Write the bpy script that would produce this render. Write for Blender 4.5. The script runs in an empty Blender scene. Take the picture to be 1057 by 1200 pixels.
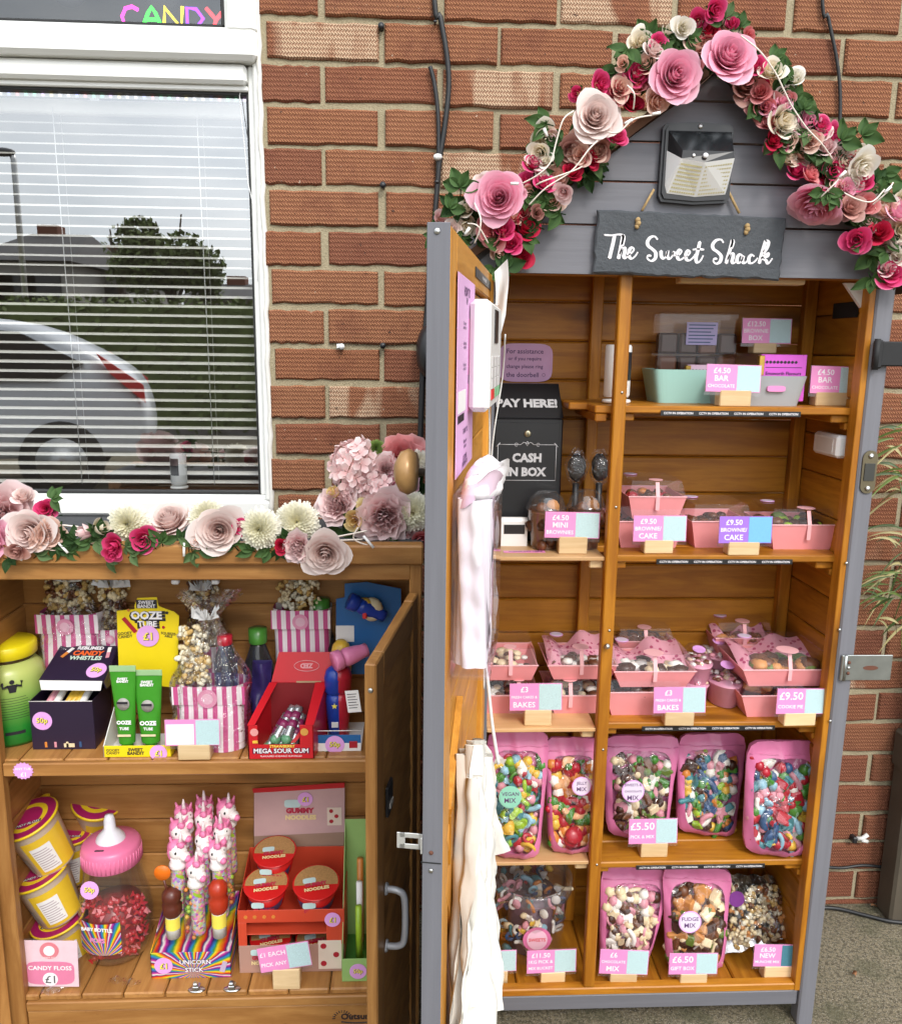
import bpy, bmesh, math, random
from mathutils import Vector, Matrix, Euler
random.seed(7)
PI = math.pi
R = math.radians
SC = bpy.context.scene
COL = SC.collection
H = 1.301                      # camera height above the ground

# ------------------------------------------------------------------ camera (solved from the brick courses)
F_, CX, CY = 970.0, 528.5, 600.0
def _v(a, b, c): return Vector((a, b, c)).normalized()
_Y = _v((484. - CX) / F_, -(407. - CY) / F_, 1.)
_X = Vector(((21700 - CX) / F_, -(698 - CY) / F_, 1.)); _X = (_X - _Y * _X.dot(_Y)).normalized()
_Z = Vector((_X.y * _Y.z - _X.z * _Y.y, _X.z * _Y.x - _X.x * _Y.z, _X.x * _Y.y - _X.y * _Y.x))
if _Z.y < 0: _Z = -_Z
def ray(px, py):
    c = Vector(((px - CX) / F_, -(py - CY) / F_, 1.))
    return Vector((_X.dot(c), _Y.dot(c), _Z.dot(c)))
def at(px, py, Y):
    """photo pixel -> point on the vertical plane y = Y"""
    r = ray(px, py) * 1.0; r *= Y / r.y
    return Vector((r.x, r.y, r.z + H))
def on(px, py, z):
    """photo pixel -> point on the horizontal plane at height z"""
    r = ray(px, py); r *= (z - H) / r.z
    return Vector((r.x, r.y, z))
def mpp(p):
    """metres per photo pixel at a point"""
    q = Vector(p) - Vector((0, 0, H))
    d = _X.z * q.x + _Y.z * q.y + _Z.z * q.z
    return d / F_
cam = bpy.data.cameras.new('camera'); camo = bpy.data.objects.new('camera', cam); COL.objects.link(camo)
Rt = Vector((_X.x, _Y.x, _Z.x)); Up = Vector((_X.y, _Y.y, _Z.y)); Fw = Vector((_X.z, _Y.z, _Z.z))
camo.matrix_world = Matrix(((Rt.x, Up.x, -Fw.x, 0), (Rt.y, Up.y, -Fw.y, 0), (Rt.z, Up.z, -Fw.z, H), (0, 0, 0, 1)))
cam.sensor_fit = 'VERTICAL'; cam.sensor_height = 24.0; cam.lens = F_ / 1200 * 24.0
cam.clip_start = 0.02; cam.clip_end = 500
SC.camera = camo

# ------------------------------------------------------------------ materials
def lin(c):
    return tuple(((x / 12.92) if x <= .04045 else ((x + .055) / 1.055) ** 2.4) for x in c)
def s(r, g, b):                 # 0-255 sRGB -> linear
    return lin((r / 255., g / 255., b / 255.))
class NT:
    def __init__(self, name):
        self.m = bpy.data.materials.new(name); self.m.use_nodes = True
        self.t = self.m.node_tree; self.t.nodes.clear()
        self.out = self.n('ShaderNodeOutputMaterial')
    def n(self, typ, **kw):
        nd = self.t.nodes.new(typ)
        for k, v in kw.items(): setattr(nd, k, v)
        return nd
    def l(self, a, b): self.t.links.new(a, b)
    def set(self, sock, val):
        if hasattr(val, 'is_output'): self.l(val, sock)
        else: sock.default_value = val
    def math(self, op, a, b=0., c=None):
        nd = self.n('ShaderNodeMath', operation=op); self.set(nd.inputs[0], a); self.set(nd.inputs[1], b)
        if c is not None: self.set(nd.inputs[2], c)
        return nd.outputs[0]
    def mix(self, fac, a, b, blend='MIX'):
        nd = self.n('ShaderNodeMix', data_type='RGBA', blend_type=blend)
        self.set(nd.inputs[0], fac)
        for i, v in ((6, a), (7, b)):
            if hasattr(v, 'is_output'): self.l(v, nd.inputs[i])
            else: nd.inputs[i].default_value = (*v[:3], 1)
        return nd.outputs[2]
    def noise(self, vec=None, scale=5., detail=4., rough=.55, dist=0.):
        nd = self.n('ShaderNodeTexNoise'); nd.inputs['Scale'].default_value = scale; nd.inputs['Detail'].default_value = detail
        nd.inputs['Roughness'].default_value = rough; nd.inputs['Distortion'].default_value = dist
        if vec is not None: self.l(vec, nd.inputs['Vector'])
        return nd.outputs[0]
    def ramp(self, fac, stops):
        nd = self.n('ShaderNodeValToRGB'); self.l(fac, nd.inputs[0]); e = nd.color_ramp.elements
        while len(e) < len(stops): e.new(0.5)
        for el, (p, c) in zip(e, stops):
            el.position = p; el.color = (*c[:3], 1) if hasattr(c, '__len__') else (c, c, c, 1)
        return nd.outputs[0]
    def attr(self, name):
        return self.n('ShaderNodeAttribute', attribute_name=name).outputs['Fac']
    def obj(self): return self.n('ShaderNodeTexCoord').outputs['Object']
    def mapv(self, vec, scale=(1, 1, 1), loc=(0, 0, 0)):
        nd = self.n('ShaderNodeMapping'); nd.inputs['Scale'].default_value = scale; self.set(nd.inputs['Location'], loc); self.l(vec, nd.inputs['Vector'])
        return nd.outputs[0]
    def xyz(self, vec):
        nd = self.n('ShaderNodeSeparateXYZ'); self.l(vec, nd.inputs[0]); return nd.outputs
    def bump(self, h, strength=.3, dist=.002):
        nd = self.n('ShaderNodeBump'); nd.inputs['Strength'].default_value = strength; nd.inputs['Distance'].default_value = dist
        self.l(h, nd.inputs['Height']); return nd.outputs[0]
    def pbsdf(self, col, rough=.5, normal=None, metal=0., spec=.5, **kw):
        p = self.n('ShaderNodeBsdfPrincipled')
        self.set(p.inputs['Base Color'], col if hasattr(col, 'is_output') else (*col[:3], 1))
        self.set(p.inputs['Roughness'], rough); p.inputs['Metallic'].default_value = metal
        p.inputs['Specular IOR Level'].default_value = spec
        if normal is not None: self.l(normal, p.inputs['Normal'])
        for k, v in kw.items(): self.set(p.inputs[k.replace('_', ' ')], v)
        return p.outputs[0]
    def fin(self, sh): self.l(sh, self.out.inputs[0]); return self.m

_MC = {}
def flat(name, col, rough=.5, metal=0., spec=.5, var=.08, scale=40., bump=.0, bscale=200.):
    """plain coloured material with a little procedural unevenness"""
    key = (name, col, rough, metal)
    if key in _MC: return _MC[key]
    t = NT(name); o = t.obj()
    nz = t.noise(o, scale, 3.)
    c = t.mix(nz, tuple(max(0, x * (1 - var)) for x in col), tuple(min(1, x * (1 + var)) for x in col))
    nrm = t.bump(t.noise(o, bscale, 4.), bump, .001) if bump else None
    _MC[key] = t.fin(t.pbsdf(c, rough, nrm, metal, spec)); return _MC[key]

def wood(name, axis, base, dark, knots=True, rough=.42, tone=.25):
    t = NT('%s_%s' % (name, axis)); o = t.obj(); rnd = t.attr('rnd')
    off = t.n('ShaderNodeCombineXYZ'); 
    for i in range(3): t.l(t.math('MULTIPLY', rnd, (7.3, 3.1, 5.7)[i]), off.inputs[i])
    sc = {'x': (.9, 9, 9), 'y': (9, .9, 9), 'z': (9, 9, .9)}[axis]
    v = t.mapv(o, sc, off.outputs[0])
    g1 = t.noise(v, 3.2, 5., .6, .6)
    sf = {'x': (6, 160, 160), 'y': (160, 6, 160), 'z': (160, 160, 6)}[axis]
    g2 = t.noise(t.mapv(o, sf, off.outputs[0]), 1., 3., .6)
    ring = t.math('PINGPONG', t.math('MULTIPLY', g1, 7.), 1.)
    f = t.math('ADD', t.math('MULTIPLY', ring, .55), t.math('MULTIPLY', g2, .45))
    c = t.mix(f, base, dark)
    if knots:
        ks = {'x': (3.0, 10, 10), 'y': (10, 3.0, 10), 'z': (10, 10, 3.0)}[axis]
        vo = t.n('ShaderNodeTexVoronoi'); vo.inputs['Scale'].default_value = 1.; t.l(t.mapv(o, ks, off.outputs[0]), vo.inputs['Vector'])
        k = t.ramp(vo.outputs['Distance'], [(.06, 1.), (.13, .7), (.22, 0.)])
        c = t.mix(t.math('MULTIPLY', k, .75), c, tuple(x * .35 for x in dark))
    br = t.n('ShaderNodeHueSaturation'); t.l(c, br.inputs['Color'])
    t.l(t.math('ADD', t.math('MULTIPLY', rnd, tone), 1 - tone * .5), br.inputs['Value'])
    dirt = t.noise(o, 14., 4.)
    c = t.mix(t.math('MULTIPLY', t.math('SUBTRACT', dirt, .42), .8), br.outputs[0], dark)
    c = t.mix(t.ramp(t.noise(o, 70., 5., .7), [(.66, 0.), (.74, .45)]), c, tuple(x * .5 for x in dark))
    return t.fin(t.pbsdf(c, rough, t.bump(g2, .25, .0008), spec=.35))
def woodset(name, base, dark, **k): return {a: wood(name, a, base, dark, **k) for a in 'xyz'}

def clear(name, tint=(1, 1, 1), f0=1.45, rough=.03, haze=0., bump=0., bscale=60., dens=1.):
    """thin clear plastic or glass: see-through with a fresnel reflection, optional milky haze and crinkles"""
    t = NT(name); tr = t.n('ShaderNodeBsdfTransparent'); tr.inputs[0].default_value = (*[x * dens for x in tint], 1)
    gl = t.n('ShaderNodeBsdfAnisotropic') if False else t.n('ShaderNodeBsdfGlossy'); gl.inputs['Roughness'].default_value = rough; gl.inputs[0].default_value = (1, 1, 1, 1)
    fr = t.n('ShaderNodeFresnel'); bk = t.n('ShaderNodeNewGeometry').outputs['Backfacing']; t.l(t.math('ADD', t.math('MULTIPLY', bk, 1 / f0 - f0), f0), fr.inputs[0])   # the node inverts the index on back faces; a thin film reflects alike from both
    if bump:
        nz = t.noise(t.obj(), bscale, 2., .4, 2.5)
        b = t.bump(nz, bump, .01); t.l(b, gl.inputs['Normal']); t.l(b, fr.inputs['Normal'])
    m = t.n('ShaderNodeMixShader'); t.l(fr.outputs[0], m.inputs[0]); t.l(tr.outputs[0], m.inputs[1]); t.l(gl.outputs[0], m.inputs[2])
    sh = m.outputs[0]
    if haze:
        d = t.n('ShaderNodeBsdfDiffuse'); d.inputs[0].default_value = (.8, .8, .8, 1)
        m2 = t.n('ShaderNodeMixShader'); m2.inputs[0].default_value = haze; t.l(sh, m2.inputs[1]); t.l(d.outputs[0], m2.inputs[2]); sh = m2.outputs[0]
    return t.fin(sh)
def emit(name, col, st):
    t = NT(name); e = t.n('ShaderNodeEmission'); e.inputs[0].default_value = (*col, 1); e.inputs[1].default_value = st
    return t.fin(e.outputs[0])

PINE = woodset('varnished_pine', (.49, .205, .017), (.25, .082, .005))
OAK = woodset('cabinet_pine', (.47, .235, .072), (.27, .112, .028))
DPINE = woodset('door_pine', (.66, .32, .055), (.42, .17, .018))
PALE = woodset('pale_wood', (.72, .54, .32), (.56, .38, .19), knots=False)
PLY = woodset('plywood', (.62, .40, .20), (.50, .28, .12), knots=False)
def painted(name, col, axis):
    t = NT('%s_%s' % (name, axis)); o = t.obj(); rnd = t.attr('rnd')
    sf = {'x': (5, 120, 120), 'y': (120, 5, 120), 'z': (120, 120, 5)}[axis]
    g = t.noise(t.mapv(o, sf), 1., 4., .6)
    c = t.mix(g, tuple(x * .82 for x in col), tuple(x * 1.18 for x in col))
    w = t.noise(o, 55., 5., .7)
    c = t.mix(t.ramp(w, [(.70, 0.), (.76, .65)]), c, (.30, .23, .17))
    hs = t.n('ShaderNodeHueSaturation'); t.l(c, hs.inputs['Color']); t.l(t.math('ADD', t.math('MULTIPLY', rnd, .22), .89), hs.inputs['Value'])
    return t.fin(t.pbsdf(hs.outputs[0], .48, t.bump(g, .35, .001), spec=.4))
GREY = {a: painted('grey_paint', (.150, .150, .168), a) for a in 'xyz'}
WHITE = flat('white_plastic', (.80, .80, .79), .35, var=.03)
OFFW = flat('offwhite_plastic', (.72, .71, .68), .4, var=.04)
BLACK = flat('black_plastic', (.018, .018, .02), .35)
MATTB = flat('matt_black', (.012, .012, .013), .7)
STEEL = flat('zinc_steel', (.55, .55, .54), .35, 1., var=.2, scale=80.)
PINKC = flat('pink_card', (.78, .29, .30), .55, var=.06)
PINKL = flat('pale_pink_card', (.80, .42, .44), .55, var=.06)
PAPER = flat('paper_white', (.80, .78, .76), .7, var=.03)
TAGP = flat('tag_pink', (.76, .26, .53), .4, var=.05)
TAGL = flat('tag_lilac', (.68, .40, .76), .4, var=.05)
QRP = flat('tag_pale_blue', (.44, .60, .62), .45, var=.38, scale=700.)
INKW = flat('ink_white', (.85, .82, .84), .5, var=.02)
INKB = flat('ink_black', (.015, .012, .02), .5)
INKP = flat('ink_purple', (.10, .04, .14), .5)
INKY = flat('ink_yellow', (.86, .74, .10), .45)
INKR = flat('ink_red', (.62, .03, .03), .45)
STK = flat('sticker_lilac', (.72, .36, .74), .4, var=.04)

# ------------------------------------------------------------------ mesh builder
def tmat(loc=(0, 0, 0), rot=(0, 0, 0), scale=(1, 1, 1)):
    return Matrix.Translation(Vector(loc)) @ Euler(rot).to_matrix().to_4x4() @ Matrix.Diagonal((*scale, 1))
_TX = {}
def text_geo(body, bold=0.):
    key = (body, bold)
    if key in _TX: return _TX[key]
    cu = bpy.data.curves.new('lettering', 'FONT'); cu.body = body; cu.size = 1.; cu.offset = bold
    cu.align_x = 'CENTER'; cu.align_y = 'CENTER'; cu.resolution_u = 2; cu.fill_mode = 'FRONT'; cu.space_line = .82
    ob = bpy.data.objects.new('lettering', cu); COL.objects.link(ob)
    dg = bpy.context.evaluated_depsgraph_get()
    me = bpy.data.meshes.new_from_object(ob.evaluated_get(dg))
    vs = [v.co.copy() for v in me.vertices]; fs = [list(p.vertices) for p in me.polygons]
    bpy.data.objects.remove(ob); bpy.data.curves.remove(cu); bpy.data.meshes.remove(me)
    if vs:
        x0 = min(v.x for v in vs); x1 = max(v.x for v in vs); y0 = min(v.y for v in vs); y1 = max(v.y for v in vs)
        vs = [Vector((v.x - (x0 + x1) / 2, v.y - (y0 + y1) / 2, 0)) for v in vs]
        _TX[key] = (vs, fs, x1 - x0, y1 - y0)
    else: _TX[key] = ([], [], 1, 1)
    return _TX[key]

class MB:
    def __init__(self): self.v = []; self.f = []; self.fm = []; self.fs = []; self.fr = []; self.mats = []; self.pv = {}
    def mi(self, m):
        if m not in self.mats: self.mats.append(m)
        return self.mats.index(m)
    def add(self, vs, fs, mat, smooth=False, T=None, rnd=None, pv=None):
        o = len(self.v); r = random.random() if rnd is None else rnd; k = self.mi(mat)
        for i, p in enumerate(vs):
            p = Vector(p); self.v.append(T @ p if T is not None else p)
            if pv is not None: self.pv[o + i] = pv[i]
        for f in fs:
            self.f.append([o + i for i in f]); self.fm.append(k); self.fs.append(smooth); self.fr.append(r)
        return self
    def box(self, x0, x1, y0, y1, z0, z1, mat, b=.0015, T=None, rnd=None):
        if isinstance(mat, dict):
            d = {'x': abs(x1 - x0), 'y': abs(y1 - y0), 'z': abs(z1 - z0)}; mat = mat[max(d, key=d.get)]
        hx, hy, hz = abs(x1 - x0) / 2, abs(y1 - y0) / 2, abs(z1 - z0) / 2
        c = Vector(((x0 + x1) / 2, (y0 + y1) / 2, (z0 + z1) / 2)); b = min(b, hx * .45, hy * .45, hz * .45)
        vs = []; ix = {}
        for sx in (-1, 1):
            for sy in (-1, 1):
                for sz in (-1, 1):
                    for a in range(3):
                        p = [sx * (hx - b), sy * (hy - b), sz * (hz - b)]; p[a] = (sx * hx, sy * hy, sz * hz)[a]
                        ix[(sx, sy, sz, a)] = len(vs); vs.append(c + Vector(p))
        fs = []
        for a in range(3):
            for sg in (-1, 1):
                q = []
                for (u, w) in ((-1, -1), (1, -1), (1, 1), (-1, 1)):
                    k = [0, 0, 0]; k[a] = sg; k[(a + 1) % 3] = u; k[(a + 2) % 3] = w; q.append(ix[(*k, a)])
                fs.append(q if sg > 0 else q[::-1])
        for a in range(3):                      # edges parallel to axis a
            b1, b2 = (a + 1) % 3, (a + 2) % 3
            for u in (-1, 1):
                for w in (-1, 1):
                    def key(t, face):
                        k = [0, 0, 0]; k[a] = t; k[b1] = u; k[b2] = w; return ix[(*k, face)]
                    q = [key(-1, b1), key(1, b1), key(1, b2), key(-1, b2)]
                    fs.append(q if u * w < 0 else q[::-1])
        for sx in (-1, 1):
            for sy in (-1, 1):
                for sz in (-1, 1):
                    q = [ix[(sx, sy, sz, k)] for k in range(3)]
                    fs.append(q if sx * sy * sz > 0 else q[::-1])
        return self.add(vs, fs, mat, False, T, rnd)
    def prism(self, pts, y0, y1, mat, T=None, rnd=None, smooth=False):
        """outline pts in (x, z), extruded from y0 (front) to y1"""
        n = len(pts); vs = [(x, y0, z) for x, z in pts] + [(x, y1, z) for x, z in pts]
        fs = [list(range(n)), list(range(2 * n - 1, n - 1, -1))] + [[i, i + n, (i + 1) % n + n, (i + 1) % n] for i in range(n)]
        if isinstance(mat, dict): mat = mat['x']
        return self.add(vs, fs, mat, smooth, T, rnd)
    def hexa(self, p, mat, rnd=None):
        """8 corner points: 4 bottom (ccw), 4 top"""
        if isinstance(mat, dict): mat = mat['x']
        return self.add(p, [[3, 2, 1, 0], [4, 5, 6, 7], [0, 1, 5, 4], [1, 2, 6, 5], [2, 3, 7, 6], [3, 0, 4, 7]], mat, False, None, rnd)
    def lathe(self, prof, mat, n=32, T=None, smooth=True, caps=True, sx=1., sy=1., rnd=None):
        vs = []; fs = []
        for r, z in prof:
            for i in range(n):
                a = 2 * PI * i / n; vs.append((r * math.cos(a) * sx, r * math.sin(a) * sy, z))
        for j in range(len(prof) - 1):
            for i in range(n):
                k = (i + 1) % n; fs.append([j * n + i, j * n + k, (j + 1) * n + k, (j + 1) * n + i])
        if caps:
            fs.append(list(range(n - 1, -1, -1))); fs.append([(len(prof) - 1) * n + i for i in range(n)])
        return self.add(vs, fs, mat, smooth, T, rnd)
    def tube(self, pts, r, mat, n=8, T=None, r1=None):
        pts = [Vector(p) for p in pts]; vs = []; fs = []; m = len(pts); up = Vector((.13, .31, .94))
        for j, p in enumerate(pts):
            d = (pts[min(j + 1, m - 1)] - pts[max(j - 1, 0)]).normalized()
            a = d.cross(up); 
            if a.length < 1e-3: a = d.cross(Vector((1, 0, 0)))
            a.normalize(); bb = d.cross(a); rr = r if r1 is None else r + (r1 - r) * j / (m - 1)
            for i in range(n):
                t = 2 * PI * i / n; vs.append(p + (a * math.cos(t) + bb * math.sin(t)) * rr)
        for j in range(m - 1):
            for i in range(n):
                k = (i + 1) % n; fs.append([j * n + i, (j + 1) * n + i, (j + 1) * n + k, j * n + k])
        fs.append(list(range(n))); fs.append([(m - 1) * n + i for i in range(n - 1, -1, -1)])
        return self.add(vs, fs, mat, True, T)
    def grid(self, fn, nu, nv, mat, smooth=True, T=None, rnd=None, pvf=None, wrap=False):
        vs = []; pv = []; fs = []
        for j in range(nv + 1):
            for i in range(nu + (0 if wrap else 1)):
                u, w = i / nu, j / nv; vs.append(fn(u, w)); pv.append(pvf(u, w) if pvf else w)
        W = nu if wrap else nu + 1
        for j in range(nv):
            for i in range(nu):
                k = (i + 1) % W; fs.append([j * W + i, j * W + k, (j + 1) * W + k, (j + 1) * W + i])
        return self.add(vs, fs, mat, smooth, T, rnd, pv if pvf else None)
    def ball(self, c, r, mat, n=12, sq=(1, 1, 1), T=None, lump=0., seed=0):
        rr = random.Random(seed); ph = [rr.uniform(0, 6.28) for _ in range(4)]
        def fn(u, w):
            a = 2 * PI * u; b = PI * w
            k = 1 + lump * (math.sin(3 * a + ph[0]) * math.sin(2 * b + ph[1]) + .6 * math.sin(5 * a + ph[2]) * math.sin(4 * b + ph[3]))
            return Vector(c) + Vector((math.cos(a) * math.sin(b) * sq[0], math.sin(a) * math.sin(b) * sq[1], -math.cos(b) * sq[2])) * r * k
        return self.grid(fn, n, max(4, n // 2 + 1), mat, True, T, wrap=True)
    def disc(self, r, mat, T, n=28, sx=1., th=.0006):
        return self.lathe([(r, 0), (r, th)], mat, n, T, False, True, sx)
    def text(self, body, mat, T, h=None, w=None, bold=0.):
        """flat lettering in the local x-y plane of T, centred; fitted to height h (all lines) or width w"""
        vs, fs, tw, th = text_geo(body, bold)
        k = 1e9
        if h: k = min(k, h / th)
        if w: k = min(k, w / tw)
        return self.add([v * k for v in vs], fs, mat, False, T, .5)
    def build(self, name, parent=None, loc=None, rot=None):
        me = bpy.data.meshes.new(name); me.from_pydata([tuple(p) for p in self.v], [], self.f); 
        for m in self.mats: me.materials.append(m)
        me.polygons.foreach_set('material_index', self.fm); me.polygons.foreach_set('use_smooth', self.fs)
        at_ = me.attributes.new('rnd', 'FLOAT', 'FACE'); at_.data.foreach_set('value', self.fr)
        if self.pv:
            a2 = me.attributes.new('tip', 'FLOAT', 'POINT'); a2.data.foreach_set('value', [self.pv.get(i, 0.) for i in range(len(self.v))])
        me.update()
        return link(name, me, parent, loc, rot)
def link(name, me, parent=None, loc=None, rot=None):
    o = bpy.data.objects.new(name, me); COL.objects.link(o)
    if parent is not None: o.parent = parent
    if loc is not None: o.location = loc
    if rot is not None: o.rotation_euler = rot
    return o
def tag(o, label=None, cat=None, group=None, kind=None):
    for k, v in (('label', label), ('category', cat), ('group', group), ('kind', kind)):
        if v: o[k] = v
    return o
def thing(name, label, cat, loc=(0, 0, 0), rotz=0., group=None, rot=None):
    o = bpy.data.objects.new(name, None); COL.objects.link(o); o.location = loc
    o.rotation_euler = rot if rot is not None else (0, 0, rotz); o.empty_display_size = .02
    return tag(o, label, cat, group)
def copy_tree(o, parent=None):
    c = o.copy(); COL.objects.link(c)
    if parent is not None: c.parent = parent
    for ch in list(o.children): copy_tree(ch, c)
    return c
# text plane facing the viewer: local x -> world x, local y -> world z, normal -> -y
def face(x, y, z, tilt=0., roll=0., yaw=0.):
    return Matrix.Translation((x, y, z)) @ Euler((0, 0, yaw)).to_matrix().to_4x4() @ Euler((PI / 2 + tilt, 0, 0)).to_matrix().to_4x4() @ Euler((0, 0, roll)).to_matrix().to_4x4()
def lerp(a, b, t): return a + (b - a) * t
# ------------------------------------------------------------------ light
world = bpy.data.worlds.new('World'); SC.world = world; world.use_nodes = True
wt = world.node_tree; wt.nodes.clear()
SUN_EL, SUN_AZ = 44., 160.
sky = wt.nodes.new('ShaderNodeTexSky'); sky.sky_type = 'NISHITA'; sky.sun_disc = False
sky.sun_elevation = R(SUN_EL); sky.sun_rotation = R(SUN_AZ); sky.dust_density = 2.5
tc = wt.nodes.new('ShaderNodeTexCoord'); mp = wt.nodes.new('ShaderNodeMapping'); mp.inputs['Scale'].default_value = (1., 1., 2.6)
wt.links.new(tc.outputs['Generated'], mp.inputs['Vector'])
nz = wt.nodes.new('ShaderNodeTexNoise'); nz.inputs['Scale'].default_value = 2.3; nz.inputs['Detail'].default_value = 6; nz.inputs['Roughness'].default_value = .55
wt.links.new(mp.outputs[0], nz.inputs['Vector'])
cr = wt.nodes.new('ShaderNodeValToRGB'); wt.links.new(nz.outputs[0], cr.inputs[0])
cr.color_ramp.elements[0].position = .36; cr.color_ramp.elements[0].color = (5.0, 5.45, 5.9, 1)
cr.color_ramp.elements[1].position = .66; cr.color_ramp.elements[1].color = (8.3, 8.5, 8.6, 1)
mx = wt.nodes.new('ShaderNodeMix'); mx.data_type = 'RGBA'; mx.inputs[0].default_value = .82
# overcast: brighter overhead and round the veiled sun, dimmer at the horizon
SD = Vector((math.sin(R(SUN_AZ)) * math.cos(R(SUN_EL)), math.cos(R(SUN_AZ)) * math.cos(R(SUN_EL)), math.sin(R(SUN_EL))))
dn = wt.nodes.new('ShaderNodeVectorMath'); dn.operation = 'DOT_PRODUCT'; wt.links.new(tc.outputs['Generated'], dn.inputs[0]); dn.inputs[1].default_value = SD
def wm(op, a, b=0.):
    n_ = wt.nodes.new('ShaderNodeMath'); n_.operation = op
    for i, v in enumerate((a, b)):
        if hasattr(v, 'is_output'): wt.links.new(v, n_.inputs[i])
        else: n_.inputs[i].default_value = v
    return n_.outputs[0]
sx = wt.nodes.new('ShaderNodeSeparateXYZ'); wt.links.new(tc.outputs['Generated'], sx.inputs[0])
gain = wm('ADD', wm('ADD', .42, wm('MULTIPLY', wm('MAXIMUM', sx.outputs[2], 0.), .95)), wm('MULTIPLY', wm('POWER', wm('MAXIMUM', dn.outputs['Value'], 0.), 2.5), 1.15))
gain = wm('ADD', gain, wm('MULTIPLY', wm('MULTIPLY', wm('POWER', wm('MAXIMUM', wm('MULTIPLY', sx.outputs[1], -1.), 0.), 4.), wm('POWER', wm('SUBTRACT', 1., wm('ABSOLUTE', sx.outputs[2])), 2.)), .75))
cm = wt.nodes.new('ShaderNodeVectorMath'); cm.operation = 'SCALE'; wt.links.new(cr.outputs[0], cm.inputs[0]); wt.links.new(gain, cm.inputs['Scale'])
wt.links.new(sky.outputs[0], mx.inputs[6]); wt.links.new(cm.outputs[0], mx.inputs[7])
bg = wt.nodes.new('ShaderNodeBackground'); bg.inputs['Strength'].default_value = .13
wt.links.new(mx.outputs[2], bg.inputs[0])
wo = wt.nodes.new('ShaderNodeOutputWorld'); wt.links.new(bg.outputs[0], wo.inputs[0])
sun = bpy.data.lights.new('sun', 'SUN'); sun.energy = 1.1; sun.angle = R(14); sun.color = (1., .95, .87)
suno = bpy.data.objects.new('sun', sun); COL.objects.link(suno)
sd = Vector((math.sin(R(SUN_AZ)) * math.cos(R(SUN_EL)), math.cos(R(SUN_AZ)) * math.cos(R(SUN_EL)), math.sin(R(SUN_EL))))
suno.rotation_euler = sd.to_track_quat('Z', 'Y').to_euler(); suno.location = (0, -3, 5)
vs_ = SC.view_settings; vs_.view_transform = 'Standard'; vs_.look = 'None'; vs_.exposure = .80; vs_.gamma = 1.
SC.cycles.transparent_max_bounces = 32; SC.cycles.max_bounces = 10; SC.cycles.diffuse_bounces = 5; SC.cycles.glossy_bounces = 5
SC.cycles.sample_clamp_indirect = 6.; SC.cycles.use_denoising = True; SC.cycles.caustics_reflective = False; SC.cycles.caustics_refractive = False

# ------------------------------------------------------------------ ground
def ground_mat():
    t = NT('weathered_concrete'); o = t.obj()
    a = t.noise(o, 3., 6., .6); b = t.noise(o, 140., 4., .7); c = t.noise(o, 420., 2., .5)
    col = t.mix(a, (.115, .092, .058), (.30, .255, .17)); col = t.mix(t.ramp(b, [(.42, 0.), (.58, 1.)]), t.mix(.8, col, (.05, .042, .028)), col)
    col = t.mix(t.ramp(c, [(.58, 0.), (.66, .8)]), col, (.46, .43, .36))
    col = t.mix(t.ramp(t.noise(o, 9., 4., .6), [(.52, 0.), (.66, .5)]), col, (.07, .075, .04))
    return t.fin(t.pbsdf(col, .9, t.bump(t.math('ADD', b, c), .6, .004), spec=.2))
g = MB()
def gh(u, w):
    x = lerp(-60, 60, u); y = lerp(-70, 30, w); return (x, y, 0)
g.grid(gh, 8, 8, ground_mat(), False); tag(g.build('ground'), kind='structure')

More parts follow.
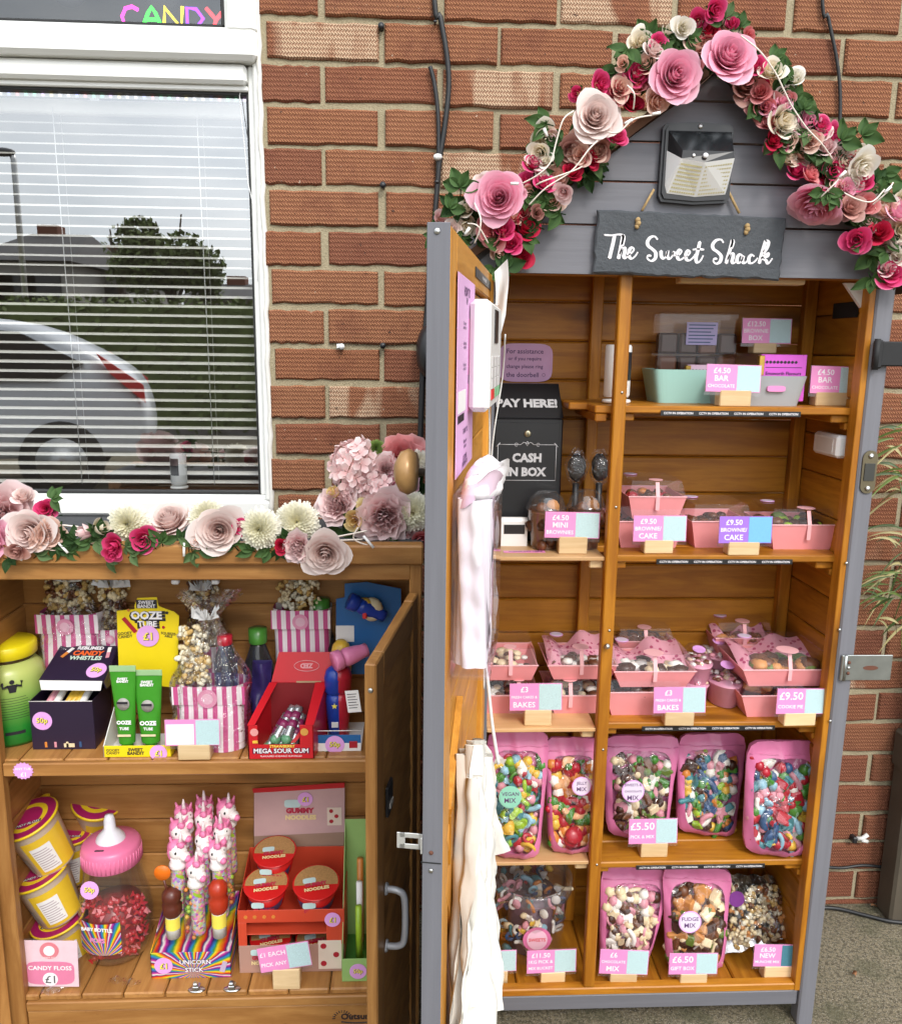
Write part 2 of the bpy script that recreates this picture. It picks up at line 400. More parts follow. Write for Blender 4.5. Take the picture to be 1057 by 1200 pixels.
# ------------------------------------------------------------------ brick house with its window
WY = 1.73
def brick_mat():
    t = NT('combed_brick'); o = t.obj(); rnd = t.attr('rnd'); x, y, z = t.xyz(o)
    pp = t.math('PINGPONG', z, .0042)
    wob = t.math('MULTIPLY', t.noise(o, 60., 2.), .004)
    tick = t.math('SINE', t.math('MULTIPLY', t.math('ADD', t.math('ADD', x, wob), t.math('MULTIPLY', pp, .95)), 2 * PI / .0056))
    row = t.math('SINE', t.math('MULTIPLY', z, 2 * PI / .0084))
    n1 = t.noise(o, 30., 5., .65); n2 = t.noise(o, 220., 3., .7)
    base = t.ramp(rnd, [(0., (.285, .110, .052)), (.3, (.360, .158, .074)), (.55, (.400, .192, .094)), (.8, (.325, .130, .064)), (1., (.20, .082, .052))])
    col = t.mix(t.math('MULTIPLY', n1, .55), base, (.44, .20, .10))
    col = t.mix(t.ramp(t.noise(o, 11., 5., .7), [(.50, 0.), (.70, .55)]), col, (.15, .055, .035))
    gr = t.math('ADD', t.math('MULTIPLY', tick, .5), t.math('MULTIPLY', row, .35))
    col = t.mix(t.math('MULTIPLY', t.ramp(gr, [(.22, 1.), (.55, 0.)]), .62), col, (.12, .030, .018))
    # cream scum patches on some bricks
    pat = t.math('MULTIPLY', t.ramp(t.noise(t.mapv(o, (9, 9, 2.2)), 1.3, 2.), [(.47, 0.), (.53, 1.)]), t.ramp(rnd, [(.62, 0.), (.625, 1.), (.74, 1.), (.745, 0.)]))
    pat = t.math('MULTIPLY', pat, t.ramp(t.math('ADD', gr, t.math('MULTIPLY', n2, .6)), [(.05, .25), (.55, 1.)]))
    col = t.mix(t.math('MULTIPLY', pat, .8), col, (.62, .46, .31))
    col = t.mix(t.ramp(t.noise(o, 75., 3., .7), [(.68, 0.), (.72, .9)]), col, (.045, .028, .022))
    col = t.mix(t.ramp(t.noise(o, 95., 2., .6), [(.73, 0.), (.76, .7)]), col, (.58, .47, .36))
    hgt = t.math('ADD', t.math('MULTIPLY', gr, .5), n2)
    # brick colour darkens towards the ground
    low = t.n('ShaderNodeMapRange'); t.l(z, low.inputs[0]); low.inputs[1].default_value = .2; low.inputs[2].default_value = .75
    col = t.mix(t.math('MULTIPLY', t.math('SUBTRACT', 1., low.outputs[0]), .45), col, (.16, .05, .030))
    return t.fin(t.pbsdf(col, .85, t.bump(hgt, .95, .0022), spec=.25))
def mortar_mat():
    t = NT('sandy_mortar'); o = t.obj(); a = t.noise(o, 25., 5., .6); b = t.noise(o, 300., 3., .7)
    col = t.mix(a, (.31, .26, .165), (.47, .405, .275)); col = t.mix(t.ramp(b, [(.35, .35), (.55, 0.)]), col, (.18, .15, .10))
    return t.fin(t.pbsdf(col, .95, t.bump(t.math('ADD', b, a), .8, .003), spec=.1))
BRK, MOR = brick_mat(), mortar_mat()
house = thing('brick_house', 'red brick house wall with white window frame behind the sweet shop shelves', 'house', (0, 0, 0))
PITCH = .0759
Z0 = H + .6137 - 26 * PITCH     # a mortar line well below the ground
WX1 = at(309, 300, WY).x               # right edge of the window opening
WZ0 = at(320, 604, WY).z - .03         # bottom of the opening
WXL = -1.75
w = MB()
# mortar backing in pieces round the opening
def mort(x0, x1, z0, z1):
    nx = max(1, int((x1 - x0) / .05)); nz_ = max(1, int((z1 - z0) / .05))
    w.add([(x0, WY + .004, z0), (x1, WY + .004, z0), (x1, WY + .004, z1), (x0, WY + .004, z1), (x0, WY + .12, z0), (x1, WY + .12, z0), (x1, WY + .12, z1), (x0, WY + .12, z1)],
          [[0, 1, 2, 3], [0, 4, 5, 1], [1, 5, 6, 2], [2, 6, 7, 3], [3, 7, 4, 0]], MOR)
TOPZ = 2.75
mort(WX1, 2.6, -.05, TOPZ); mort(WXL, WX1, -.05, WZ0); mort(-2.6, WXL, -.05, TOPZ); mort(WXL, WX1, 2.45, TOPZ)
BX = at(447, 45, WY).x
rb = random.Random(11); brd = {}
for c in range(0, 38):
    z0 = Z0 + c * PITCH; z1 = z0 + PITCH - .0115
    par = (26 - c) % 2                 # which courses share the perpend at px 447
    x = BX - 14 * .2255 + (0 if par == 1 else .1128)
    while x < 2.6:
        a, b_ = x + .006, x + .2255 - .006; x += .2255
        for (lo, hi) in ((WXL, WX1),):
            if z1 > WZ0 and z0 < 2.45:
                if a < hi < b_: a = hi + .004
                elif b_ <= hi and a >= lo: a = b_
                elif a < lo < b_: b_ = lo - .004
        if b_ - a < .02: continue
        j = lambda m: rb.uniform(-m, m)
        xa, xb, za, zb, yy = a + j(.003), b_ + j(.003), z0 + j(.0018), z1 + j(.0018), WY - .004 + j(.0022)
        # a brick: slightly irregular face with a rounded arris
        nu = 9; e = .0035
        top = []; bot = []
        for i in range(nu + 1):
            xx = lerp(xa, xb, i / nu); top.append((xx, zb + j(.0019))); bot.append((xx, za + j(.0019)))
        ring = bot + top[::-1]
        ctr = Vector(((xa + xb) / 2, 0, (za + zb) / 2)); vs = []; n_ = len(ring)
        for (px_, pz_) in ring:
            vs.append((px_ + (e if px_ < ctr.x - .001 and abs(px_ - xa) < 1e-6 else (-e if abs(px_ - xb) < 1e-6 else 0)), yy, pz_ + (e if pz_ < ctr.z else -e)))
        vs += [(px_, yy + .004, pz_) for px_, pz_ in ring] + [(px_, WY + .03, pz_) for px_, pz_ in ring]
        fs = [list(range(n_))] + [[k * n_ + i, (k + 1) * n_ + i, (k + 1) * n_ + (i + 1) % n_, k * n_ + (i + 1) % n_] for k in range(2) for i in range(n_)]
        w.add(vs, fs, BRK, False, None, rb.random())
wall = w.build('wall', house)

# window: positions read off the photo on the frame's own plane
FY = WY + .006
GY = WY + .040
UPV = flat('white_window_frame', (.80, .80, .77), .3, var=.04, scale=12.)
GASK = flat('black_gasket', (.012, .012, .012), .6)
def wx(px, py=300): return at(px, py, FY).x
def wz(px, py): return at(px, py, FY).z
xj1 = wx(309, 300); xg = at(297, 350, FY).x            # right jamb: outer edge and glass edge
zt_up = wz(200, 33); zs_lo = wz(200, 72); zt_lo = wz(200, 102); zb_g = wz(200, 581); zb_f = wz(200, 605)
xl = WXL; ztop = 2.43
fr = MB()
def chamfer_h(x0, x1, z0, z1, y0, m=UPV): fr.box(x0, x1, y0, y0 + .06, z0, z1, m, .006)
fr.box(xl, xj1 + .004, FY, FY + .07, zb_f, zb_g - .010, UPV, .006)        # bottom rail
fr.box(xl, xj1 + .004, FY + .012, FY + .07, zb_g - .0105, zb_g, UPV, .004)
fr.box(xl, xg, FY, FY + .07, zt_lo + .010, zs_lo, UPV, .006)                 # transom
fr.box(xl, xg, FY + .014, FY + .07, zt_lo, zt_lo + .0105, UPV, .004)
fr.box(xg + .012, xj1 + .004, FY, FY + .0695, zb_g - .01, ztop, UPV, .006)   # right jamb
fr.box(xg, xg + .0125, FY + .014, FY + .07, zb_g, zs_lo, UPV, .004)
fr.box(xl - .004, xl + .06, FY, FY + .0695, zb_f, ztop, UPV, .006)
fr.box(xl, xj1, FY, FY + .07, ztop - .05, ztop, UPV, .006)
# sealant bead between the frame and the brick
pts = [(xj1 + .003 + rb.uniform(-.002, .0025), FY - .002, lerp(zb_f, ztop, i / 60)) for i in range(61)]
fr.tube(pts, .0055, flat('sealant', (.74, .72, .67), .6), 6)
win = fr.build('window', house)
sa = MB()
xs1 = at(303, 60, FY).x; xsg = at(265, 20, FY).x
sa.box(xl + .05, xs1, FY - .020, FY + .05, zs_lo + .002, zt_up, UPV, .008)
sa.box(xsg, xs1, FY - .020, FY + .0495, zt_up - .01, ztop - .03, UPV, .008)
sa.box(xl + .05, xs1, FY - .0195, FY + .05, ztop - .075, ztop - .02, UPV, .008)
sa.box(xsg - .008, xsg + .001, FY - .008, FY + .03, zt_up, ztop - .07, GASK, .002)
sa.box(xl + .05, xsg, FY - .008, FY + .03, zt_up - .001, zt_up + .007, GASK, .002)
sa.build('opening_sash', win)
gk = MB(); q = .0055
gk.box(xl, xg, GY - .012, GY + .01, zb_g - .001, zb_g + q, GASK, .001); gk.box(xl, xg, GY - .012, GY + .01, zt_lo - q, zt_lo + .001, GASK, .001)
gk.box(xg - q, xg + .001, GY - .012, GY + .0095, zb_g, zt_lo, GASK, .001); gk.build('gasket', win)
GLASS = clear('double_glazing', (.93, .95, .95), 4.0, 0.)
gl = MB(); gl.add([(xl, GY, zb_g), (xg, GY, zb_g), (xg, GY, zt_lo), (xl, GY, zt_lo)], [[0, 1, 2, 3]], GLASS)
gl.build('glass_pane', win)
gl = MB(); gl.add([(xl, FY + .012, zt_up), (xsg, FY + .012, zt_up), (xsg, FY + .012, ztop - .06), (xl, FY + .012, ztop - .06)], [[0, 1, 2, 3]], clear('vent_glazing', (.95, .96, .96), 2.1, 0.))
gl.build('glass_pane', win)
sl = MB(); sl.box(xl, xj1 - .002, WY - .03, WY + .06, WZ0 + .001, zb_f - .001, flat('dark_sill', (.045, .047, .05), .5), .004)
sl.build('sill', win)
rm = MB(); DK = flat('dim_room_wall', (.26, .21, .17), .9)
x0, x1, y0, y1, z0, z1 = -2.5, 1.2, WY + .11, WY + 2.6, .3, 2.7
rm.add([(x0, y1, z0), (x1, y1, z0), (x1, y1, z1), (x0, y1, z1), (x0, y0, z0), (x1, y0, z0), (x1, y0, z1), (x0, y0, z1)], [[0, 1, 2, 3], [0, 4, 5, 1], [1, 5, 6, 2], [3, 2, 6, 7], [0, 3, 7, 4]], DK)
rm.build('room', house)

# venetian blind behind the lower pane
BY = GY + .062
bl = thing('venetian_blind', 'pale venetian blind with open slats behind the large lower window pane', 'blind', ((xl + xg) / 2, BY, zt_lo))
SLAT = flat('blind_slat', (.88, .84, .78), .45, var=.05)
hw = (xg - xl) / 2 - .005; hh = zt_lo - zb_g
b = MB(); b.box(-hw, hw, -.012, .012, -.030, -.004, SLAT, .003); b.build('head_rail', bl)
def slat():
    m = MB()
    def fn(u, w_): 
        a = (w_ - .5); return (lerp(-hw, hw, u), a * .024, .0032 * (1 - 4 * a * a) + a * .0042)
    return m.grid(fn, 2, 4, SLAT)
first = None; k = 0; zz = -.048
while zz > -hh + .012:
    if first is None: first = slat().build('slat', bl, (0, 0, zz))
    else: link('slat', first.data, bl, (0, 0, zz), (R(random.uniform(-3, 3)), R(random.uniform(-.06, .06)), 0))
    zz -= .0198
c = MB()
for px in (78, 240): 
    x = at(px, 300, BY).x - bl.location.x
    c.tube([(x, -.014, -.02), (x + .004, -.014, -hh + .01)], .0008, PAPER, 5); c.tube([(x + .005, .013, -.02), (x + .008, .013, -hh + .01)], .0008, PAPER, 5)
c.build('ladder_cord', bl)

# LED strip along the top of the lower pane
ld = MB(); p0 = at(-40, 108, GY + .012); p1 = at(288, 117, GY + .012)
ld.box(p0.x, p1.x, GY + .010, GY + .016, p1.z - .004, p1.z + .001, WHITE, .001)
cols = [emit('led_%d' % i, c_, .9) for i, c_ in enumerate([(.2, 1, .5), (1, .25, .25), (.3, .35, 1), (.9, .9, 1), (1, .8, .3), (.8, .4, 1)])]
for i in range(34):
    x = lerp(p0.x, p1.x - .004, i / 33); ld.box(x, x + .005, GY + .0085, GY + .0105, p1.z - .004, p1.z + .0005, cols[(i * 5 + i // 4) % 6], .0004)
ld.box(at(104, 113, GY).x, at(115, 113, GY).x, GY + .006, GY + .009, p1.z - .010, p1.z - .006, WHITE, .0005)
tag(ld.build('light_strip'), 'multicoloured LED light strip along the top of the lower window pane', 'light strip')
# neon word inside the upper pane
neon = thing('neon_sign', 'small CANDY sign in multicoloured neon letters behind the upper window pane', 'neon sign', at(205, 22, GY + .02))
nc = [(1, .01, .45), (.01, .85, .02), (.95, .68, .0), (.22, .01, .9), (1, .02, .03)]
strokes = {'C': [[(.9, .85), (.6, 1), (.25, .9), (.05, .5), (.15, .12), (.5, 0), (.9, .1)]],
           'A': [[(0, 0), (.3, .7), (.5, 1), (.7, .7), (1, 0)], [(.22, .38), (.78, .38)]],
           'N': [[(0, 0), (.05, 1), (.9, 0), (1, 1.05)]],
           'D': [[(.1, 0), (.1, 1), (.6, .95), (.95, .5), (.6, .05), (.1, 0)]],
           'Y': [[(0, 1), (.5, .45)], [(1, 1), (.5, .45), (.35, 0)]]}
for i, ch in enumerate('CANDY'):
    m = MB(); a = at(143 + i * 25, 31 + i * .6, GY + .02) - neon.location; b2 = at(164 + i * 25, 8 + i * .6, GY + .02) - neon.location
    for st in strokes[ch]:
        P = [Vector((lerp(a.x, b2.x, u), 0, lerp(a.z, b2.z, v))) for u, v in st]
        m.tube(P, .0035, emit('neon_' + ch.lower(), nc[i], 2.6), 8)
    m.build('letter', neon)
# dark round paper lantern things hanging behind the upper pane
for px, py, rad in ((192, -6, 24), (82, -8, 19)):
    p = at(px, py, GY + .10); m = MB(); m.ball((0, 0, 0), rad * mpp(p), MATTB, 20, (1, .4, .8))
    tag(m.build('window_ornament', None, p), 'dark rounded ornament hanging behind the upper pane, %s' % ('above the CANDY letters' if px > 100 else 'left of the CANDY letters'), 'ornament')
# white camera on the inner sill
def sec_camera(loc, s_, label, rotz):
    t = thing('security_camera', label, 'security camera', loc, rotz)
    m = MB(); m.lathe([(.024, .012), (.026, .016), (.026, .11), (.024, .114)], WHITE, 28); m.v = [v * s_ for v in m.v]; m.build('body', t)
    m = MB()
    def fn(u, w_): 
        a = lerp(-.62, .62, u) - PI / 2; return Vector((math.cos(a) * .0265, math.sin(a) * .0265, lerp(.045, .100, w_))) * s_
    m.grid(fn, 8, 1, BLACK); m.build('lens_panel', t)
    m = MB(); m.lathe([(.027, 0), (.029, .003), (.027, .007), (.008, .009), (.007, .014)], WHITE, 28); m.v = [v * s_ for v in m.v]; m.build('stand', t)
    return t
p = at(211, 577, GY + .022); sec_camera((p.x, p.y, zb_g + .007), .66, 'small white security camera standing inside the window behind the blind sill', -.35)
# thin white wire hanging at the right of the pane
m = MB(); m.tube([at(a, b_, GY - .012) for a, b_ in ((281, 80), (284, 100), (281, 112), (286, 180), (292, 230), (303, 270), (300, 320), (303, 350))][:3] + [at(a, b_, FY - .004) for a, b_ in ((291, 215), (297, 240), (299, 280), (303, 300), (302, 330))], .0008, WHITE, 6)
tag(m.build('thin_wire'), 'thin white wire dangling down the right side of the window', 'wire')
# ------------------------------------------------------------------ cables and small things on the wall
CAB = flat('black_cable', (.014, .014, .015), .45)
def cable(pts, r, Y=WY - .012): return [at(x, y, Y) for x, y in pts]
def smooth(pts, k=6):
    P = [Vector(p) for p in pts]; out = []
    for i in range(len(P) - 1):
        a, b, c, d = P[max(i - 1, 0)], P[i], P[i + 1], P[min(i + 2, len(P) - 1)]
        for j in range(k):
            t = j / k; out.append(.5 * ((2 * b) + (c - a) * t + (2 * a - 5 * b + 4 * c - d) * t * t + (3 * b - a - 3 * c + d) * t ** 3))
    return out + [P[-1]]
m = MB(); m.tube(smooth(cable([(500, -540), (508, -30), (516, 20), (523, 60), (526, 100), (521, 150), (515, 190), (510, 250), (503, 330), (497, 420), (493, 520), (490, 640)], 0)), .0052, CAB)
tag(m.build('black_cable'), 'thick black cable running down the brick wall behind the open grey door edge', 'cable')
m = MB(); m.tube(smooth(cable([(504, 78), (509, 98), (513, 130), (514, 170), (512, 220), (506, 290), (500, 360), (494, 440), (488, 640)], 0)), .0042, CAB)
tag(m.build('black_cable'), 'shorter black cable with a cut upper end beside the thick wall cable', 'cable')
m = MB(); m.tube(smooth(cable([(956, -540), (962, -30), (970, 20), (980, 70), (984, 110), (984, 165), (990, 220)], 0)), .0036, CAB)
tag(m.build('black_cable'), 'single thin black cable hanging above the right slope of the flower garland', 'cable')
for px, py, s_ in ((513, 184, 9), (512, 213, 5), (510, 25, 4)):
    m = MB(); p = at(px, py, WY - .018); k = mpp(p) * s_ * .5
    m.ball((0, 0, 0), k, OFFW if s_ > 5 else BLACK, 10, (1.2, .7, .8), lump=.18 if s_ > 5 else 0, seed=px); m.box(-k * .5, k * .5, 0, .018, -k * .6, k * .6, OFFW if s_ > 5 else BLACK)
    tag(m.build('cable_clip', None, p), {9: 'white lumpy filler clip holding the two wall cables together', 5: 'small dark cable clip just below the white filler clip', 4: 'dark cable clip near the top of the thick wall cable'}[s_], 'cable clip', 'cable clips on the brick wall')
for px, py, col, lab in ((401, 406, WHITE, 'white plastic nail clip left on a mortar joint under the upright bricks'), (449, 405, BLACK, 'black nail plug in the mortar right of the white nail clip'), (447, 33, BLACK, 'black nail plug high in the mortar near the window'), (449, 218, BLACK, 'black nail plug in the mortar left of the wall cables')):
    m = MB(); p = at(px, py, WY); m.tube([(0, .004, 0), (0, -.012, 0)], .0048, col, 10); m.tube([(0, -.010, 0), (0, -.014, 0)], .006, col, 10)
    if col is WHITE: m.box(-.010, .004, -.012, -.002, -.004, .005, col, .001)
    tag(m.build('nail_clip', None, p), lab, 'nail clip', 'nail clips in the mortar joints')
# round black lamp on the wall, mostly behind the open door
p = at(503, 412, WY); m = MB(); T = tmat((0, 0, 0), (PI / 2, 0, 0), (.75, 1.5, 1)); m.lathe([(.030, 0), (.036, .006), (.036, .03), (.030, .05), (.015, .060), (.0, .062)], BLACK, 32, T)
tag(m.build('wall_lamp', None, p), 'rounded glossy black wall unit half hidden behind the open door', 'wall lamp')
# cable and leaf litter at the foot of the wall
m = MB(); m.tube(smooth([at(930, 1062, WY - .01) + Vector((0, -.01, 0)), on(975, 1064, .006), on(1015, 1073, .006), on(1045, 1080, .006), on(1080, 1082, .006)]), .0045, CAB)
tag(m.build('black_cable'), 'black cable lying on the ground at the foot of the brick wall', 'cable')
m = MB(); m.tube(smooth(cable([(960, 1015), (985, 1017), (1010, 1014), (1034, 1016)], 0)), .0036, CAB); tag(m.build('black_cable'), 'short black cable along a low mortar joint beside the shop', 'cable')
p = at(1000, 979, WY); m = MB(); m.box(-.012, 0, -.02, .01, -.010, .006, BLACK, .003); m.tube([(0, -.012, 0), (.012, -.016, .002), (.024, -.016, .012)], .005, OFFW, 8); m.tube([(.010, -.016, -.002), (.025, -.016, -.006)], .0045, OFFW, 8)
tag(m.build('pipe_clip', None, p), 'broken white plastic pipe clip fixed low on the brick wall', 'pipe clip')
LEAFB = flat('dry_leaf', (.27, .12, .05), .8, var=.3)
for i, (px, py, c_) in enumerate(((1024, 1063, LEAFB), (1000, 1143, LEAFB))):
    m = MB(); m.grid(lambda u, w_: Vector(((u - .5) * .019, (w_ - .5) * .018 * .6 * math.sin(PI * min(max(u, .05), .95)), .004 + .006 * math.sin(3 * u + w_ * 2))), 6, 3, c_)
    tag(m.build('fallen_leaf', None, on(px, py, .001), (0, 0, i * 1.3)), ['brown dry leaf against the wall foot', 'orange brown leaf scrap on the concrete', 'white scrap of paper on the concrete, rightmost', 'white paper scrap nearest the grey shop leg', 'tiny white paper scrap by the photo edge'][i], 'leaf' if c_ is LEAFB else 'paper scrap')
# brown square drainpipe at the right edge
p = on(1052, 1072, 0); m = MB(); DRN = flat('brown_downpipe', (.085, .068, .048), .6, var=.25, scale=18.)
x0 = at(1043, 1060, WY - .07).x; 
m.box(x0, x0 + .075, WY - .075, WY - .012, .0, .40, DRN, .006); m.box(x0 - .004, x0 + .079, WY - .079, WY - .008, .37, .46, DRN, .006); m.box(x0 + .012, x0 + .06, WY - .07, WY - .012, .46, 1.0, DRN, .004)
tag(m.build('downpipe'), 'square brown drainpipe shoe standing on the ground at the right wall edge', 'drainpipe')

# ------------------------------------------------------------------ grassy plant at the right edge
LF = [flat('blade_green', (.12, .17, .035), .5, var=.3), flat('blade_straw', (.36, .31, .14), .6, var=.25), flat('blade_dark', (.05, .085, .02), .5, var=.3)]
rp = random.Random(5)
base = Vector((at(1150, 700, WY - .1).x, WY - .11, 0))
pl = thing('bamboo_plant', 'wispy green and straw coloured bamboo leaning in from the right edge', 'plant', base)
st = MB()
nodes = []
for i in range(9):
    tip = at(rp.uniform(1050, 1100), rp.uniform(470, 640), WY - rp.uniform(.04, .16)) - base
    P = [Vector((rp.uniform(-.03, .03), rp.uniform(-.02, .02), 0)), tip * .5 + Vector((.04, 0, .05)), tip]; P = smooth(P, 5)
    st.tube(P, .0028, LF[1], 6, r1=.0012); nodes += P[5:]
st.build('stem', pl)
def blade(m, a, d, L, wd, mat):
    d = d.normalized(); sd_ = d.cross(Vector((.2, -1, .1))).normalized()
    def fn(u, w_):
        t = w_; return a + d * L * t + Vector((0, 0, -.55 * L * t * t)) + sd_ * wd * (u - .5) * math.sin(PI * min(.96, t * .93 + .07)) + Vector((0, -1, 0)) * wd * .3 * abs(u - .5)
    m.grid(fn, 2, 6, mat)
for (cx_, cy_, n_, mi) in ((1045, 525, 9, 0), (1040, 560, 8, 0), (1030, 690, 10, 0), (1040, 665, 10, 1), (1050, 640, 10, 2), (1045, 700, 6, 2), (1052, 580, 8, 1), (1040, 720, 6, 1)):
    bd = MB()
    for _ in range(n_):
        a = at(cx_ + rp.uniform(0, 28), cy_ + rp.uniform(-26, 22), WY - rp.uniform(.03, .14)) - base
        blade(bd, a, Vector((rp.uniform(-1, .25), rp.uniform(-.3, .3), rp.uniform(-.35, .7))), rp.uniform(.05, .115), rp.uniform(.004, .008), LF[mi] if rp.random() < .7 else LF[rp.randrange(3)])
    bd.build('leaf_tuft', pl)

# ------------------------------------------------------------------ the street behind the camera, seen mirrored in the window pane
def mir(px, py, Yv):
    """photo pixel of a mirrored thing -> its real place in the street; Yv is its distance behind the glass plane"""
    p = at(px, py, Yv); p.y = 2 * GY - Yv; return p
def road_mat():
    t = NT('asphalt'); o = t.obj(); n = t.noise(o, 60., 4.); return t.fin(t.pbsdf(t.mix(n, (.035, .035, .036), (.075, .073, .07)), .9))
m = MB(); m.box(-50, 50, -16.5, -10.5, -.05, .004, road_mat(), .001); tag(m.build('road'), kind='structure')
m = MB(); m.box(-50, 50, -10.5, -8.7, -.05, .10, flat('paving', (.22, .21, .20), .9), .01); tag(m.build('pavement'), kind='structure')
# car in the drive
CARP = flat('silver_car_paint', (.55, .57, .60), .22, var=.02); GLS = flat('dark_car_glass', (.02, .025, .03), .08); TYR = flat('tyre_rubber', (.02, .02, .02), .8)
q = mir(140, 470, 7.2)
car = thing('parked_car', 'silver hatchback parked in the drive, mirrored in the window pane', 'car', (q.x - 1.95, q.y - .35, 0), R(-16))
prof = [(-2.05, .35), (-2.05, .70), (-1.90, .86), (-1.0, .98), (-.35, 1.38), (.3, 1.50), (1.1, 1.46), (1.72, 1.18), (1.98, .95), (2.06, .62), (2.03, .35)]
def carbody(y0, y1, pr, mat, ins=0.):
    m = MB(); pr = [(p.x, p.z) for p in smooth([(x, 0, z) for x, z in pr], 4)]; n = len(pr); vs = []
    for j in range(13):
        t = j / 6 - 1; k = 1 - .07 * abs(t) ** 5
        for x, z in pr: vs.append((x * (1 - .05 * abs(t) ** 4), t * .86 * (1 - .10 * max(0, z - .95) / .5), .35 + (z - .35) * k))
    fs = [[j * n + i, j * n + (i + 1) % n, (j + 1) * n + (i + 1) % n, (j + 1) * n + i] for j in range(12) for i in range(n)] + [list(range(n)), list(range(12 * n, 13 * n))]
    return m.add(vs, fs, mat, True)
carbody(-.86, .86, prof, CARP).build('body', car)
for sy in (-1, 1):
    m = MB(); m.prism([(-.88, .98), (-.32, 1.32), (.3, 1.42), (.42, 1.42), (.42, .98)], sy * .81 - .05, sy * .81 + .052, GLS); m.build('window', car)
    m = MB(); m.prism([(.50, .98), (.50, 1.42), (1.05, 1.38), (1.52, 1.13), (1.30, 1.0)], sy * .81 - .05, sy * .81 + .052, GLS); m.build('window', car)
    m = MB(); m.prism([(1.62, 1.22), (1.98, .95), (1.99, .80), (1.72, 1.05)], sy * .845 - .03, sy * .845 + .03, INKR); m.build('tail_light', car)
    m = MB(); m.box(.60, .80, sy * .875 - .02, sy * .875 + .02, .90, .93, CARP, .008); m.build('door_handle', car)
    for x in (-1.25, 1.30):
        m = MB(); T = tmat((x, sy * .80, .32), (PI / 2, 0, 0)); m.lathe([(.20, -.1), (.32, -.1), (.335, -.05), (.335, .05), (.32, .1), (.20, .1)], TYR, 28, T); m.lathe([(.20, -.118), (.19, -.10), (.19, .10), (.20, .118)], STEEL, 24, T); m.build('wheel', car)
# hedge, houses, tree, lamp across the road
HEDGE = flat('hedge_green', (.105, .145, .030), .8, var=.45, scale=14.)
hg = MB(); rh = random.Random(3)
q0 = mir(-60, 345, 12.5); q1 = mir(330, 352, 12.5)
for i in range(6500):
    x = rh.uniform(q0.x - 1, q1.x); z = rh.uniform(0, q0.z); y = q0.y + rh.uniform(-.35, .35)
    d = Vector((rh.uniform(-1, 1), rh.uniform(-1, 1), rh.uniform(-1, 1))).normalized() * .055; e = d.cross(Vector((rh.uniform(-1, 1), rh.uniform(-1, 1), 1))).normalized() * .04
    hg.add([Vector((x, y, z)) - d, Vector((x, y, z)) + e, Vector((x, y, z)) + d, Vector((x, y, z)) - e], [[0, 1, 2, 3]], HEDGE)
hg.box(q0.x - 1, q1.x, q0.y - .25, q0.y + .25, 0, q0.z - .1, HEDGE, .05)
tag(hg.build('hedge'), 'long clipped green hedge across the drive, mirrored in the window pane', 'hedge')
HW = flat('pale_render_wall', (.40, .38, .35), .9); RF = flat('dark_roof_tiles', (.06, .058, .06), .8, var=.3, scale=3.)
def far_house(px0, px1, ridge, eave, Yv, label):
    a = mir(px0, eave, Yv); b_ = mir(px1, eave, Yv); r_ = mir((px0 + px1) / 2, ridge, Yv)
    t = thing('street_house', label, 'house', ((a.x + b_.x) / 2, a.y, 0)); hw_ = (b_.x - a.x) / 2
    m = MB(); m.box(-hw_, hw_, -6, 0, 0, a.z, HW, .02); m.build('wall', t)
    m = MB(); e = a.z; m.hexa([(-hw_ - .3, -6.3, e), (hw_ + .3, -6.3, e), (hw_ + .3, .3, e), (-hw_ - .3, .3, e), (-hw_ * .72, -3.1, r_.z), (hw_ * .72, -3.1, r_.z), (hw_ * .72, -2.9, r_.z), (-hw_ * .72, -2.9, r_.z)], RF); rf = m.build('roof', t)
    m = MB(); m.box(-hw_ * .5, -hw_ * .5 + .6, -3.3, -2.7, r_.z - .5, r_.z + .25, flat('chimney_brick', (.2, .07, .04), .9)); m.build('chimney', rf)
    for k in (-.6, -.1, .45):
        m = MB(); m.box(k * hw_ - .55, k * hw_ + .55, .001, .05, e - 1.5, e - .35, GLS, .01); m.build('window', t)
far_house(-30, 75, 258, 305, 24, 'dark roofed house across the road at the left of the window reflection')
far_house(62, 150, 285, 318, 27, 'lower pale house across the road in the middle of the window reflection')
far_house(215, 330, 325, 350, 26, 'dark roofed low house at the right of the window reflection')
def tree(px, pyt, pyb, rx, Yv, label, n):
    c = mir(px, (pyt + pyb) / 2, Yv); base_ = Vector((c.x, c.y, 0)); t = thing('garden_tree', label, 'tree', base_); k = mpp(at(px, pyt, Yv))
    m = MB(); m.tube([(0, 0, 0), (.05, 0, c.z * .5), (0, .1, c.z)], .16, flat('bark', (.07, .05, .035), .9), 10, r1=.06)
    for i in range(6): m.tube([(0, 0, c.z * .6), (math.cos(i) * rx * k * .5, math.sin(i) * .5, c.z + .2 * i)], .05, flat('bark', (.07, .05, .035), .9), 6, r1=.02)
    m.build('trunk', t); cr_ = MB(); rt = random.Random(int(px)); ry = (pyb - pyt) / 2
    cl = [(rt.uniform(-.75, .75), rt.uniform(-.7, .7), rt.uniform(-.8, .7), rt.uniform(.25, .48)) for _ in range(16)]
    for i in range(n):
        a, b_, cc, r_ = rt.choice(cl); dv = Vector((rt.gauss(0, 1), rt.gauss(0, 1), rt.gauss(0, 1))).normalized() * r_ * rt.uniform(.6, 1.05)
        p = Vector(((a + dv.x) * rx * k, (b_ + dv.y) * rx * k, c.z + (cc + dv.z) * ry * k))
        d = Vector((rt.uniform(-1, 1), rt.uniform(-1, 1), rt.uniform(-1, 1))).normalized() * .09; e = d.cross(Vector((rt.uniform(-1, 1), .3, 1))).normalized() * .055
        cr_.add([p - d, p + e, p + d, p - e], [[0, 1, 2, 3]], HEDGE)
    cr_.build('crown', t)
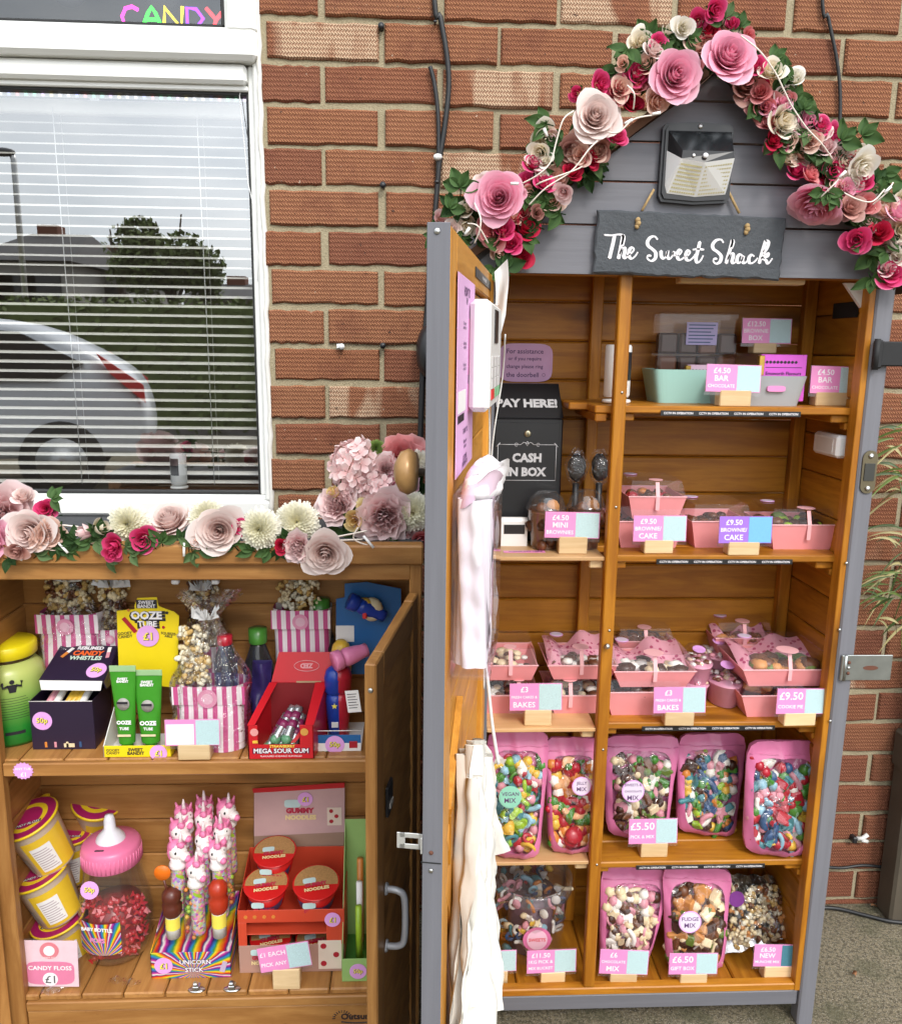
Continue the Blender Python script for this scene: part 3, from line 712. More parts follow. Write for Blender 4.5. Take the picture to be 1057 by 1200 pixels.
tree(200, 248, 345, 62, 22, 'rounded green tree across the road in the window reflection', 7000)
tree(140, 262, 330, 16, 24, 'thin sparse tree left of the rounded tree in the reflection', 350)
q = mir(16, 180, 15); lp = thing('street_lamp', 'tall grey street lamp at the left of the window reflection', 'street lamp', (q.x, q.y, 0))
m = MB(); m.tube([(0, 0, 0), (0, 0, q.z - .1), (-.03, 0, q.z)], .055, STEEL, 10, r1=.04); m.build('pole', lp)
m = MB(); m.ball((-.16, 0, q.z + .02), .2, flat('lamp_grey', (.08, .08, .085), .5), 14, (1, .5, .35)); m.build('lamp_head', lp)
# ------------------------------------------------------------------ the sweet shop shelves: a narrow grey shed standing off the wall
SY, SB = 1.37, 1.60            # front plane and inner back of the shed
shed = thing('display_shed', 'narrow grey painted shed with orange varnished inside, open door and shelves of sweets', 'shed', (0, 0, 0))
def fx(px, py=600, Y=SY): return at(px, py, Y).x
def fz(px, py, Y=SY): return at(px, py, Y).z
XR1 = at(1050, 338, SY).x         # outer right
XR0 = at(1018, 450, SY).x                # inner right
XL0 = .135; XL1 = .095                   # inner / outer left
ZT = fz(800, 325)                        # lintel underside
ZF = fz(800, 1166)                       # floor front edge, underside of wood
ZB = fz(700, 1186)                       # bottom of the grey rail
def part(name, mb, parent=shed, **k):
    o = mb.build(name, parent)
    for a, v in k.items(): o[a] = v
    return o
# back panel: horizontal tongue and groove boards
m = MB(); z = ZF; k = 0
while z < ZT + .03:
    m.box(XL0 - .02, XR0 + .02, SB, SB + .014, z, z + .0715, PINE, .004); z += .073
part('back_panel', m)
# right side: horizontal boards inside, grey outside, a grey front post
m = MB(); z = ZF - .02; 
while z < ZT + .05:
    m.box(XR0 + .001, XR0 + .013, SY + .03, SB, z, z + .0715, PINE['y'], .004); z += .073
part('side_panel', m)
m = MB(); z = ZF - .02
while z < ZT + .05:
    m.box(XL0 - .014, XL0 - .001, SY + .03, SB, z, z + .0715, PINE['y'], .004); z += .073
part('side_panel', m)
m = MB(); m.box(XR0 + .014, XR1 - .004, SY + .032, SB + .012, ZB, ZT + .08, GREY['z'], .003); part('outer_cheek', m)
m = MB(); m.box(XL1, XL0 - .0145, SY + .032, SB + .012, ZB, ZT + .08, GREY['z'], .003); part('outer_cheek', m)
m = MB(); m.box(XR0 - .003, XR1, SY, SY + .031, .0, ZT + .05, GREY['z'], .003)
m.box(XR0 - .0140, XR0 - .0031, SY + .003, SY + .030, ZF + .001, ZT - .001, PINE['z'], .001); part('front_post', m)
m = MB(); m.box(XL1, XL0, SY + .004, SY + .031, .0, ZT + .05, GREY['z'], .003); part('front_post', m)
for x in (XR1 - .035, XL1):
    m = MB(); m.box(x, x + .035, SB - .02, SB + .012, 0, ZB + .01, GREY['z'], .003); part('back_leg', m)
m = MB(); m.box(XL0 + .001, XR0 - .004, SY + .006, SY + .026, ZB, ZF, GREY['x'], .003); part('bottom_rail', m)
m = MB(); m.box(XL0 + .001, XR0 - .0126, SY + .004, SY + .024, ZF + .0005, ZF + .016, PINE['x'], .002); 
ZFL = ZF + .006
x = XL0 + .0015
while x < XR0 - .02:
    m.box(x, min(x + .070, XR0 - .001), SY + .0245, SB - .001, ZF - .008, ZFL, PINE['y'], .003); x += .072
part('floor', m)
# inner battens: corner posts and middle post on the back
for x0, x1 in ((XL0, XL0 + .022), (at(690, 420, SB - .02).x, at(704, 420, SB - .02).x), (XR0 - .024, XR0)):
    m = MB(); m.box(x0 + .001, x1, SB - .022, SB - .001, ZFL, ZT + .05, PINE['z'], .002); part('back_batten', m)
# divider post standing in the opening
dt = at(732, 330, SY + .02); db = at(693, 1155, SY + .02)
m = MB(); xm = at(719, 600, SY + .01).x; m.box(xm - .0105, xm + .0105, SY + .005, SY + .026, ZF + .017, ZT + .02, PINE['z'], .002)
for py in (460, 595, 740, 880, 1015): 
    zz = at(715, py, SY).z; m.lathe([(.0022, 0), (.0022, .0012)], STEEL, 10, tmat((xm + .002, SY + .0052, zz), (PI / 2, 0, 0)))
part('divider_post', m)
m = MB(); p = at(707, 757, SY); m.ball((xm - .002, SY - .002, p.z), .0052, STEEL, 12); part('hook_screw', m)

# shelves: right bay of pine, left bay of raw plywood; each has bearers and a warning tape
SH_R = []; SH_L = []
def tape(px0, px1, py, shelf, zc, h=.0092, yy=None, x_=None):
    m = MB(); x0, x1 = fx(px0, py), fx(px1, py); yy = SY + .0245
    m.box(x0, x1, yy - .0016, yy - .0002, zc - h / 2, zc + h / 2, BLACK, .0003)
    for k in range(4):
        m.text('CCTV IN OPERATION', INKW, face(lerp(x0, x1, (k + .5) / 4), yy - .0019, zc), h=h * .42, w=(x1 - x0) / 4 * .86, bold=.02)
    m.build('warning_tape', shelf)
for py, (t0, t1) in ((481, (779, 946)), (655, (774, 936)), (850, (757, 915)), (1012, (750, 903))):
    z = fz(850, py, SY + .025); th = .0125
    m = MB(); xa, xb = xm + .0108, XR0 - .0015
    for k in range(3):
        ya, yb = SY + .0250 + k * .0683, SY + .0250 + (k + 1) * .0683 - .0015
        m.box(xa - (.08 if k else 0), xb, ya, min(yb, SB - .0225), z - th / 2, z + th / 2, PINE['x'], .002)
    o = part('shelf', m); SH_R.append(z + th / 2)
    bm = MB()
    for x0, x1 in ((xb - .040, xb - .004), (xa, xa + .022)):
        bm = MB(); bm.box(x0, x1, SY + .034, SB - .03, z - th / 2 - .014, z - th / 2 - .0005, PINE['y'], .002)
        if x0 > xa: bm.box(xb - .016, xb, SY + .031, SY + .05, z - th / 2 - .026, z - th / 2 - .0142, PINE['y'], .002)
        bm.build('shelf_bearer', o)
    tape(t0, t1, py, o, z - th / 2 + .0015 if py != 481 else z - th / 2 + .001)
for py in (655, 856, 1012):
    z = fz(640, py, SY + .012); th = .007
    m = MB(); m.box(XL0 + .001, xm - .011, SY + .012, SB - .0225, z - th / 2, z + th / 2, PLY['x'], .001); o = part('shelf', m); SH_L.append(z + th / 2)
    bm = MB(); bm.box(xm - .035, xm - .0115, SY + .022, SB - .03, z - th / 2 - .016, z - th / 2 - .0005, PALE['y'], .002); bm.build('shelf_bearer', o)
# short bracket at the top left of the right bay, carrying the camera
zc = SH_R[0]
m = MB(); m.box(at(690, 470, 1.45).x, xm + .0125, SY + .028, SB - .023, zc - .0135, zc - .0005, PINE['x'], .002); m.box(at(690, 470, 1.45).x + .001, at(690, 470, 1.45).x + .022, SY + .03, SB - .024, zc - .028, zc - .014, PINE['y'], .002); part('camera_ledge', m)

# gable of grey boards, roof slopes and lintel
AP = at(838, 84, SY); EL = at(560, 300, SY); ER = at(1062, 328, SY)
gx0, gx1 = XL1 - .01, XR1 + .012
def roof_z(x):
    if x < AP.x: return lerp(EL.z, AP.z, (x - EL.x) / (AP.x - EL.x))
    return lerp(AP.z, ER.z, (x - AP.x) / (ER.x - AP.x))
m = MB(); brd_y = [ZT + .002, at(800, 266, SY).z, at(800, 215, SY).z, at(800, 168, SY).z, at(800, 119, SY).z, at(800, 70, SY).z]
for i in range(5):
    z0, z1 = brd_y[i] + (.0015 if i else 0), brd_y[i + 1] - .0015
    def clipx(z):
        tl = (z - EL.z) / (AP.z - EL.z); tr = (z - ER.z) / (AP.z - ER.z)
        return max(gx0, lerp(EL.x, AP.x, tl)), min(gx1, lerp(ER.x, AP.x, tr))
    a0, b0 = clipx(z0); a1, b1 = clipx(min(z1, AP.z - .004))
    if a1 >= b1 - .002: a1 = b1 = AP.x; 
    z1 = min(z1, AP.z - .004)
    m.prism([(a0, z0), (b0, z0), (b1, z1 - .004), (a1, z1 - .004)], SY - .006, SY + .006, GREY['x']); 
    m.prism([(a1, z1 - .004), (b1, z1 - .004), (b1, z1), (a1, z1)], SY - .0035, SY + .006, GREY['x'])
part('gable_boards', m)
m = MB(); m.box(XL0 - .02, XR0 + .01, SY + .008, SY + .030, ZT + .001, ZT + .03, PINE['x'], .002); m.box(at(795, 329, SY + .04).x, at(941, 329, SY + .04).x, SY + .031, SY + .06, ZT - .006, ZT + .012, PALE['x'], .002); part('lintel', m)
ROOF = flat('brown_roof_felt', (.11, .05, .025), .85, bump=.4, bscale=400.)
for a, b_ in ((EL, AP), (AP, ER)):
    d = Vector((b_.x - a.x, 0, b_.z - a.z)).normalized(); nrm = Vector((-d.z, 0, d.x)); a2 = a - d * (.03 if a is EL else 0); b2 = b_ + d * (.03 if b_ is ER else 0)
    m = MB(); P = []
    for q in (a2, b2):
        for y in (SY - .02, SB + .02): P.append(Vector((q.x, y, q.z)))
    lo = [P[0], P[2], P[3], P[1]]; m.hexa([p + nrm * .001 for p in lo] + [p + nrm * .014 for p in lo], ROOF); part('roof_panel', m)
# ceiling board inside, dark
m = MB(); m.box(XL0, XR0, SY + .031, SB, ZT + .055, ZT + .064, PINE['x'], .001); part('ceiling_board', m)

# hardware on the right post
m = MB(); p = at(1017, 553, SY); x, z = p.x, p.z
pts = [(x + .013 * math.cos(a) , z + (.024 if math.sin(a) > 0 else -.024) + .013 * math.sin(a)) for a in [2 * PI * i / 28 for i in range(28)]]
m.prism(pts, SY - .003, SY - .0003, flat('aged_brass', (.20, .17, .11), .4, .8)); m.box(x - .009, x + .009, SY - .0045, SY - .0031, z - .015, z + .015, flat('dark_recess', (.04, .04, .035), .5), .001)
for dz in (-.028, .028): m.lathe([(.005, 0), (.0035, .003), (0, .0035)], STEEL, 14, tmat((x, SY - .003, z + dz), (PI / 2, 0, 0)))
part('keeper_plate', m)
m = MB(); a = at(985, 767, SY); b2 = at(1041, 796, SY); GAL = flat('galvanised_plate', (.38, .40, .39), .38, .9, var=.3, scale=30.)
m.box(a.x + .008, b2.x, SY - .0045, SY - .001, b2.z, a.z, GAL, .001); m.box(a.x, a.x + .006, SY - .006, SY - .0005, b2.z, a.z, GAL, .001); m.tube([(a.x + .007, SY - .005, b2.z), (a.x + .007, SY - .005, a.z)], .0032, GAL, 10)
zc_ = (a.z + b2.z) / 2; SLT = flat('rusty_slot', (.13, .05, .03), .9)
xs_ = at(1018, 781, SY).x; m.prism([(xs_ + .014 * math.cos(t) * (1), zc_ + .0042 * math.sin(t)) for t in [2 * PI * i / 20 for i in range(20)]], SY - .0052, SY - .0046, SLT)
for dz in (-.010, 0, .010): m.lathe([(.0034, 0), (.0024, .002)], SLT if dz else STEEL, 10, tmat((at(995, 781, SY).x - .004, SY - .0045, zc_ + dz), (PI / 2, 0, 0)))
part('hasp', m)
m = MB(); a = at(1022, 400, SY); b2 = at(1100, 430, SY)
m.box(a.x, a.x + .012, SY - .016, SY - .0005, b2.z - .004, a.z + .002, MATTB, .003); m.box(a.x + .010, b2.x, SY - .012, SY - .002, b2.z, a.z, MATTB, .003)
m.tube([(a.x + .002, SY - .012, b2.z - .006), (a.x + .002, SY - .012, a.z + .004)], .005, MATTB, 12); part('strap_hinge', m)
for py in (660, 738, 845): 
    m = MB(); p = at((1040 - .1047 * (py - 335)) - 8, py, SY); m.lathe([(.0030, 0), (.0022, .0015)], STEEL, 12, tmat((p.x - .010, SY, p.z), (PI / 2, 0, 0))); part('screw', m)
# white corner bracket (upper right) and clear one on the floor
m = MB(); zc = ZT - .002; xr = XR0 - .0135
m.add([(xr, SY + .026, zc), (xr - .033, SY + .026, zc), (xr, SY + .026, zc - .040), (xr, SY + .034, zc), (xr - .033, SY + .034, zc), (xr, SY + .034, zc - .040)], [[0, 1, 2], [5, 4, 3], [0, 3, 4, 1], [1, 4, 5, 2], [2, 5, 3, 0]], flat('bracket_white', (.70, .69, .66), .5)); part('corner_bracket', m)
m = MB(); xr = XR0 - .0135; m.hexa([(xr - .03, SY + .026, ZF + .0165), (xr, SY + .026, ZF + .0165), (xr, SY + .03, ZF + .0165), (xr - .03, SY + .03, ZF + .0165), (xr - .004, SY + .026, ZF + .045), (xr, SY + .026, ZF + .045), (xr, SY + .03, ZF + .045), (xr - .004, SY + .03, ZF + .045)], flat('bracket_grey', (.50, .48, .45), .45)); part('corner_bracket', m)
# black felt pad on the right inner wall
m = MB(); a = at(975, 363, 1.49); y0 = lerp(SY, SB, .35); m.box(XR0 - .002, XR0 + .0005, 1.43, 1.515, at(990, 370, 1.47).z - .004, at(990, 357, 1.47).z + .004, MATTB, .0005); part('black_pad', m)

# ------------------------------------------------------------------ its door, standing open towards the viewer
DN = Vector((.0335, .80)); DHp = Vector((.128, SY - .004)); dv = (DHp - DN); DL = dv.length; dang = math.atan2(dv.y, dv.x)
# local frame: +x runs along the door from free edge to hinge, +y is its outer (left) side
door = bpy.data.objects.new('door', None); COL.objects.link(door); door.parent = shed; door.location = (DN.x, DN.y, 0); door.rotation_euler = (0, R(-1.1) * 0, dang); door.empty_display_size = .02
def dpt(px, py, yl=0.):
    """photo pixel -> door-local (x along the door, z) on the inner face plane offset yl"""
    r = ray(px, py); c, s_ = math.cos(dang), math.sin(dang)
    # inner face plane: points DN + t*(c,s) + yl*(-s,c)
    ox, oy = DN.x - s_ * yl, DN.y + c * yl
    # solve k*r.xy = o + t*(c,s)
    det = r.x * (-s_) - (-c) * r.y
    k = (ox * (-s_) - (-c) * oy) / det
    t = (r.x * k - ox) * c + (r.y * k - oy) * s_
    return t, r.z * k + H
ZDT = at(529, 262, DN.y).z; ZDB = ZB - .01
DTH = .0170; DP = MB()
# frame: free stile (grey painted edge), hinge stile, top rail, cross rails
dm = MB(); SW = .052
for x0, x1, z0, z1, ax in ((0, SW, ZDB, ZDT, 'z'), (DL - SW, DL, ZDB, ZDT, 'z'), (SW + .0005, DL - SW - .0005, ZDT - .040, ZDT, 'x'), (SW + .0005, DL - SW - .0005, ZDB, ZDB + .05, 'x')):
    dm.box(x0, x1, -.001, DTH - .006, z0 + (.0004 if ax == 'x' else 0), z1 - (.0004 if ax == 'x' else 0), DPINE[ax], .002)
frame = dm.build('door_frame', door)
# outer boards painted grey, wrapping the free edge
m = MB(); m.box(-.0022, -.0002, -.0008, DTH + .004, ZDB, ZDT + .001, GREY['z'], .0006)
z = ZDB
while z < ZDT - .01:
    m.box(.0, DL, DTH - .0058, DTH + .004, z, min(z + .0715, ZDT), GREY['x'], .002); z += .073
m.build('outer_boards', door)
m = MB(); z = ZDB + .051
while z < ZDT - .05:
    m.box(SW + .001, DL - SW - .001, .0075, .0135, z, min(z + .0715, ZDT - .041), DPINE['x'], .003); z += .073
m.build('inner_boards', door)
# diagonal and cross braces low on the inner face
def bar(mb, t0, z0, t1, z1, wd, y0, y1, mat):
    d = Vector((t1 - t0, z1 - z0)).normalized(); n_ = Vector((-d.y, d.x)) * wd / 2
    a, b_ = Vector((t0, z0)), Vector((t1, z1)); mb.prism([tuple(a + n_), tuple(b_ + n_), tuple(b_ - n_), tuple(a - n_)], y0, y1, mat)
m = MB(); t0, zz0 = dpt(528, 1000); t1, zz1 = dpt(568, 815); bar(m, .052, at(520, 1010, .83).z, .20, at(560, 830, .99).z, .05, -.0015, .007, DPINE['z'])
bar(m, .052, at(520, 1010, .83).z - .03, .24, at(520, 1010, .83).z - .27, .05, -.0012, .007, DPINE['z']); m.build('door_brace', door)
m = MB(); a = at(524, 975, .84); m.box(.0535, .075, -.0035, .006, a.z - .050, a.z + .012, PINE['z'], .001); m.build('brace_block', door)
# seam, screws and staple plate on the free edge
m = MB(); zz = at(504, 1011, .8).z; m.box(-.0026, -.0021, .0005, .0225, zz - .0008, zz + .0008, MATTB, .0002)
for py, k in ((271, 1.), (999, .8), (1020, .9)):
    zz = at(515, py, .8).z; m.lathe([(.0032 * k, 0), (.0026 * k, .0012)], SLT if py == 999 else STEEL, 12, tmat((-.0022, .0115, zz), (0, -PI / 2, 0)))
m.build('edge_screws', door)
m = MB(); zz = at(480, 992, .8).z; GALW = flat('pale_galvanised', (.62, .62, .60), .4, .6)
for dz in (-.0065, .0065): m.box(.004, .0055, DTH + .0045, DTH + .030, zz + dz - .0028, zz + dz + .0028, GALW, .0006)
m.box(.004, .0055, DTH + .024, DTH + .033, zz - .0093, zz + .0093, GALW, .0006); m.box(.004, .0055, DTH + .0042, DTH + .0095, zz - .0093, zz + .0093, GALW, .0006)
m.box(-.0040, .004, DTH + .0042, DTH + .0058, zz - .0093, zz + .0093, GALW, .0006); m.build('lock_staple', door)
m = MB(); zz = at(487, 562, .8).z; BRS = flat('brass_knob', (.36, .20, .075), .35, .15, var=.2, scale=120.); T = tmat((.045, DTH + .0045, zz), (-PI / 2, 0, 0))
m.lathe([(.008, 0), (.008, .002), (.0042, .003), (.0042, .013)], STEEL, 20, T); m.lathe([(.0045, .013), (.020, .016), (.0240, .024), (.021, .032), (.010, .038), (0, .0385)], BRS, 28, T); m.build('knob', door)
m = MB(); T = tmat((.058, DTH + .0042, zz - .03)); 
m.box(.040, .052, DTH + .0042, DTH + .006, zz - .06, zz + .025, STEEL, .001); m.build('knob_plate', door)
# black label near the top of the door
m = MB(); t0, z0 = dpt(556, 299); t1, z1 = dpt(574, 319); zl = ZDT - .021
m.box(t0, t1, -.0024, -.0012, zl - .006, zl + .006, BLACK, .0003); m.text('NO CASH LEFT OVERNIGHT', INKW, tmat(((t0 + t1) / 2, -.0026, zl), (PI / 2, 0, 0)), h=.004, w=abs(t1 - t0) * .9, bold=.02); m.build('label_strip', door)

# ------------------------------------------------------------------ things fixed to or hung on the door
dM = Matrix.Translation((DN.x, DN.y, 0)) @ Matrix.Rotation(dang, 4, 'Z')
def dthing(name, label, cat, t, y, z): 
    return thing(name, label, cat, dM @ Vector((t, y, z)), dang)
# pink notice (opening times / how to pay)
ta, za = dpt(533, 318); tb, zb = dpt(553, 326); zbot = dpt(533, 558)[1]; tb2, zbot2 = dpt(550, 540)
wn = tb - ta; hn = za - zbot
no = dthing('pink_notice', 'long narrow pink paper notice pinned to the inside of the open door', 'notice', ta, -.003, zbot)
m = MB(); NOTP = flat('notice_pink', (.72, .42, .68), .6, var=.04)
m.box(0, wn, -.0008, 0, 0, hn, NOTP, .0002); m.build('sheet', no)
m = MB()
def nt(txt, u, v, h, mat=INKP, w=None, bold=.02): m.text(txt, mat, tmat((u * wn, -.0011, v * hn), (PI / 2, 0, 0)), h=h * hn, w=(w or .8) * wn, bold=bold)
nt('HOW TO', .5, .93, .05); nt('PAY', .5, .885, .035)
nt('Choose your\nsweet treats', .38, .76, .04); nt('Scan the card\non the shelf', .4, .66, .04); nt('Pay by phone\nor with cash', .4, .55, .04)
m.box(.62 * wn, .95 * wn, -.0013, -.0009, .50 * hn, .80 * hn, TAGP, .0001); m.box(.62 * wn, .95 * wn, -.0013, -.0009, .30 * hn, .45 * hn, TAGP, .0001)
m.box(.06 * wn, .48 * wn, -.0013, -.0009, .32 * hn, .43 * hn, PAPER, .0001); m.box(.06 * wn, .40 * wn, -.0013, -.0009, .27 * hn, .31 * hn, INKB, .0001)
nt('THANK YOU', .5, .21, .03); nt('Please close\nthe door', .5, .14, .05); nt('CUSTOMER\nINFORMATION', .5, .05, .06)
m.build('lettering', no)
# white handset in its cradle
t0, z0 = dpt(556, 350, -.01); t1, z1 = dpt(560, 478, -.01)
hs = dthing('card_handset', 'white card payment handset mounted upright inside the open door', 'card reader', t0, -.004, z1)
hh = z0 - z1; wd = max(.05, dpt(584, 420, -.026)[0] - t0)
m = MB(); prf = [(0, .01 * 1), (.03, 0), (.026, 0)]
pts = [(-.004, .008), (.004, 0), (.024, .002), (.030, .02), (.030, hh * .55), (.036, hh * .66), (.034, hh - .012), (.024, hh), (.006, hh - .004), (-.004, hh - .03)]
# outline is the depth (−y) against height; the body runs along the door
vs = []; n_ = len(pts)
for tt in (0., .006, wd - .006, wd): 
    ins = .004 if tt in (0., wd) else 0
    vs += [(tt, -(d + .004 - (ins if d > .01 else 0)), min(max(zq, ins), hh - ins)) for d, zq in pts]
fs = [[j * n_ + i, j * n_ + (i + 1) % n_, (j + 1) * n_ + (i + 1) % n_, (j + 1) * n_ + i] for j in range(3) for i in range(n_)] + [list(range(n_)), list(range(3 * n_, 4 * n_))]
m = MB(); m.box(0, wd, -.025, -.001, 0, hh, OFFW, .007); m.build('body', hs)
m = MB(); m.box(wd * .3, wd * .6, -.0262, -.0248, hh * .62, hh * .93, BLACK, .001); m.build('screen', hs)
m = MB()
for i in range(4):
    for j in range(3): m.box(wd * (.12 + j * .27), wd * (.12 + j * .27 + .21), -.0264, -.0248, hh * (.10 + .10 * i), hh * (.10 + .10 * i) + .012, flat('key_grey', (.55, .53, .52), .5) if i else (INKR if j == 0 else flat('key_green', (.2, .45, .25), .5)), .001)
m.build('keypad', hs)
# trailing wire and ribbon
m = MB(); P = [dM @ Vector((t0 + wd + .01, -.012 - .004 * math.sin(i), z1 + .02 - i * .055)) for i in range(9)]; m.tube(smooth(P), .0012, OFFW, 6)
P = [dM @ Vector((t0 + wd - .01, -.035, z1 + .09)), dM @ Vector((t0 + wd + .03, -.03, z1 + .03)), dM @ Vector((t0 + wd + .012, -.02, z1 - .06)), dM @ Vector((t0 + wd + .02, -.012, z1 - .2))]; m.tube(smooth(P), .001, OFFW, 6)
tag(m.build('thin_wire'), 'thin white wire trailing down the door below the white handset', 'wire')
m = MB(); a = at(583, 330, 1.28)
rib = [(578, 322), (586, 340), (589, 325), (583, 352), (588, 385)]
def rbn(u, w_):
    x = a.x + (u - .5) * .012 + .004 * math.sin(w_ * 5) + .004; return Vector((x * 1. - .004 + .006 * (1 - w_) * u, 1.27 + .012 * math.sin(u * 4 + w_ * 3), a.z + .022 - w_ * .125 + (u - .5) * .018 * (1 if w_ < .5 else -1)))
m.grid(rbn, 5, 12, PAPER); so = tag(m.build('white_ribbon'), 'short white ribbon end hanging at the hinge side of the open door top', 'ribbon')
# clear acrylic holder full of paper bags
ta, za = dpt(530, 580, -.004); zb_ = dpt(530, 782, -.004)[1]; dp = .042; te = dpt(588, 600, -.004 - dp)[0] - ta
ah = dthing('bag_holder', 'tall clear acrylic holder on the door filled with white paper bags', 'bag holder', ta, -.004, zb_)
hH = za - zb_; ACR = clear('acrylic', (.98, .96, .98), 1.30, .02, haze=.012)
m = MB(); wl = .003
m.box(0, wl, -dp, 0, 0, hH, ACR, .0008); m.box(te - wl, te, -dp, 0, 0, hH, ACR, .0008); m.box(wl + .0003, te - wl - .0003, -dp, -dp + wl, 0, hH * .97, ACR, .0008); m.box(wl + .0003, te - wl - .0003, -wl, 0, 0, hH, ACR, .0008); m.box(0, te, -dp, 0, -.004, -.0003, ACR, .0008)
m.build('acrylic_box', ah)
PB = flat('bag_paper', (.86, .84, .85), .75, var=.05, scale=20.); PBP = flat('bag_paper_pink', (.80, .60, .72), .7, var=.1, scale=30.)
pb = thing('paper_bags', 'rolled white and pink paper bags stuffed inside the clear acrylic holder', 'paper bags', dM @ Vector((ta, -.004, zb_)), dang)
rw = random.Random(2)
for i in range(4):
    m = MB(); xx = lerp(.022, te - .022, i / 3); m.grid(lambda u, w_: Vector((xx + (.0165 + .0022 * math.sin(5 * 6.283 * u + 4 * w_ + i) + .0012 * math.sin(30 * w_ + 12 * u)) * math.cos(6.283 * u) + .003 * math.sin(6 * w_ + i), -.021 + (.0165 + .0022 * math.sin(5 * 6.283 * u + 4 * w_ + i)) * math.sin(6.283 * u), lerp(.006, hH * .97, w_))), 40, 26, PBP if i == 1 else PB, wrap=True); m.build('paper_bag', pb)
for i in (0, 5):
    m = MB(); y = -.007 - i * .0055; x0 = .012 + rw.uniform(0, .01); x1 = te - .008 - rw.uniform(0, .01); z0 = .02 + rw.uniform(0, .02); z1 = hH * rw.uniform(.93, 1.0); ph = rw.uniform(0, 6)
    def fnb(u, w_): return Vector((lerp(x0, x1, u), y + .004 * math.sin(7 * u + ph + 2 * w_) + .003 * math.sin(11 * w_ + ph) + (0 if w_ < .85 else -(w_ - .85) * .06 * (1 if i > 2 else .3)), lerp(z0, z1, w_) + .004 * math.sin(9 * u + ph)))
    m.grid(fnb, 14, 18, PBP if i in (0, 2, 4) else PB); m.build('paper_bag', pb)
for i in range(4):
    m = MB(); cx_ = lerp(.025, te - .025, i / 3); cy_ = -.020 - .006 * (i % 2); 
    def fnr(u, w_):
        a = 2 * PI * u * 1.0; r_ = .021 + .003 * math.sin(3 * a + i); return Vector((cx_ + math.cos(a) * r_, cy_ + math.sin(a) * r_ * .8 - .01 * w_, hH * .96 + .045 * w_ - .02 * w_ * w_ + .008 * math.sin(2 * a)))
    m.grid(fnr, 16, 5, PBP if i == 0 else PB, wrap=True); m.ball((cx_, cy_ - .004, hH * .96 + .010), .021, PB, 12, (1, .8, .7), lump=.12, seed=i); m.build('rolled_top', pb)
# bunch of white carrier bags hung lower on the door
cb0 = dpt(566, 868, -.03); 
cbm = flat('white_cotton', (.70, .67, .61), .9, var=.13, scale=22., bump=.5, bscale=60.)
bg_ = dthing('carrier_bags', 'bunch of white cotton carrier bags hanging from a string on the door', 'carrier bag', cb0[0], -.03, cb0[1])
def drape(x0, x1, top, bot, wt_, wb, y, seed, mat=cbm, n=26):
    rr = random.Random(seed); ph = [rr.uniform(0, 6.28) for _ in range(5)]
    def fn(u, w_):
        wdt = lerp(wt_ * .42, wb, w_ ** .5); xc = lerp(x0, x1, w_)
        fold = .010 * math.sin(u * 11 + ph[0] + w_ * 1.5) * (.4 + w_) + .006 * math.sin(u * 23 + ph[1] - w_ * 4) + .0025 * math.sin(u * 47 + ph[4] + 9 * w_) + .002 * math.sin(31 * w_ + 13 * u)
        return Vector((xc + (u - .5) * wdt, y + fold - .02 * math.sin(PI * u) * w_, lerp(top, bot, w_) + .014 * math.sin(u * 7 + ph[2]) * w_ + .01 * math.sin(u * 17 + ph[3]) * w_))
    return MB().grid(fn, n, 22, mat)
for i, (x0, x1, t_, b_, w0, w1, y) in enumerate(((-.03, -.10, .0, -.62, .06, .15, .018), (-.03, -.08, .012, -.52, .05, .14, .008), (-.02, -.07, -.01, -.30, .04, .12, -.002), (-.05, -.10, -.02, -.36, .04, .09, .004), (.04, .06, -.02, -.18, .03, .07, .006), (-.03, -.07, -.16, -.80, .08, .18, .010), (.03, .05, -.03, -.25, .03, .06, .012))):
    drape(x0, x1, t_, b_, w0, w1, y, i + 20).build('hanging_bag', bg_)
m = MB(); m.tube(smooth([Vector((.0, -.02, -.03)), Vector((.01, -.01, .02)), Vector((.02, .0, .09)), Vector((.03, .015, .16))]), .0022, OFFW, 7); m.build('string', bg_)
# ------------------------------------------------------------------ the low pine cabinet under the window
KY, KB = 1.30, 1.49
cab = thing('display_cabinet', 'low natural pine cabinet with both doors open standing under the window', 'cabinet', (0, 0, 0))
def kx(px, py, Y=KY): return at(px, py, Y).x
def kz(px, py, Y=KY): return at(px, py, Y).z
KX1 = kx(493, 900); KXS = kx(479, 900)          # right stile outer / inner edge
KX0 = kx(2, 920) - .036; KXL = kx(4, 920) 
KZT = kz(250, 637); KZ1 = kz(250, 660); KZ2 = kz(250, 680)
KZS = kz(250, 893); KZS2 = kz(250, 909); KZF = kz(250, 1165); KZF2 = kz(250, 1182)
def kpart(name, mb, parent=cab): return mb.build(name, parent)
m = MB(); m.box(KX0 - .03, KX1 + .002, KY - .012, KY + .02, KZ1, KZT, OAK['x'], .003)
m.box(KX0 - .03, KX1 + .002, KY + .0205, KB + .022, KZ1 + .012, KZT - .003, flat('dark_grey_felt', (.055, .058, .062), .85, var=.2, bump=.3, bscale=500.), .002)
kpart('top_board', m)
m = MB(); m.box(KX0, KXS + .002, KY, KY + .02, KZ2, KZ1 - .0005, OAK['x'], .002); kpart('front_rail', m)
m = MB(); z = .10
while z < KZ1:
    m.box(KX0, KX1 - .01, KB, KB + .012, z, min(z + .0715, KZ1), OAK['x'], .004); z += .073
kpart('back_panel', m)
for x0 in (KX1 - .014, KX0):
    m = MB(); z = .10
    while z < KZ1:
        m.box(x0, x0 + .012, KY + .021, KB - .001, z, min(z + .0715, KZ1 + .01), OAK['y'], .004); z += .073
    kpart('side_panel', m)
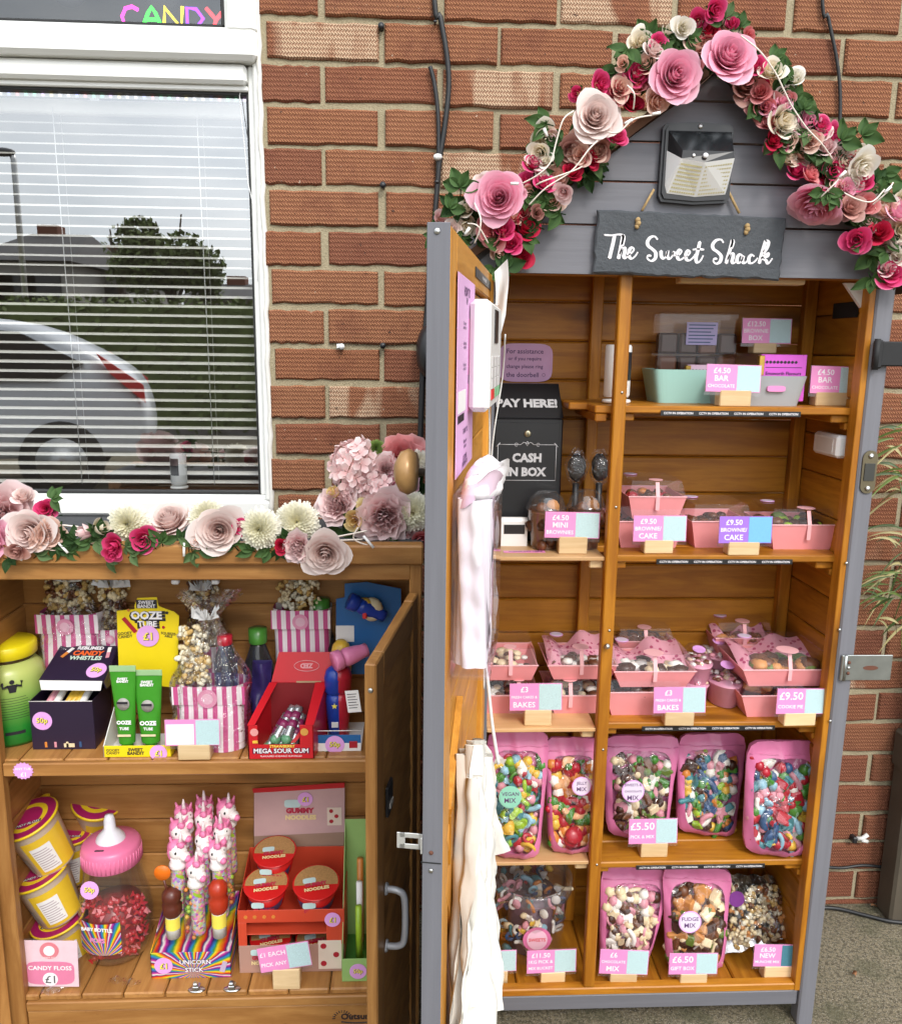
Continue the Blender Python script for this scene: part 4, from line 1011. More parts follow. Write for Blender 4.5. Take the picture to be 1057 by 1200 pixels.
m = MB(); m.box(KXS, KX1, KY, KY + .02, 0, KZ1 - .0006, OAK['z'], .002); kpart('front_stile', m)
m = MB(); m.box(KX0, KXL, KY, KY + .02, 0, KZ2 - .0005, OAK['z'], .002); kpart('front_stile', m)
def planks(z, th, y0, mb):
    x = KXL - .05
    while x < KX1 - .02:
        mb.box(max(x, KX0 + .013), min(x + .0715, KX1 - .015), y0, KB - .001, z - th, z, OAK['y'], .0025); x += .0733
m = MB(); planks(KZS + .0005, .012, KY + .014, m); m.box(KXL + .0005, KXS - .0005, KY + .002, KY + .0135, KZS2, KZS - .001, OAK['x'], .002); ksh = kpart('shelf', m)
m = MB(); planks(KZF + .0005, .012, KY + .006, m); kpart('floor', m)
m = MB(); m.box(KXL + .0005, KXS - .0005, KY + .001, KY + .02, KZF2, KZF - .0115, OAK['x'], .002); m.box(KXL + .0005, KXS - .0005, KY + .004, KY + .02, KZF2 - .075, KZF2 - .001, OAK['x'], .002)
lg = kpart('bottom_rail', m)
m = MB(); p = at(404, 1192, KY + .004); 
m.text('Outsunny', INKB, face(p.x + .028, KY + .0032, p.z), h=.017, w=.075, bold=.03)
for i in range(11):
    a = PI * (.05 + .95 * i / 10); c0 = Vector((p.x - .004, KY + .0034, p.z - .002)); m.tube([c0 + Vector((math.cos(a) * .013, 0, math.sin(a) * .012)), c0 + Vector((math.cos(a) * .018, 0, math.sin(a) * .017))], .0008, INKB, 4)
m.tube(smooth([(p.x - .006, KY + .0034, p.z - .009), (p.x + .02, KY + .0034, p.z - .012), (p.x + .06, KY + .0034, p.z - .010)]), .0011, INKB, 4); m.build('printed_mark', lg)
# double magnet catches at the front of the floor, and the dropped notch plank
for px in (229, 271):
    p = at(px, 1163, KY); m = MB(); CHR = flat('chrome_catch', (.62, .62, .62), .22, 1., var=.1)
    m.lathe([(.016, 0), (.015, .0015), (.003, .002)], CHR, 20, tmat((p.x, KY + .010, KZF + .001), (0, 0, 0), (1, .5, 1))); m.box(p.x - .0065, p.x + .0065, KY + .003, KY + .016, KZF + .002, KZF + .013, CHR, .002); m.box(p.x - .0045, p.x + .0045, KY + .001, KY + .010, KZF + .013, KZF + .020, CHR, .002); kpart('ball_catch', m)
for px in (205, 252):
    p = at(px, 683, KY + .004); m = MB(); m.box(p.x - .006, p.x + .006, KY + .004, KY + .016, KZ2 - .009, KZ2 - .0003, clear('clip_clear', (.85, .85, .85), 1.5, .1, haze=.3), .002); kpart('magnet_clip', m)
# right door: opened towards the viewer; left door swung right out
def louver_door(xh, xn, yn, name, z0, z1, handle=False, mirror=1, rev=False):
    hv = Vector((xh - xn, (KY - .006) - yn)); L = hv.length; an = math.atan2(hv.y, hv.x)
    d = bpy.data.objects.new('door', None); COL.objects.link(d); d.parent = cab; d.location = (xn, yn, 0); d.rotation_euler = (0, 0, an); d.empty_display_size = .02
    sw = .046; th = .0155
    f = MB(); ya, yb = (-th, 0) 
    f.box(0, sw, ya, yb, z0, z1, OAK['z'], .002); f.box(L - sw, L, ya, yb, z0, z1, OAK['z'], .002)
    f.box(sw + .0004, L - sw - .0004, ya, yb, z1 - sw, z1 - .0004, OAK['x'], .002); f.box(sw + .0004, L - sw - .0004, ya, yb, z0 + .0004, z0 + sw, OAK['x'], .002); f.build('door_frame', d)
    lv = MB(); z = z0 + sw - .25
    while z < z1 - sw:
        # diagonal louver boards clipped to the frame opening
        xA, xB = sw + .0006, L - sw - .0006; sl = .9 * mirror
        pts = []
        for x in (xA, xB):
            pts.append((x, z + (x - xA) * sl if mirror > 0 else z + (xB - x) * .9))
        lo0, lo1 = pts[0][1], pts[1][1]; w_ = .046
        zmin, zmax = z0 + sw + .0005, z1 - sw - .0005
        poly = [(xA, lo0), (xB, lo1), (xB, lo1 + w_), (xA, lo0 + w_)]
        def clip(poly, lim, keep_above):
            out = []
            for i in range(len(poly)):
                a, b_ = poly[i], poly[(i + 1) % len(poly)]; ia = (a[1] >= lim) == keep_above; ib = (b_[1] >= lim) == keep_above
                if ia: out.append(a)
                if ia != ib: t = (lim - a[1]) / (b_[1] - a[1]); out.append((lerp(a[0], b_[0], t), lim))
            return out
        poly = clip(clip(poly, zmin, True) or poly, zmax, False) if True else poly
        if len(poly) >= 3 and max(q_[1] for q_ in poly) > zmin and min(q_[1] for q_ in poly) < zmax:
            n0 = len(poly); vs = [(x, ya + .003, zq) for x, zq in poly] + [(x, yb - .003, zq) for x, zq in poly]
            # tilt each board so its lower edge stands proud like a shiplap
            vs = []
            for yy in (0, 1):
                for x, zq in poly:
                    base_ = lo0 + (x - xA) / (xB - xA) * (lo1 - lo0); k = (zq - base_) / w_
                    vs.append((x, (ya + .002 + k * .006) if yy == 0 else (ya + .006 + k * .006), zq))
            lv.add(vs, [list(range(n0)), list(range(2 * n0 - 1, n0 - 1, -1))] + [[i, (i + 1) % n0, n0 + (i + 1) % n0, n0 + i] for i in range(n0)], OAK['x'], False)
        z += .0475
    lv.build('louvre_boards', d)
    m = MB(); zz = z1 - .035; m.lathe([(.0036, 0), (.0028, .0012)], STEEL, 12, tmat((-.0002, -.008, zz), (0, -PI / 2, 0))); m.lathe([(.0026, 0), (.002, .0012)], STEEL, 12, tmat((-.0002, -.008, z0 + .22), (0, -PI / 2, 0))); m.build('edge_screws', d)
    return d, L, an
zt = at(428, 778, .985).z; zd0 = KZF2 - .07
dr, DRL, dra = louver_door(KXS - .001, at(427, 800, .985).x, .985, 'door', zd0, zt)
# handle and black patch on its outer (right hand) face
yn = .985
m = MB(); hz1 = at(445, 1045, 1.03).z; hz0 = at(445, 1112, 1.03).z; HG = flat('pale_grey_handle', (.50, .50, .52), .35, .3)
m.tube(smooth([(.055, -.0155, hz1), (.055, -.034, hz1 - .002), (.056, -.042, hz1 - .016), (.056, -.042, hz0 + .016), (.055, -.034, hz0 + .002), (.055, -.0155, hz0)], 6), .0048, HG, 10)
for z in (hz0, hz1): m.lathe([(.009, 0), (.008, .003)], HG, 16, tmat((.055, -.0155, z), (PI / 2, 0, 0)))
m.build('handle', dr)
m = MB(); zc = at(450, 942, 1.03).z; m.box(.05, .082, -.0205, -.0162, zc - .022, zc + .022, BLACK, .002); m.box(.056, .076, -.0225, -.0206, zc - .012, zc - .004, flat('worn_white', (.45, .42, .38), .6), .001); m.build('latch_cover', dr)
dl, DLL, dla = None, 0, 0
# left door: hinge at the left stile, free end out to the left of the frame
hx_ = KXL - .030
d = bpy.data.objects.new('door', None)
COL.objects.link(d); d.parent = cab; d.location = (hx_, KY - .004, 0); d.rotation_euler = (0, 0, R(232)); d.empty_display_size = .02
f = MB(); z0_, z1_ = KZF2 - .07, KZ2 - .004; L = .33; sw = .046
f.box(0, sw, 0, .0155, z0_, z1_, OAK['z'], .002); f.box(L - sw, L, 0, .0155, z0_, z1_, OAK['z'], .002); f.box(sw + .0004, L - sw - .0004, 0, .0155, z1_ - sw, z1_, OAK['x'], .002); f.box(sw + .0004, L - sw - .0004, 0, .0155, z0_, z0_ + sw, OAK['x'], .002); f.build('door_frame', d)
lv = MB(); z = z0_ + sw
while z < z1_ - sw - .04:
    lv.hexa([(sw + .001, .003, z), (L - sw - .001, .003, z + .0), (L - sw - .001, .009, z), (sw + .001, .009, z), (sw + .001, .008, z + .046), (L - sw - .001, .008, z + .046), (L - sw - .001, .013, z + .046), (sw + .001, .013, z + .046)], OAK['x']); z += .0475
lv.build('louvre_boards', d)
# pink starburst price sticker on the shelf edge
p = at(28, 903, KY + .002); m = MB(); pts = []
for i in range(32):
    a = 2 * PI * i / 32; r_ = .0155 * (1. if i % 2 else .86); pts.append((math.cos(a) * r_ * 1.1, math.sin(a) * r_))
m.prism(pts, -.0012, 0, STK); m.text('ANY TUB', INKW, face(0, -.0015, .004), h=.006, w=.026, bold=.02); m.text('£1', INKW, face(0, -.0015, -.006), h=.008, bold=.03)
tag(m.build('price_sticker', None, (p.x, KY + .0015, p.z)), 'pink starburst price sticker on the front edge of the cabinet shelf', 'sticker')
# ------------------------------------------------------------------ artificial flowers
def petal_mat(name, c_in, c_out, edge=None):
    t = NT(name); tip = t.attr('tip'); rnd = t.attr('rnd'); o = t.obj()
    c = t.mix(t.ramp(tip, [(.1, 0.), (.8, 1.)]), c_in, c_out)
    if edge: c = t.mix(t.ramp(tip, [(.86, 0.), (.97, .8)]), c, edge)
    c = t.mix(t.math('MULTIPLY', t.noise(o, 160., 3.), .22), c, tuple(x * .7 for x in c_in))
    hs = t.n('ShaderNodeHueSaturation'); t.l(c, hs.inputs['Color']); t.l(t.math('ADD', t.math('MULTIPLY', rnd, .22), .89), hs.inputs['Value'])
    tl = t.n('ShaderNodeBsdfTranslucent'); t.l(hs.outputs[0], tl.inputs[0])
    mxs = t.n('ShaderNodeMixShader'); mxs.inputs[0].default_value = .25; t.l(t.pbsdf(hs.outputs[0], .65, spec=.2), mxs.inputs[1]); t.l(tl.outputs[0], mxs.inputs[2])
    return t.fin(mxs.outputs[0])
PET = {
 'pink': petal_mat('petal_pink', (.80, .26, .40), (.86, .44, .56), (.89, .65, .73)),
 'blush': petal_mat('petal_blush', (.76, .52, .47), (.84, .73, .69), (.88, .81, .79)),
 'cream': petal_mat('petal_cream', (.80, .68, .44), (.86, .79, .68), (.88, .84, .78)),
 'white': petal_mat('petal_white', (.82, .75, .58), (.88, .85, .80)),
 'hot': petal_mat('petal_hot_pink', (.62, .022, .12), (.76, .075, .23), (.80, .26, .40)),
 'red': petal_mat('petal_red', (.40, .006, .030), (.58, .022, .070)),
 'coral': petal_mat('petal_coral', (.66, .12, .14), (.74, .30, .30), (.78, .45, .44)),
 'peach': petal_mat('petal_peach', (.76, .42, .32), (.84, .60, .50), (.86, .70, .62)),
 'dusty': petal_mat('petal_dusty', (.46, .20, .17), (.60, .34, .29), (.68, .46, .42)),
 'pale': petal_mat('petal_pale_pink', (.78, .45, .45), (.86, .67, .66), (.88, .78, .78)),
 'yellow': petal_mat('petal_butter', (.74, .46, .16), (.78, .66, .34)),
 'mum': petal_mat('petal_ivory', (.74, .70, .46), (.87, .85, .76)),
 'green': petal_mat('petal_green', (.10, .17, .03), (.22, .32, .08))}
LEAFM = [petal_mat('leaf_deep', (.016, .045, .012), (.035, .080, .022)), petal_mat('leaf_mid', (.035, .085, .022), (.070, .135, .040)), petal_mat('leaf_soft', (.07, .13, .045), (.12, .19, .075))]
def rose_mb(col, seed, N=19, open_=1., ruff=0., Hh=.9):
    """spiral rose, radius 1, opening towards +z"""
    m = MB(); r = random.Random(seed); mat = PET[col]
    for i in range(N):
        f = i / (N - 1); a0 = i * 2.399 + r.uniform(-.2, .2)
        Rr = .06 + .70 * f ** .95; hgt = Hh * (1.0 - .36 * f ** 1.5); wd = lerp(1.5, .92, f) * r.uniform(.92, 1.08); fl = open_ * (.01 + .28 * f ** 1.7) * r.uniform(.85, 1.2); cu = .26 * f ** 1.2 * r.uniform(.6, 1.3)
        ph = r.uniform(0, 6.3); pt = r.uniform(.08, .26) * f ** .7
        def fn(u, w_):
            uu = u * 2 - 1; a = a0 + uu * wd * (1 - .12 * w_)
            edge = 1 - .20 * abs(uu) ** 3 + pt * (1 - abs(uu)) ; hh = w_ * edge
            rr = Rr * (.38 + .62 * min(1, hh * 1.25) ** .6) + fl * hh ** 3 + (ruff * .07 * math.sin(9 * uu + ph) * w_ ** 2)
            rr *= 1 - .05 * uu * (1 if i % 2 else .6)
            z = hgt * hh - cu * max(0, hh - .62) ** 1.5 * 1.9 + ruff * .08 * math.sin(7 * uu + ph * 2) * w_ ** 2 - .10 * f
            return Vector((math.cos(a) * rr, math.sin(a) * rr, z - .25))
        m.grid(fn, 8, 6, mat, True, None, r.random(), pvf=lambda u, w_: min(1, w_ * (.55 + .45 * f)))
    return m
def bud_mb(col, seed): 
    m = rose_mb(col, seed, 8, .25, 0, 1.25)
    for i in range(5):
        a0 = i * 1.2566
        def fn(u, w_): 
            a = a0 + (u - .5) * .9 * (1 - w_); rr = .35 + .55 * math.sin(w_ * 1.6); return Vector((math.cos(a) * rr, math.sin(a) * rr, -.35 + .75 * w_))
        m.grid(fn, 2, 4, LEAFM[1], True, None, .5, pvf=lambda u, w_: w_)
    return m
def mum_mb(col, seed):
    m = MB(); r = random.Random(seed); n = 250
    for i in range(n):
        f = (i + .5) / n; th = math.acos(1 - f * 1.25) if 1 - f * 1.25 > -1 else PI; a = i * 2.399
        d = Vector((math.sin(th) * math.cos(a), math.sin(th) * math.sin(a), math.cos(th))); L = lerp(.62, 1., f) * r.uniform(.88, 1.08)
        sd_ = d.cross(Vector((0, 0, 1))); sd_ = sd_.normalized() if sd_.length > .01 else Vector((1, 0, 0)); nn = sd_.cross(d)
        wd = .088
        def fn(u, w_):
            return d * (.18 + (L - .18) * w_) + sd_ * wd * (u - .5) * 2 * math.sin(PI * min(.86, .14 + w_ * .72)) + nn * (-.10 * w_ * w_ + .05 * abs(u - .5)) + Vector((0, 0, .10 * w_ * (1 - f)))
        m.grid(fn, 2, 3, PET[col], True, None, r.random(), pvf=lambda u, w_: w_ * (.4 + .6 * f))
    return m
def hydr_mb(col, seed):
    m = MB(); r = random.Random(seed)
    for i in range(64):
        f = (i + .5) / 46; th = math.acos(1 - f * 1.1); a = i * 2.399; d = Vector((math.sin(th) * math.cos(a), math.sin(th) * math.sin(a), math.cos(th))); c = d * r.uniform(.72, .9)
        T = Matrix.Translation(c) @ (d + Vector((r.uniform(-.4, .4), r.uniform(-.4, .4), r.uniform(-.2, .4)))).to_track_quat('Z', 'Y').to_matrix().to_4x4()
        for k in range(4):
            a0 = k * PI / 2 + r.uniform(-.2, .2)
            def fn(u, w_): 
                aa = a0 + (u - .5) * 1.5 * math.sin(PI * min(.97, w_ * .8 + .1)); return Vector((math.cos(aa), math.sin(aa), .35 * w_ - .1)) * (.30 * w_ + .01)
            m.grid(fn, 3, 3, PET[col], True, T, r.random(), pvf=lambda u, w_: w_)
    return m
def leaf_mb(k, seed, n=3):
    m = MB(); r = random.Random(seed)
    for i in range(n):
        a0 = (i - (n - 1) / 2) * 1.0 + r.uniform(-.2, .2); L = r.uniform(.75, 1.1); wd = L * r.uniform(.26, .36); dr = r.uniform(-.1, .5); c, s_ = math.cos(a0), math.sin(a0)
        def fn(u, w_):
            x = L * w_; y = (u - .5) * 2 * wd * math.sin(PI * min(.985, w_ ** .8 * .96 + .03)); z = .12 * abs(u - .5) * 2 - dr * w_ * w_ * .5
            return Vector((x * c - y * s_, x * s_ + y * c, z))
        m.grid(fn, 4, 6, LEAFM[k], True, None, r.random(), pvf=lambda u, w_: .3 + .7 * abs(u - .5) * 2)
    m.tube([(0, 0, 0), (-.35, 0, -.05)], .03, LEAFM[0], 5)
    return m
_FL = {}
def fl_mesh(kind, col, var):
    key = (kind, col, var)
    if key not in _FL:
        sd_ = var * 13 + len(str(col)) * 7 + len(kind)
        mb = {'rose': lambda: rose_mb(col, sd_, 30), 'small': lambda: rose_mb(col, sd_, 14, .95), 'bud': lambda: bud_mb(col, sd_), 'peony': lambda: rose_mb(col, sd_, 26, 1.1, 1.), 'mum': lambda: mum_mb(col, sd_), 'hydrangea': lambda: hydr_mb(col, sd_), 'leaf': lambda: leaf_mb(col, sd_, 3 + var % 2)}[kind]()
        nm = {'rose': 'rose', 'small': 'small_rose', 'bud': 'rosebud', 'peony': 'peony', 'mum': 'chrysanthemum', 'hydrangea': 'hydrangea', 'leaf': 'leaf_spray'}[kind]
        o = mb.build(nm); me = o.data; bpy.data.objects.remove(o); _FL[key] = (nm, me)
    return _FL[key]
rf_ = random.Random(21)
def flower(parent, px, py, r_px, kind, col, Y, aim=None, jit=.35, scale=1.):
    p = at(px, py, Y); k = mpp(p) * r_px * scale
    nm, me = fl_mesh(kind, col, rf_.randrange(3 if kind in ('small', 'leaf') else 2))
    o = bpy.data.objects.new(nm, me); COL.objects.link(o); o.parent = parent
    d = Vector(aim if aim is not None else (rf_.uniform(-jit, jit), -1, rf_.uniform(-jit, jit) + .05)).normalized()
    q = d.to_track_quat('Z', 'Y') @ Euler((0, 0, rf_.uniform(0, 6.28))).to_quaternion()
    o.rotation_mode = 'QUATERNION'; o.rotation_quaternion = q; o.location = p - parent.location; o.scale = (k, k, k)
    return o
def leaf(parent, px, py, Lpx, Y, ang=None, k=None):
    p = at(px, py, Y); sc_ = mpp(p) * Lpx; nm, me = fl_mesh('leaf', rf_.choice((0, 0, 1, 1, 2)) if k is None else k, rf_.randrange(3))
    o = bpy.data.objects.new(nm, me); COL.objects.link(o); o.parent = parent
    a = rf_.uniform(0, 6.28) if ang is None else ang
    nrm = Vector((rf_.uniform(-.6, .6), -1, rf_.uniform(-.1, .8))).normalized(); xd = Vector((math.cos(a), rf_.uniform(-.35, .1), math.sin(a))).normalized(); yd = nrm.cross(xd).normalized(); zd = xd.cross(yd)
    o.rotation_mode = 'QUATERNION'; o.rotation_quaternion = Matrix((xd, yd, zd)).transposed().to_quaternion(); o.location = p - parent.location; o.scale = (sc_, sc_, sc_); return o

GYF = SY - .045                # the garland hangs a little in front of the gable
gar = thing('flower_garland', 'arched garland of pink, cream and red artificial roses along the grey gable roof', 'garland', at(838, 90, SY - .03))
BIG = [(585, 232, 33, 'pink', (-.15, -1, .0)), (697, 138, 31, 'blush', (.0, -1, .12)), (790, 89, 33, 'pink', (.10, -1, -.05)), (853, 68, 34, 'pink', (.05, -1, .25))]
for px, py, r_, c_, aim in BIG: flower(gar, px, py, r_ * .9, 'rose', c_, GYF - .02, aim)
o = flower(gar, 958, 236, 32, 'rose', 'pink', GYF - .01, (-.45, -.35, -.85))
for i in range(3): leaf(gar, 962 + i * 7, 224 + i * 3, 20, GYF - .045, -1.9 + i * .5, 1)
SML = [(637, 161, 16, 'cream'), (625, 193, 13, 'hot'), (618, 213, 12, 'hot'), (667, 176, 15, 'dusty'), (704, 175, 13, 'dusty'), (651, 210, 15, 'peach'), (646, 236, 14, 'peach'), (703, 99, 13, 'hot'), (722, 108, 14, 'coral'), (740, 124, 13, 'red'), (745, 89, 14, 'hot'), (757, 76, 13, 'peach'), (750, 51, 15, 'cream'), (768, 119, 14, 'peach'), (722, 161, 12, 'hot'), (692, 187, 11, 'red'), (670, 203, 12, 'red'), (615, 268, 17, 'red'), (609, 302, 15, 'red'), (577, 274, 16, 'coral'), (543, 262, 17, 'cream'), (556, 238, 10, 'pale'), (515, 256, 10, 'pale'), (519, 300, 12, 'pale'),
       (815, 54, 16, 'peach'), (830, 39, 12, 'red'), (817, 24, 12, 'hot'), (836, 11, 13, 'hot'), (800, 33, 12, 'white'), (885, 78, 12, 'hot'), (872, 100, 18, 'dusty'), (903, 84, 15, 'cream'), (930, 92, 13, 'white'), (893, 125, 18, 'coral'), (915, 143, 18, 'cream'), (945, 146, 17, 'pink'), (961, 148, 12, 'hot'), (974, 161, 14, 'hot'), (937, 178, 16, 'peach'), (933, 201, 12, 'hot'), (972, 201, 19, 'hot'), (1008, 196, 18, 'white'), (1003, 177, 10, 'white'), (1010, 214, 13, 'hot'), (995, 244, 15, 'dusty'), (1020, 224, 13, 'dusty'), (1029, 247, 18, 'white'), (1050, 250, 17, 'pink'), (1030, 273, 14, 'red'), (1003, 281, 15, 'hot'), (1045, 287, 18, 'blush'), (1043, 320, 17, 'hot'), (1056, 268, 14, 'cream'), (858, 30, 9, 'hot'), (876, 42, 9, 'coral'), (905, 165, 11, 'red'), (985, 250, 11, 'pale'), (908, 172, 12, 'hot'), (683, 160, 12, 'peach'), (730, 75, 10, 'peach'), (765, 60, 12, 'blush'), (590, 270, 13, 'hot'), (600, 255, 12, 'peach'), (565, 215, 12, 'blush'), (548, 245, 11, 'cream'), (530, 268, 11, 'blush'), (600, 285, 12, 'hot'), (660, 225, 11, 'pale'), (632, 178, 11, 'cream'), (648, 160, 10, 'pale'), (676, 110, 10, 'hot'), (712, 130, 12, 'blush'), (770, 50, 11, 'hot'), (812, 80, 12, 'coral'), (845, 36, 11, 'peach'), (860, 48, 10, 'blush'), (890, 105, 12, 'red'), (918, 112, 12, 'blush'), (902, 145, 11, 'coral'), (922, 185, 12, 'cream'), (950, 165, 12, 'peach'), (948, 205, 12, 'coral'), (960, 222, 11, 'red'), (986, 190, 12, 'cream'), (990, 222, 12, 'pink'), (1015, 240, 12, 'coral'), (1018, 262, 13, 'blush'), (1036, 300, 12, 'pale'), (1056, 235, 13, 'cream'), (1058, 300, 14, 'hot'), (583, 295, 10, 'peach'), (629, 250, 10, 'dusty'), (571, 258, 11, 'pale'), (780, 40, 10, 'cream'), (820, 40, 11, 'cream')]
for px, py, r_, c_ in SML:
    flower(gar, px, py, r_ * 1.2, 'bud' if r_ < 11 else 'small', c_, GYF + rf_.uniform(-.012, .018), jit=.6)
# leaves along the arch
path = [(520, 290), (545, 262), (590, 262), (615, 225), (640, 190), (670, 185), (695, 160), (715, 120), (745, 100), (770, 70), (800, 50), (838, 40), (870, 80), (900, 110), (920, 145), (945, 170), (975, 185), (1000, 215), (1020, 245), (1040, 290), (1045, 320)]
for i in range(64):
    t_ = rf_.uniform(0, len(path) - 1.001) if i < 34 else rf_.uniform(11, len(path) - 1.001); j = int(t_); f = t_ - j; x = lerp(path[j][0], path[j + 1][0], f) + rf_.uniform(-17, 17); y = lerp(path[j][1], path[j + 1][1], f) + rf_.uniform(-17, 17)
    flower(gar, x, y, rf_.uniform(10, 15), 'small', rf_.choice(('blush', 'cream', 'pale', 'coral', 'peach', 'pink', 'white', 'hot')), GYF + rf_.uniform(-.004, .012), jit=.6)
for i in range(150):
    t_ = rf_.uniform(0, len(path) - 1.001); j = int(t_); f = t_ - j; x = lerp(path[j][0], path[j + 1][0], f) + rf_.uniform(-26, 26); y = lerp(path[j][1], path[j + 1][1], f) + rf_.uniform(-22, 22)
    leaf(gar, x, y, rf_.uniform(17, 27), GYF + rf_.uniform(-.004, .030))
for (x, y) in ((527, 245), (531, 283), (600, 300), (585, 290), (623, 240), (630, 265), (640, 250), (655, 250), (593, 315), (580, 316), (540, 220), (735, 60), (738, 75), (760, 45), (775, 50), (700, 112), (930, 120), (945, 117), (985, 165), (1010, 160), (1035, 205), (925, 165), (950, 190), (640, 145), (1013, 290), (1020, 300), (835, 28), (850, 22), (905, 70), (920, 78)):
    leaf(gar, x, y, rf_.uniform(20, 28), GYF + rf_.uniform(-.012, .012), k=rf_.choice((0, 1, 1, 2)))
m = MB(); P = smooth([at(x, y, GYF + .03) - gar.location for x, y in path], 5); m.tube(P, .004, LEAFM[0], 6); m.build('vine', gar)
# battery string light wire woven through the garland
LW = flat('string_light_wire', (.74, .66, .58), .4)
sl_ = thing('string_lights', 'cream wired string of small fairy lights woven through the rose garland', 'string lights', at(838, 60, GYF - .05))
def wire(pts, r=.0011, Y=GYF - .055):
    m = MB(); m.tube(smooth([at(x, y, Y + (.012 if i in (0, len(pts) - 1) else 0)) - sl_.location for i, (x, y) in enumerate(pts)]), r, LW, 7); m.build('wire', sl_)
for pts in ([(548, 262), (560, 265), (572, 285)], [(556, 238), (563, 255), (562, 270), (556, 285)], [(612, 215), (630, 205), (645, 190), (652, 165), (660, 140), (672, 130)], [(620, 240), (640, 220), (670, 200), (690, 175), (700, 165)], [(712, 155), (725, 155), (742, 140), (764, 135)], [(742, 128), (743, 110), (735, 100)], [(868, 42), (890, 60), (908, 85), (918, 105), (928, 125), (945, 150), (962, 168), (975, 186)], [(960, 232), (975, 218), (982, 210)], [(985, 224), (1005, 234), (1022, 236), (1036, 222)], [(1022, 240), (1038, 226), (1046, 214)], [(628, 217), (638, 212), (672, 200), (682, 195)]): wire(pts)
for px, py, a in ((764, 134, .2), (598, 215, 0), (1036, 226, .8), (732, 145, .5), (545, 275, 1), (983, 208, .8), (641, 160, 2.)):
    m = MB(); m.tube([(0, 0, 0), (.012 * math.cos(a), -.001, .012 * math.sin(a))], .0022, PAPER, 8); m.build('bulb', sl_, at(px, py, GYF - .055) - sl_.location)

# ---- flowers lying along the top of the cabinet
SYF = KY + .05
sg = thing('flower_garland', 'row of pale roses, ivory chrysanthemums and peonies lying along the cabinet top', 'garland', at(240, 630, SYF))
for px, py, r_, kd, c_, aim in ((2, 603, 34, 'peony', 'pale', (.2, -1, .25)), (-14, 630, 26, 'peony', 'pink', (.2, -1, -.2)), (37, 624, 25, 'rose', 'blush', (-.1, -1, .1)), (57, 627, 17, 'rose', 'peach', (.5, -1, .0)), (28, 582, 13, 'small', 'blush', (.1, -.6, .8)), (54, 596, 12, 'small', 'hot', (.3, -1, .2)), (20, 645, 12, 'small', 'dusty', (0, -1, -.4)), (104, 624, 13, 'bud', 'pale', (-.8, -.5, .1)), (117, 620, 13, 'bud', 'cream', (.8, -.5, .35)), (151, 614, 24, 'mum', 'mum', (0, -1, .15)), (169, 632, 16, 'small', 'hot', (.1, -1, -.1)), (135, 638, 14, 'small', 'hot', (-.3, -1, -.2)), (132, 648, 11, 'small', 'hot', (.1, -1, -.5)), (200, 611, 24, 'rose', 'blush', (-.1, -.55, .75)), (183, 616, 10, 'small', 'red', (0, -1, 0)), (243, 606, 22, 'mum', 'mum', (0, -1, .4)), (257, 621, 25, 'rose', 'blush', (.1, -1, .1)), (232, 632, 13, 'small', 'peach', (-.3, -1, -.1)), (282, 618, 10, 'small', 'hot', (0, -1, 0)), (305, 620, 24, 'mum', 'mum', (-.1, -1, .1)), (348, 612, 25, 'mum', 'mum', (.1, -1, .25)), (350, 641, 17, 'peony', 'pale', (-.2, -1, -.1)), (381, 648, 24, 'rose', 'blush', (0, -1, -.1)), (330, 640, 9, 'small', 'red', (0, -1, 0))):
    flower(sg, px, py, r_ * 1.14, kd, c_, (KY - .035 if py > 634 else KY - .012 if py > 617 else SYF + rf_.uniform(-.01, .02)), aim)
for px, py in ((67, 640), (75, 630), (88, 632), (78, 645), (105, 636), (114, 634), (120, 628), (148, 640), (155, 650), (160, 645), (128, 655), (178, 640), (213, 632), (222, 640), (226, 647), (190, 635), (275, 640), (296, 645), (315, 645), (65, 605), (62, 585), (338, 632), (45, 650), (10, 655), (235, 645), (327, 642)):
    leaf(sg, px, py, rf_.uniform(16, 24), KY - .014 if py > 620 else SYF)
for x in range(9): leaf(sg, -10 + x * 45, 636 + rf_.uniform(-6, 4), 20, SYF + .035, k=0)
m = MB(); m.tube(smooth([at(x, y, SYF + .03) - sg.location for x, y in ((-40, 640), (40, 637), (120, 634), (220, 634), (330, 637), (420, 636))]), .0035, LEAFM[0], 6); m.build('vine', sg)
bq = thing('flower_bouquet', 'tall heap of pale pink peonies and hydrangeas at the cabinet end beside the door', 'flowers', at(440, 620, SYF + .02))
for px, py, r_, kd, c_, aim, dy in ((421, 548, 33, 'hydrangea', 'pale', (-.2, -1, .2), .03), (445, 575, 26, 'hydrangea', 'pale', (0, -1, .1), .01), (471, 537, 25, 'peony', 'coral', (.1, -.8, .35), .02), (441, 526, 11, 'mum', 'green', (0, -1, .4), .02), (425, 522, 9, 'bud', 'pale', (0, -.5, .8), .02), (468, 572, 20, 'peony', 'pink', (.3, -1, 0), .0), (396, 592, 22, 'peony', 'pale', (-.3, -1, .3), .0), (392, 578, 10, 'bud', 'yellow', (-.4, -.6, .6), .0), (450, 606, 31, 'peony', 'pale', (.05, -1, .0), -.03), (416, 609, 15, 'bud', 'yellow', (-.1, -1, .1), -.04), (428, 597, 13, 'small', 'yellow', (-.4, -1, .4), -.02), (484, 600, 24, 'mum', 'mum', (0, -1, .1), -.02), (493, 634, 15, 'small', 'coral', (.2, -1, -.2), -.03), (490, 540, 14, 'mum', 'white', (.2, -1, .3), .01), (478, 625, 12, 'small', 'pale', (0, -1, -.2), -.02), (452, 550, 16, 'peony', 'pale', (.1, -1, .3), .0), (410, 575, 13, 'small', 'pale', (-.3, -1, 0), .0)):
    flower(bq, px, py, r_ * 1.10, kd, c_, SYF + .03 + dy, aim)
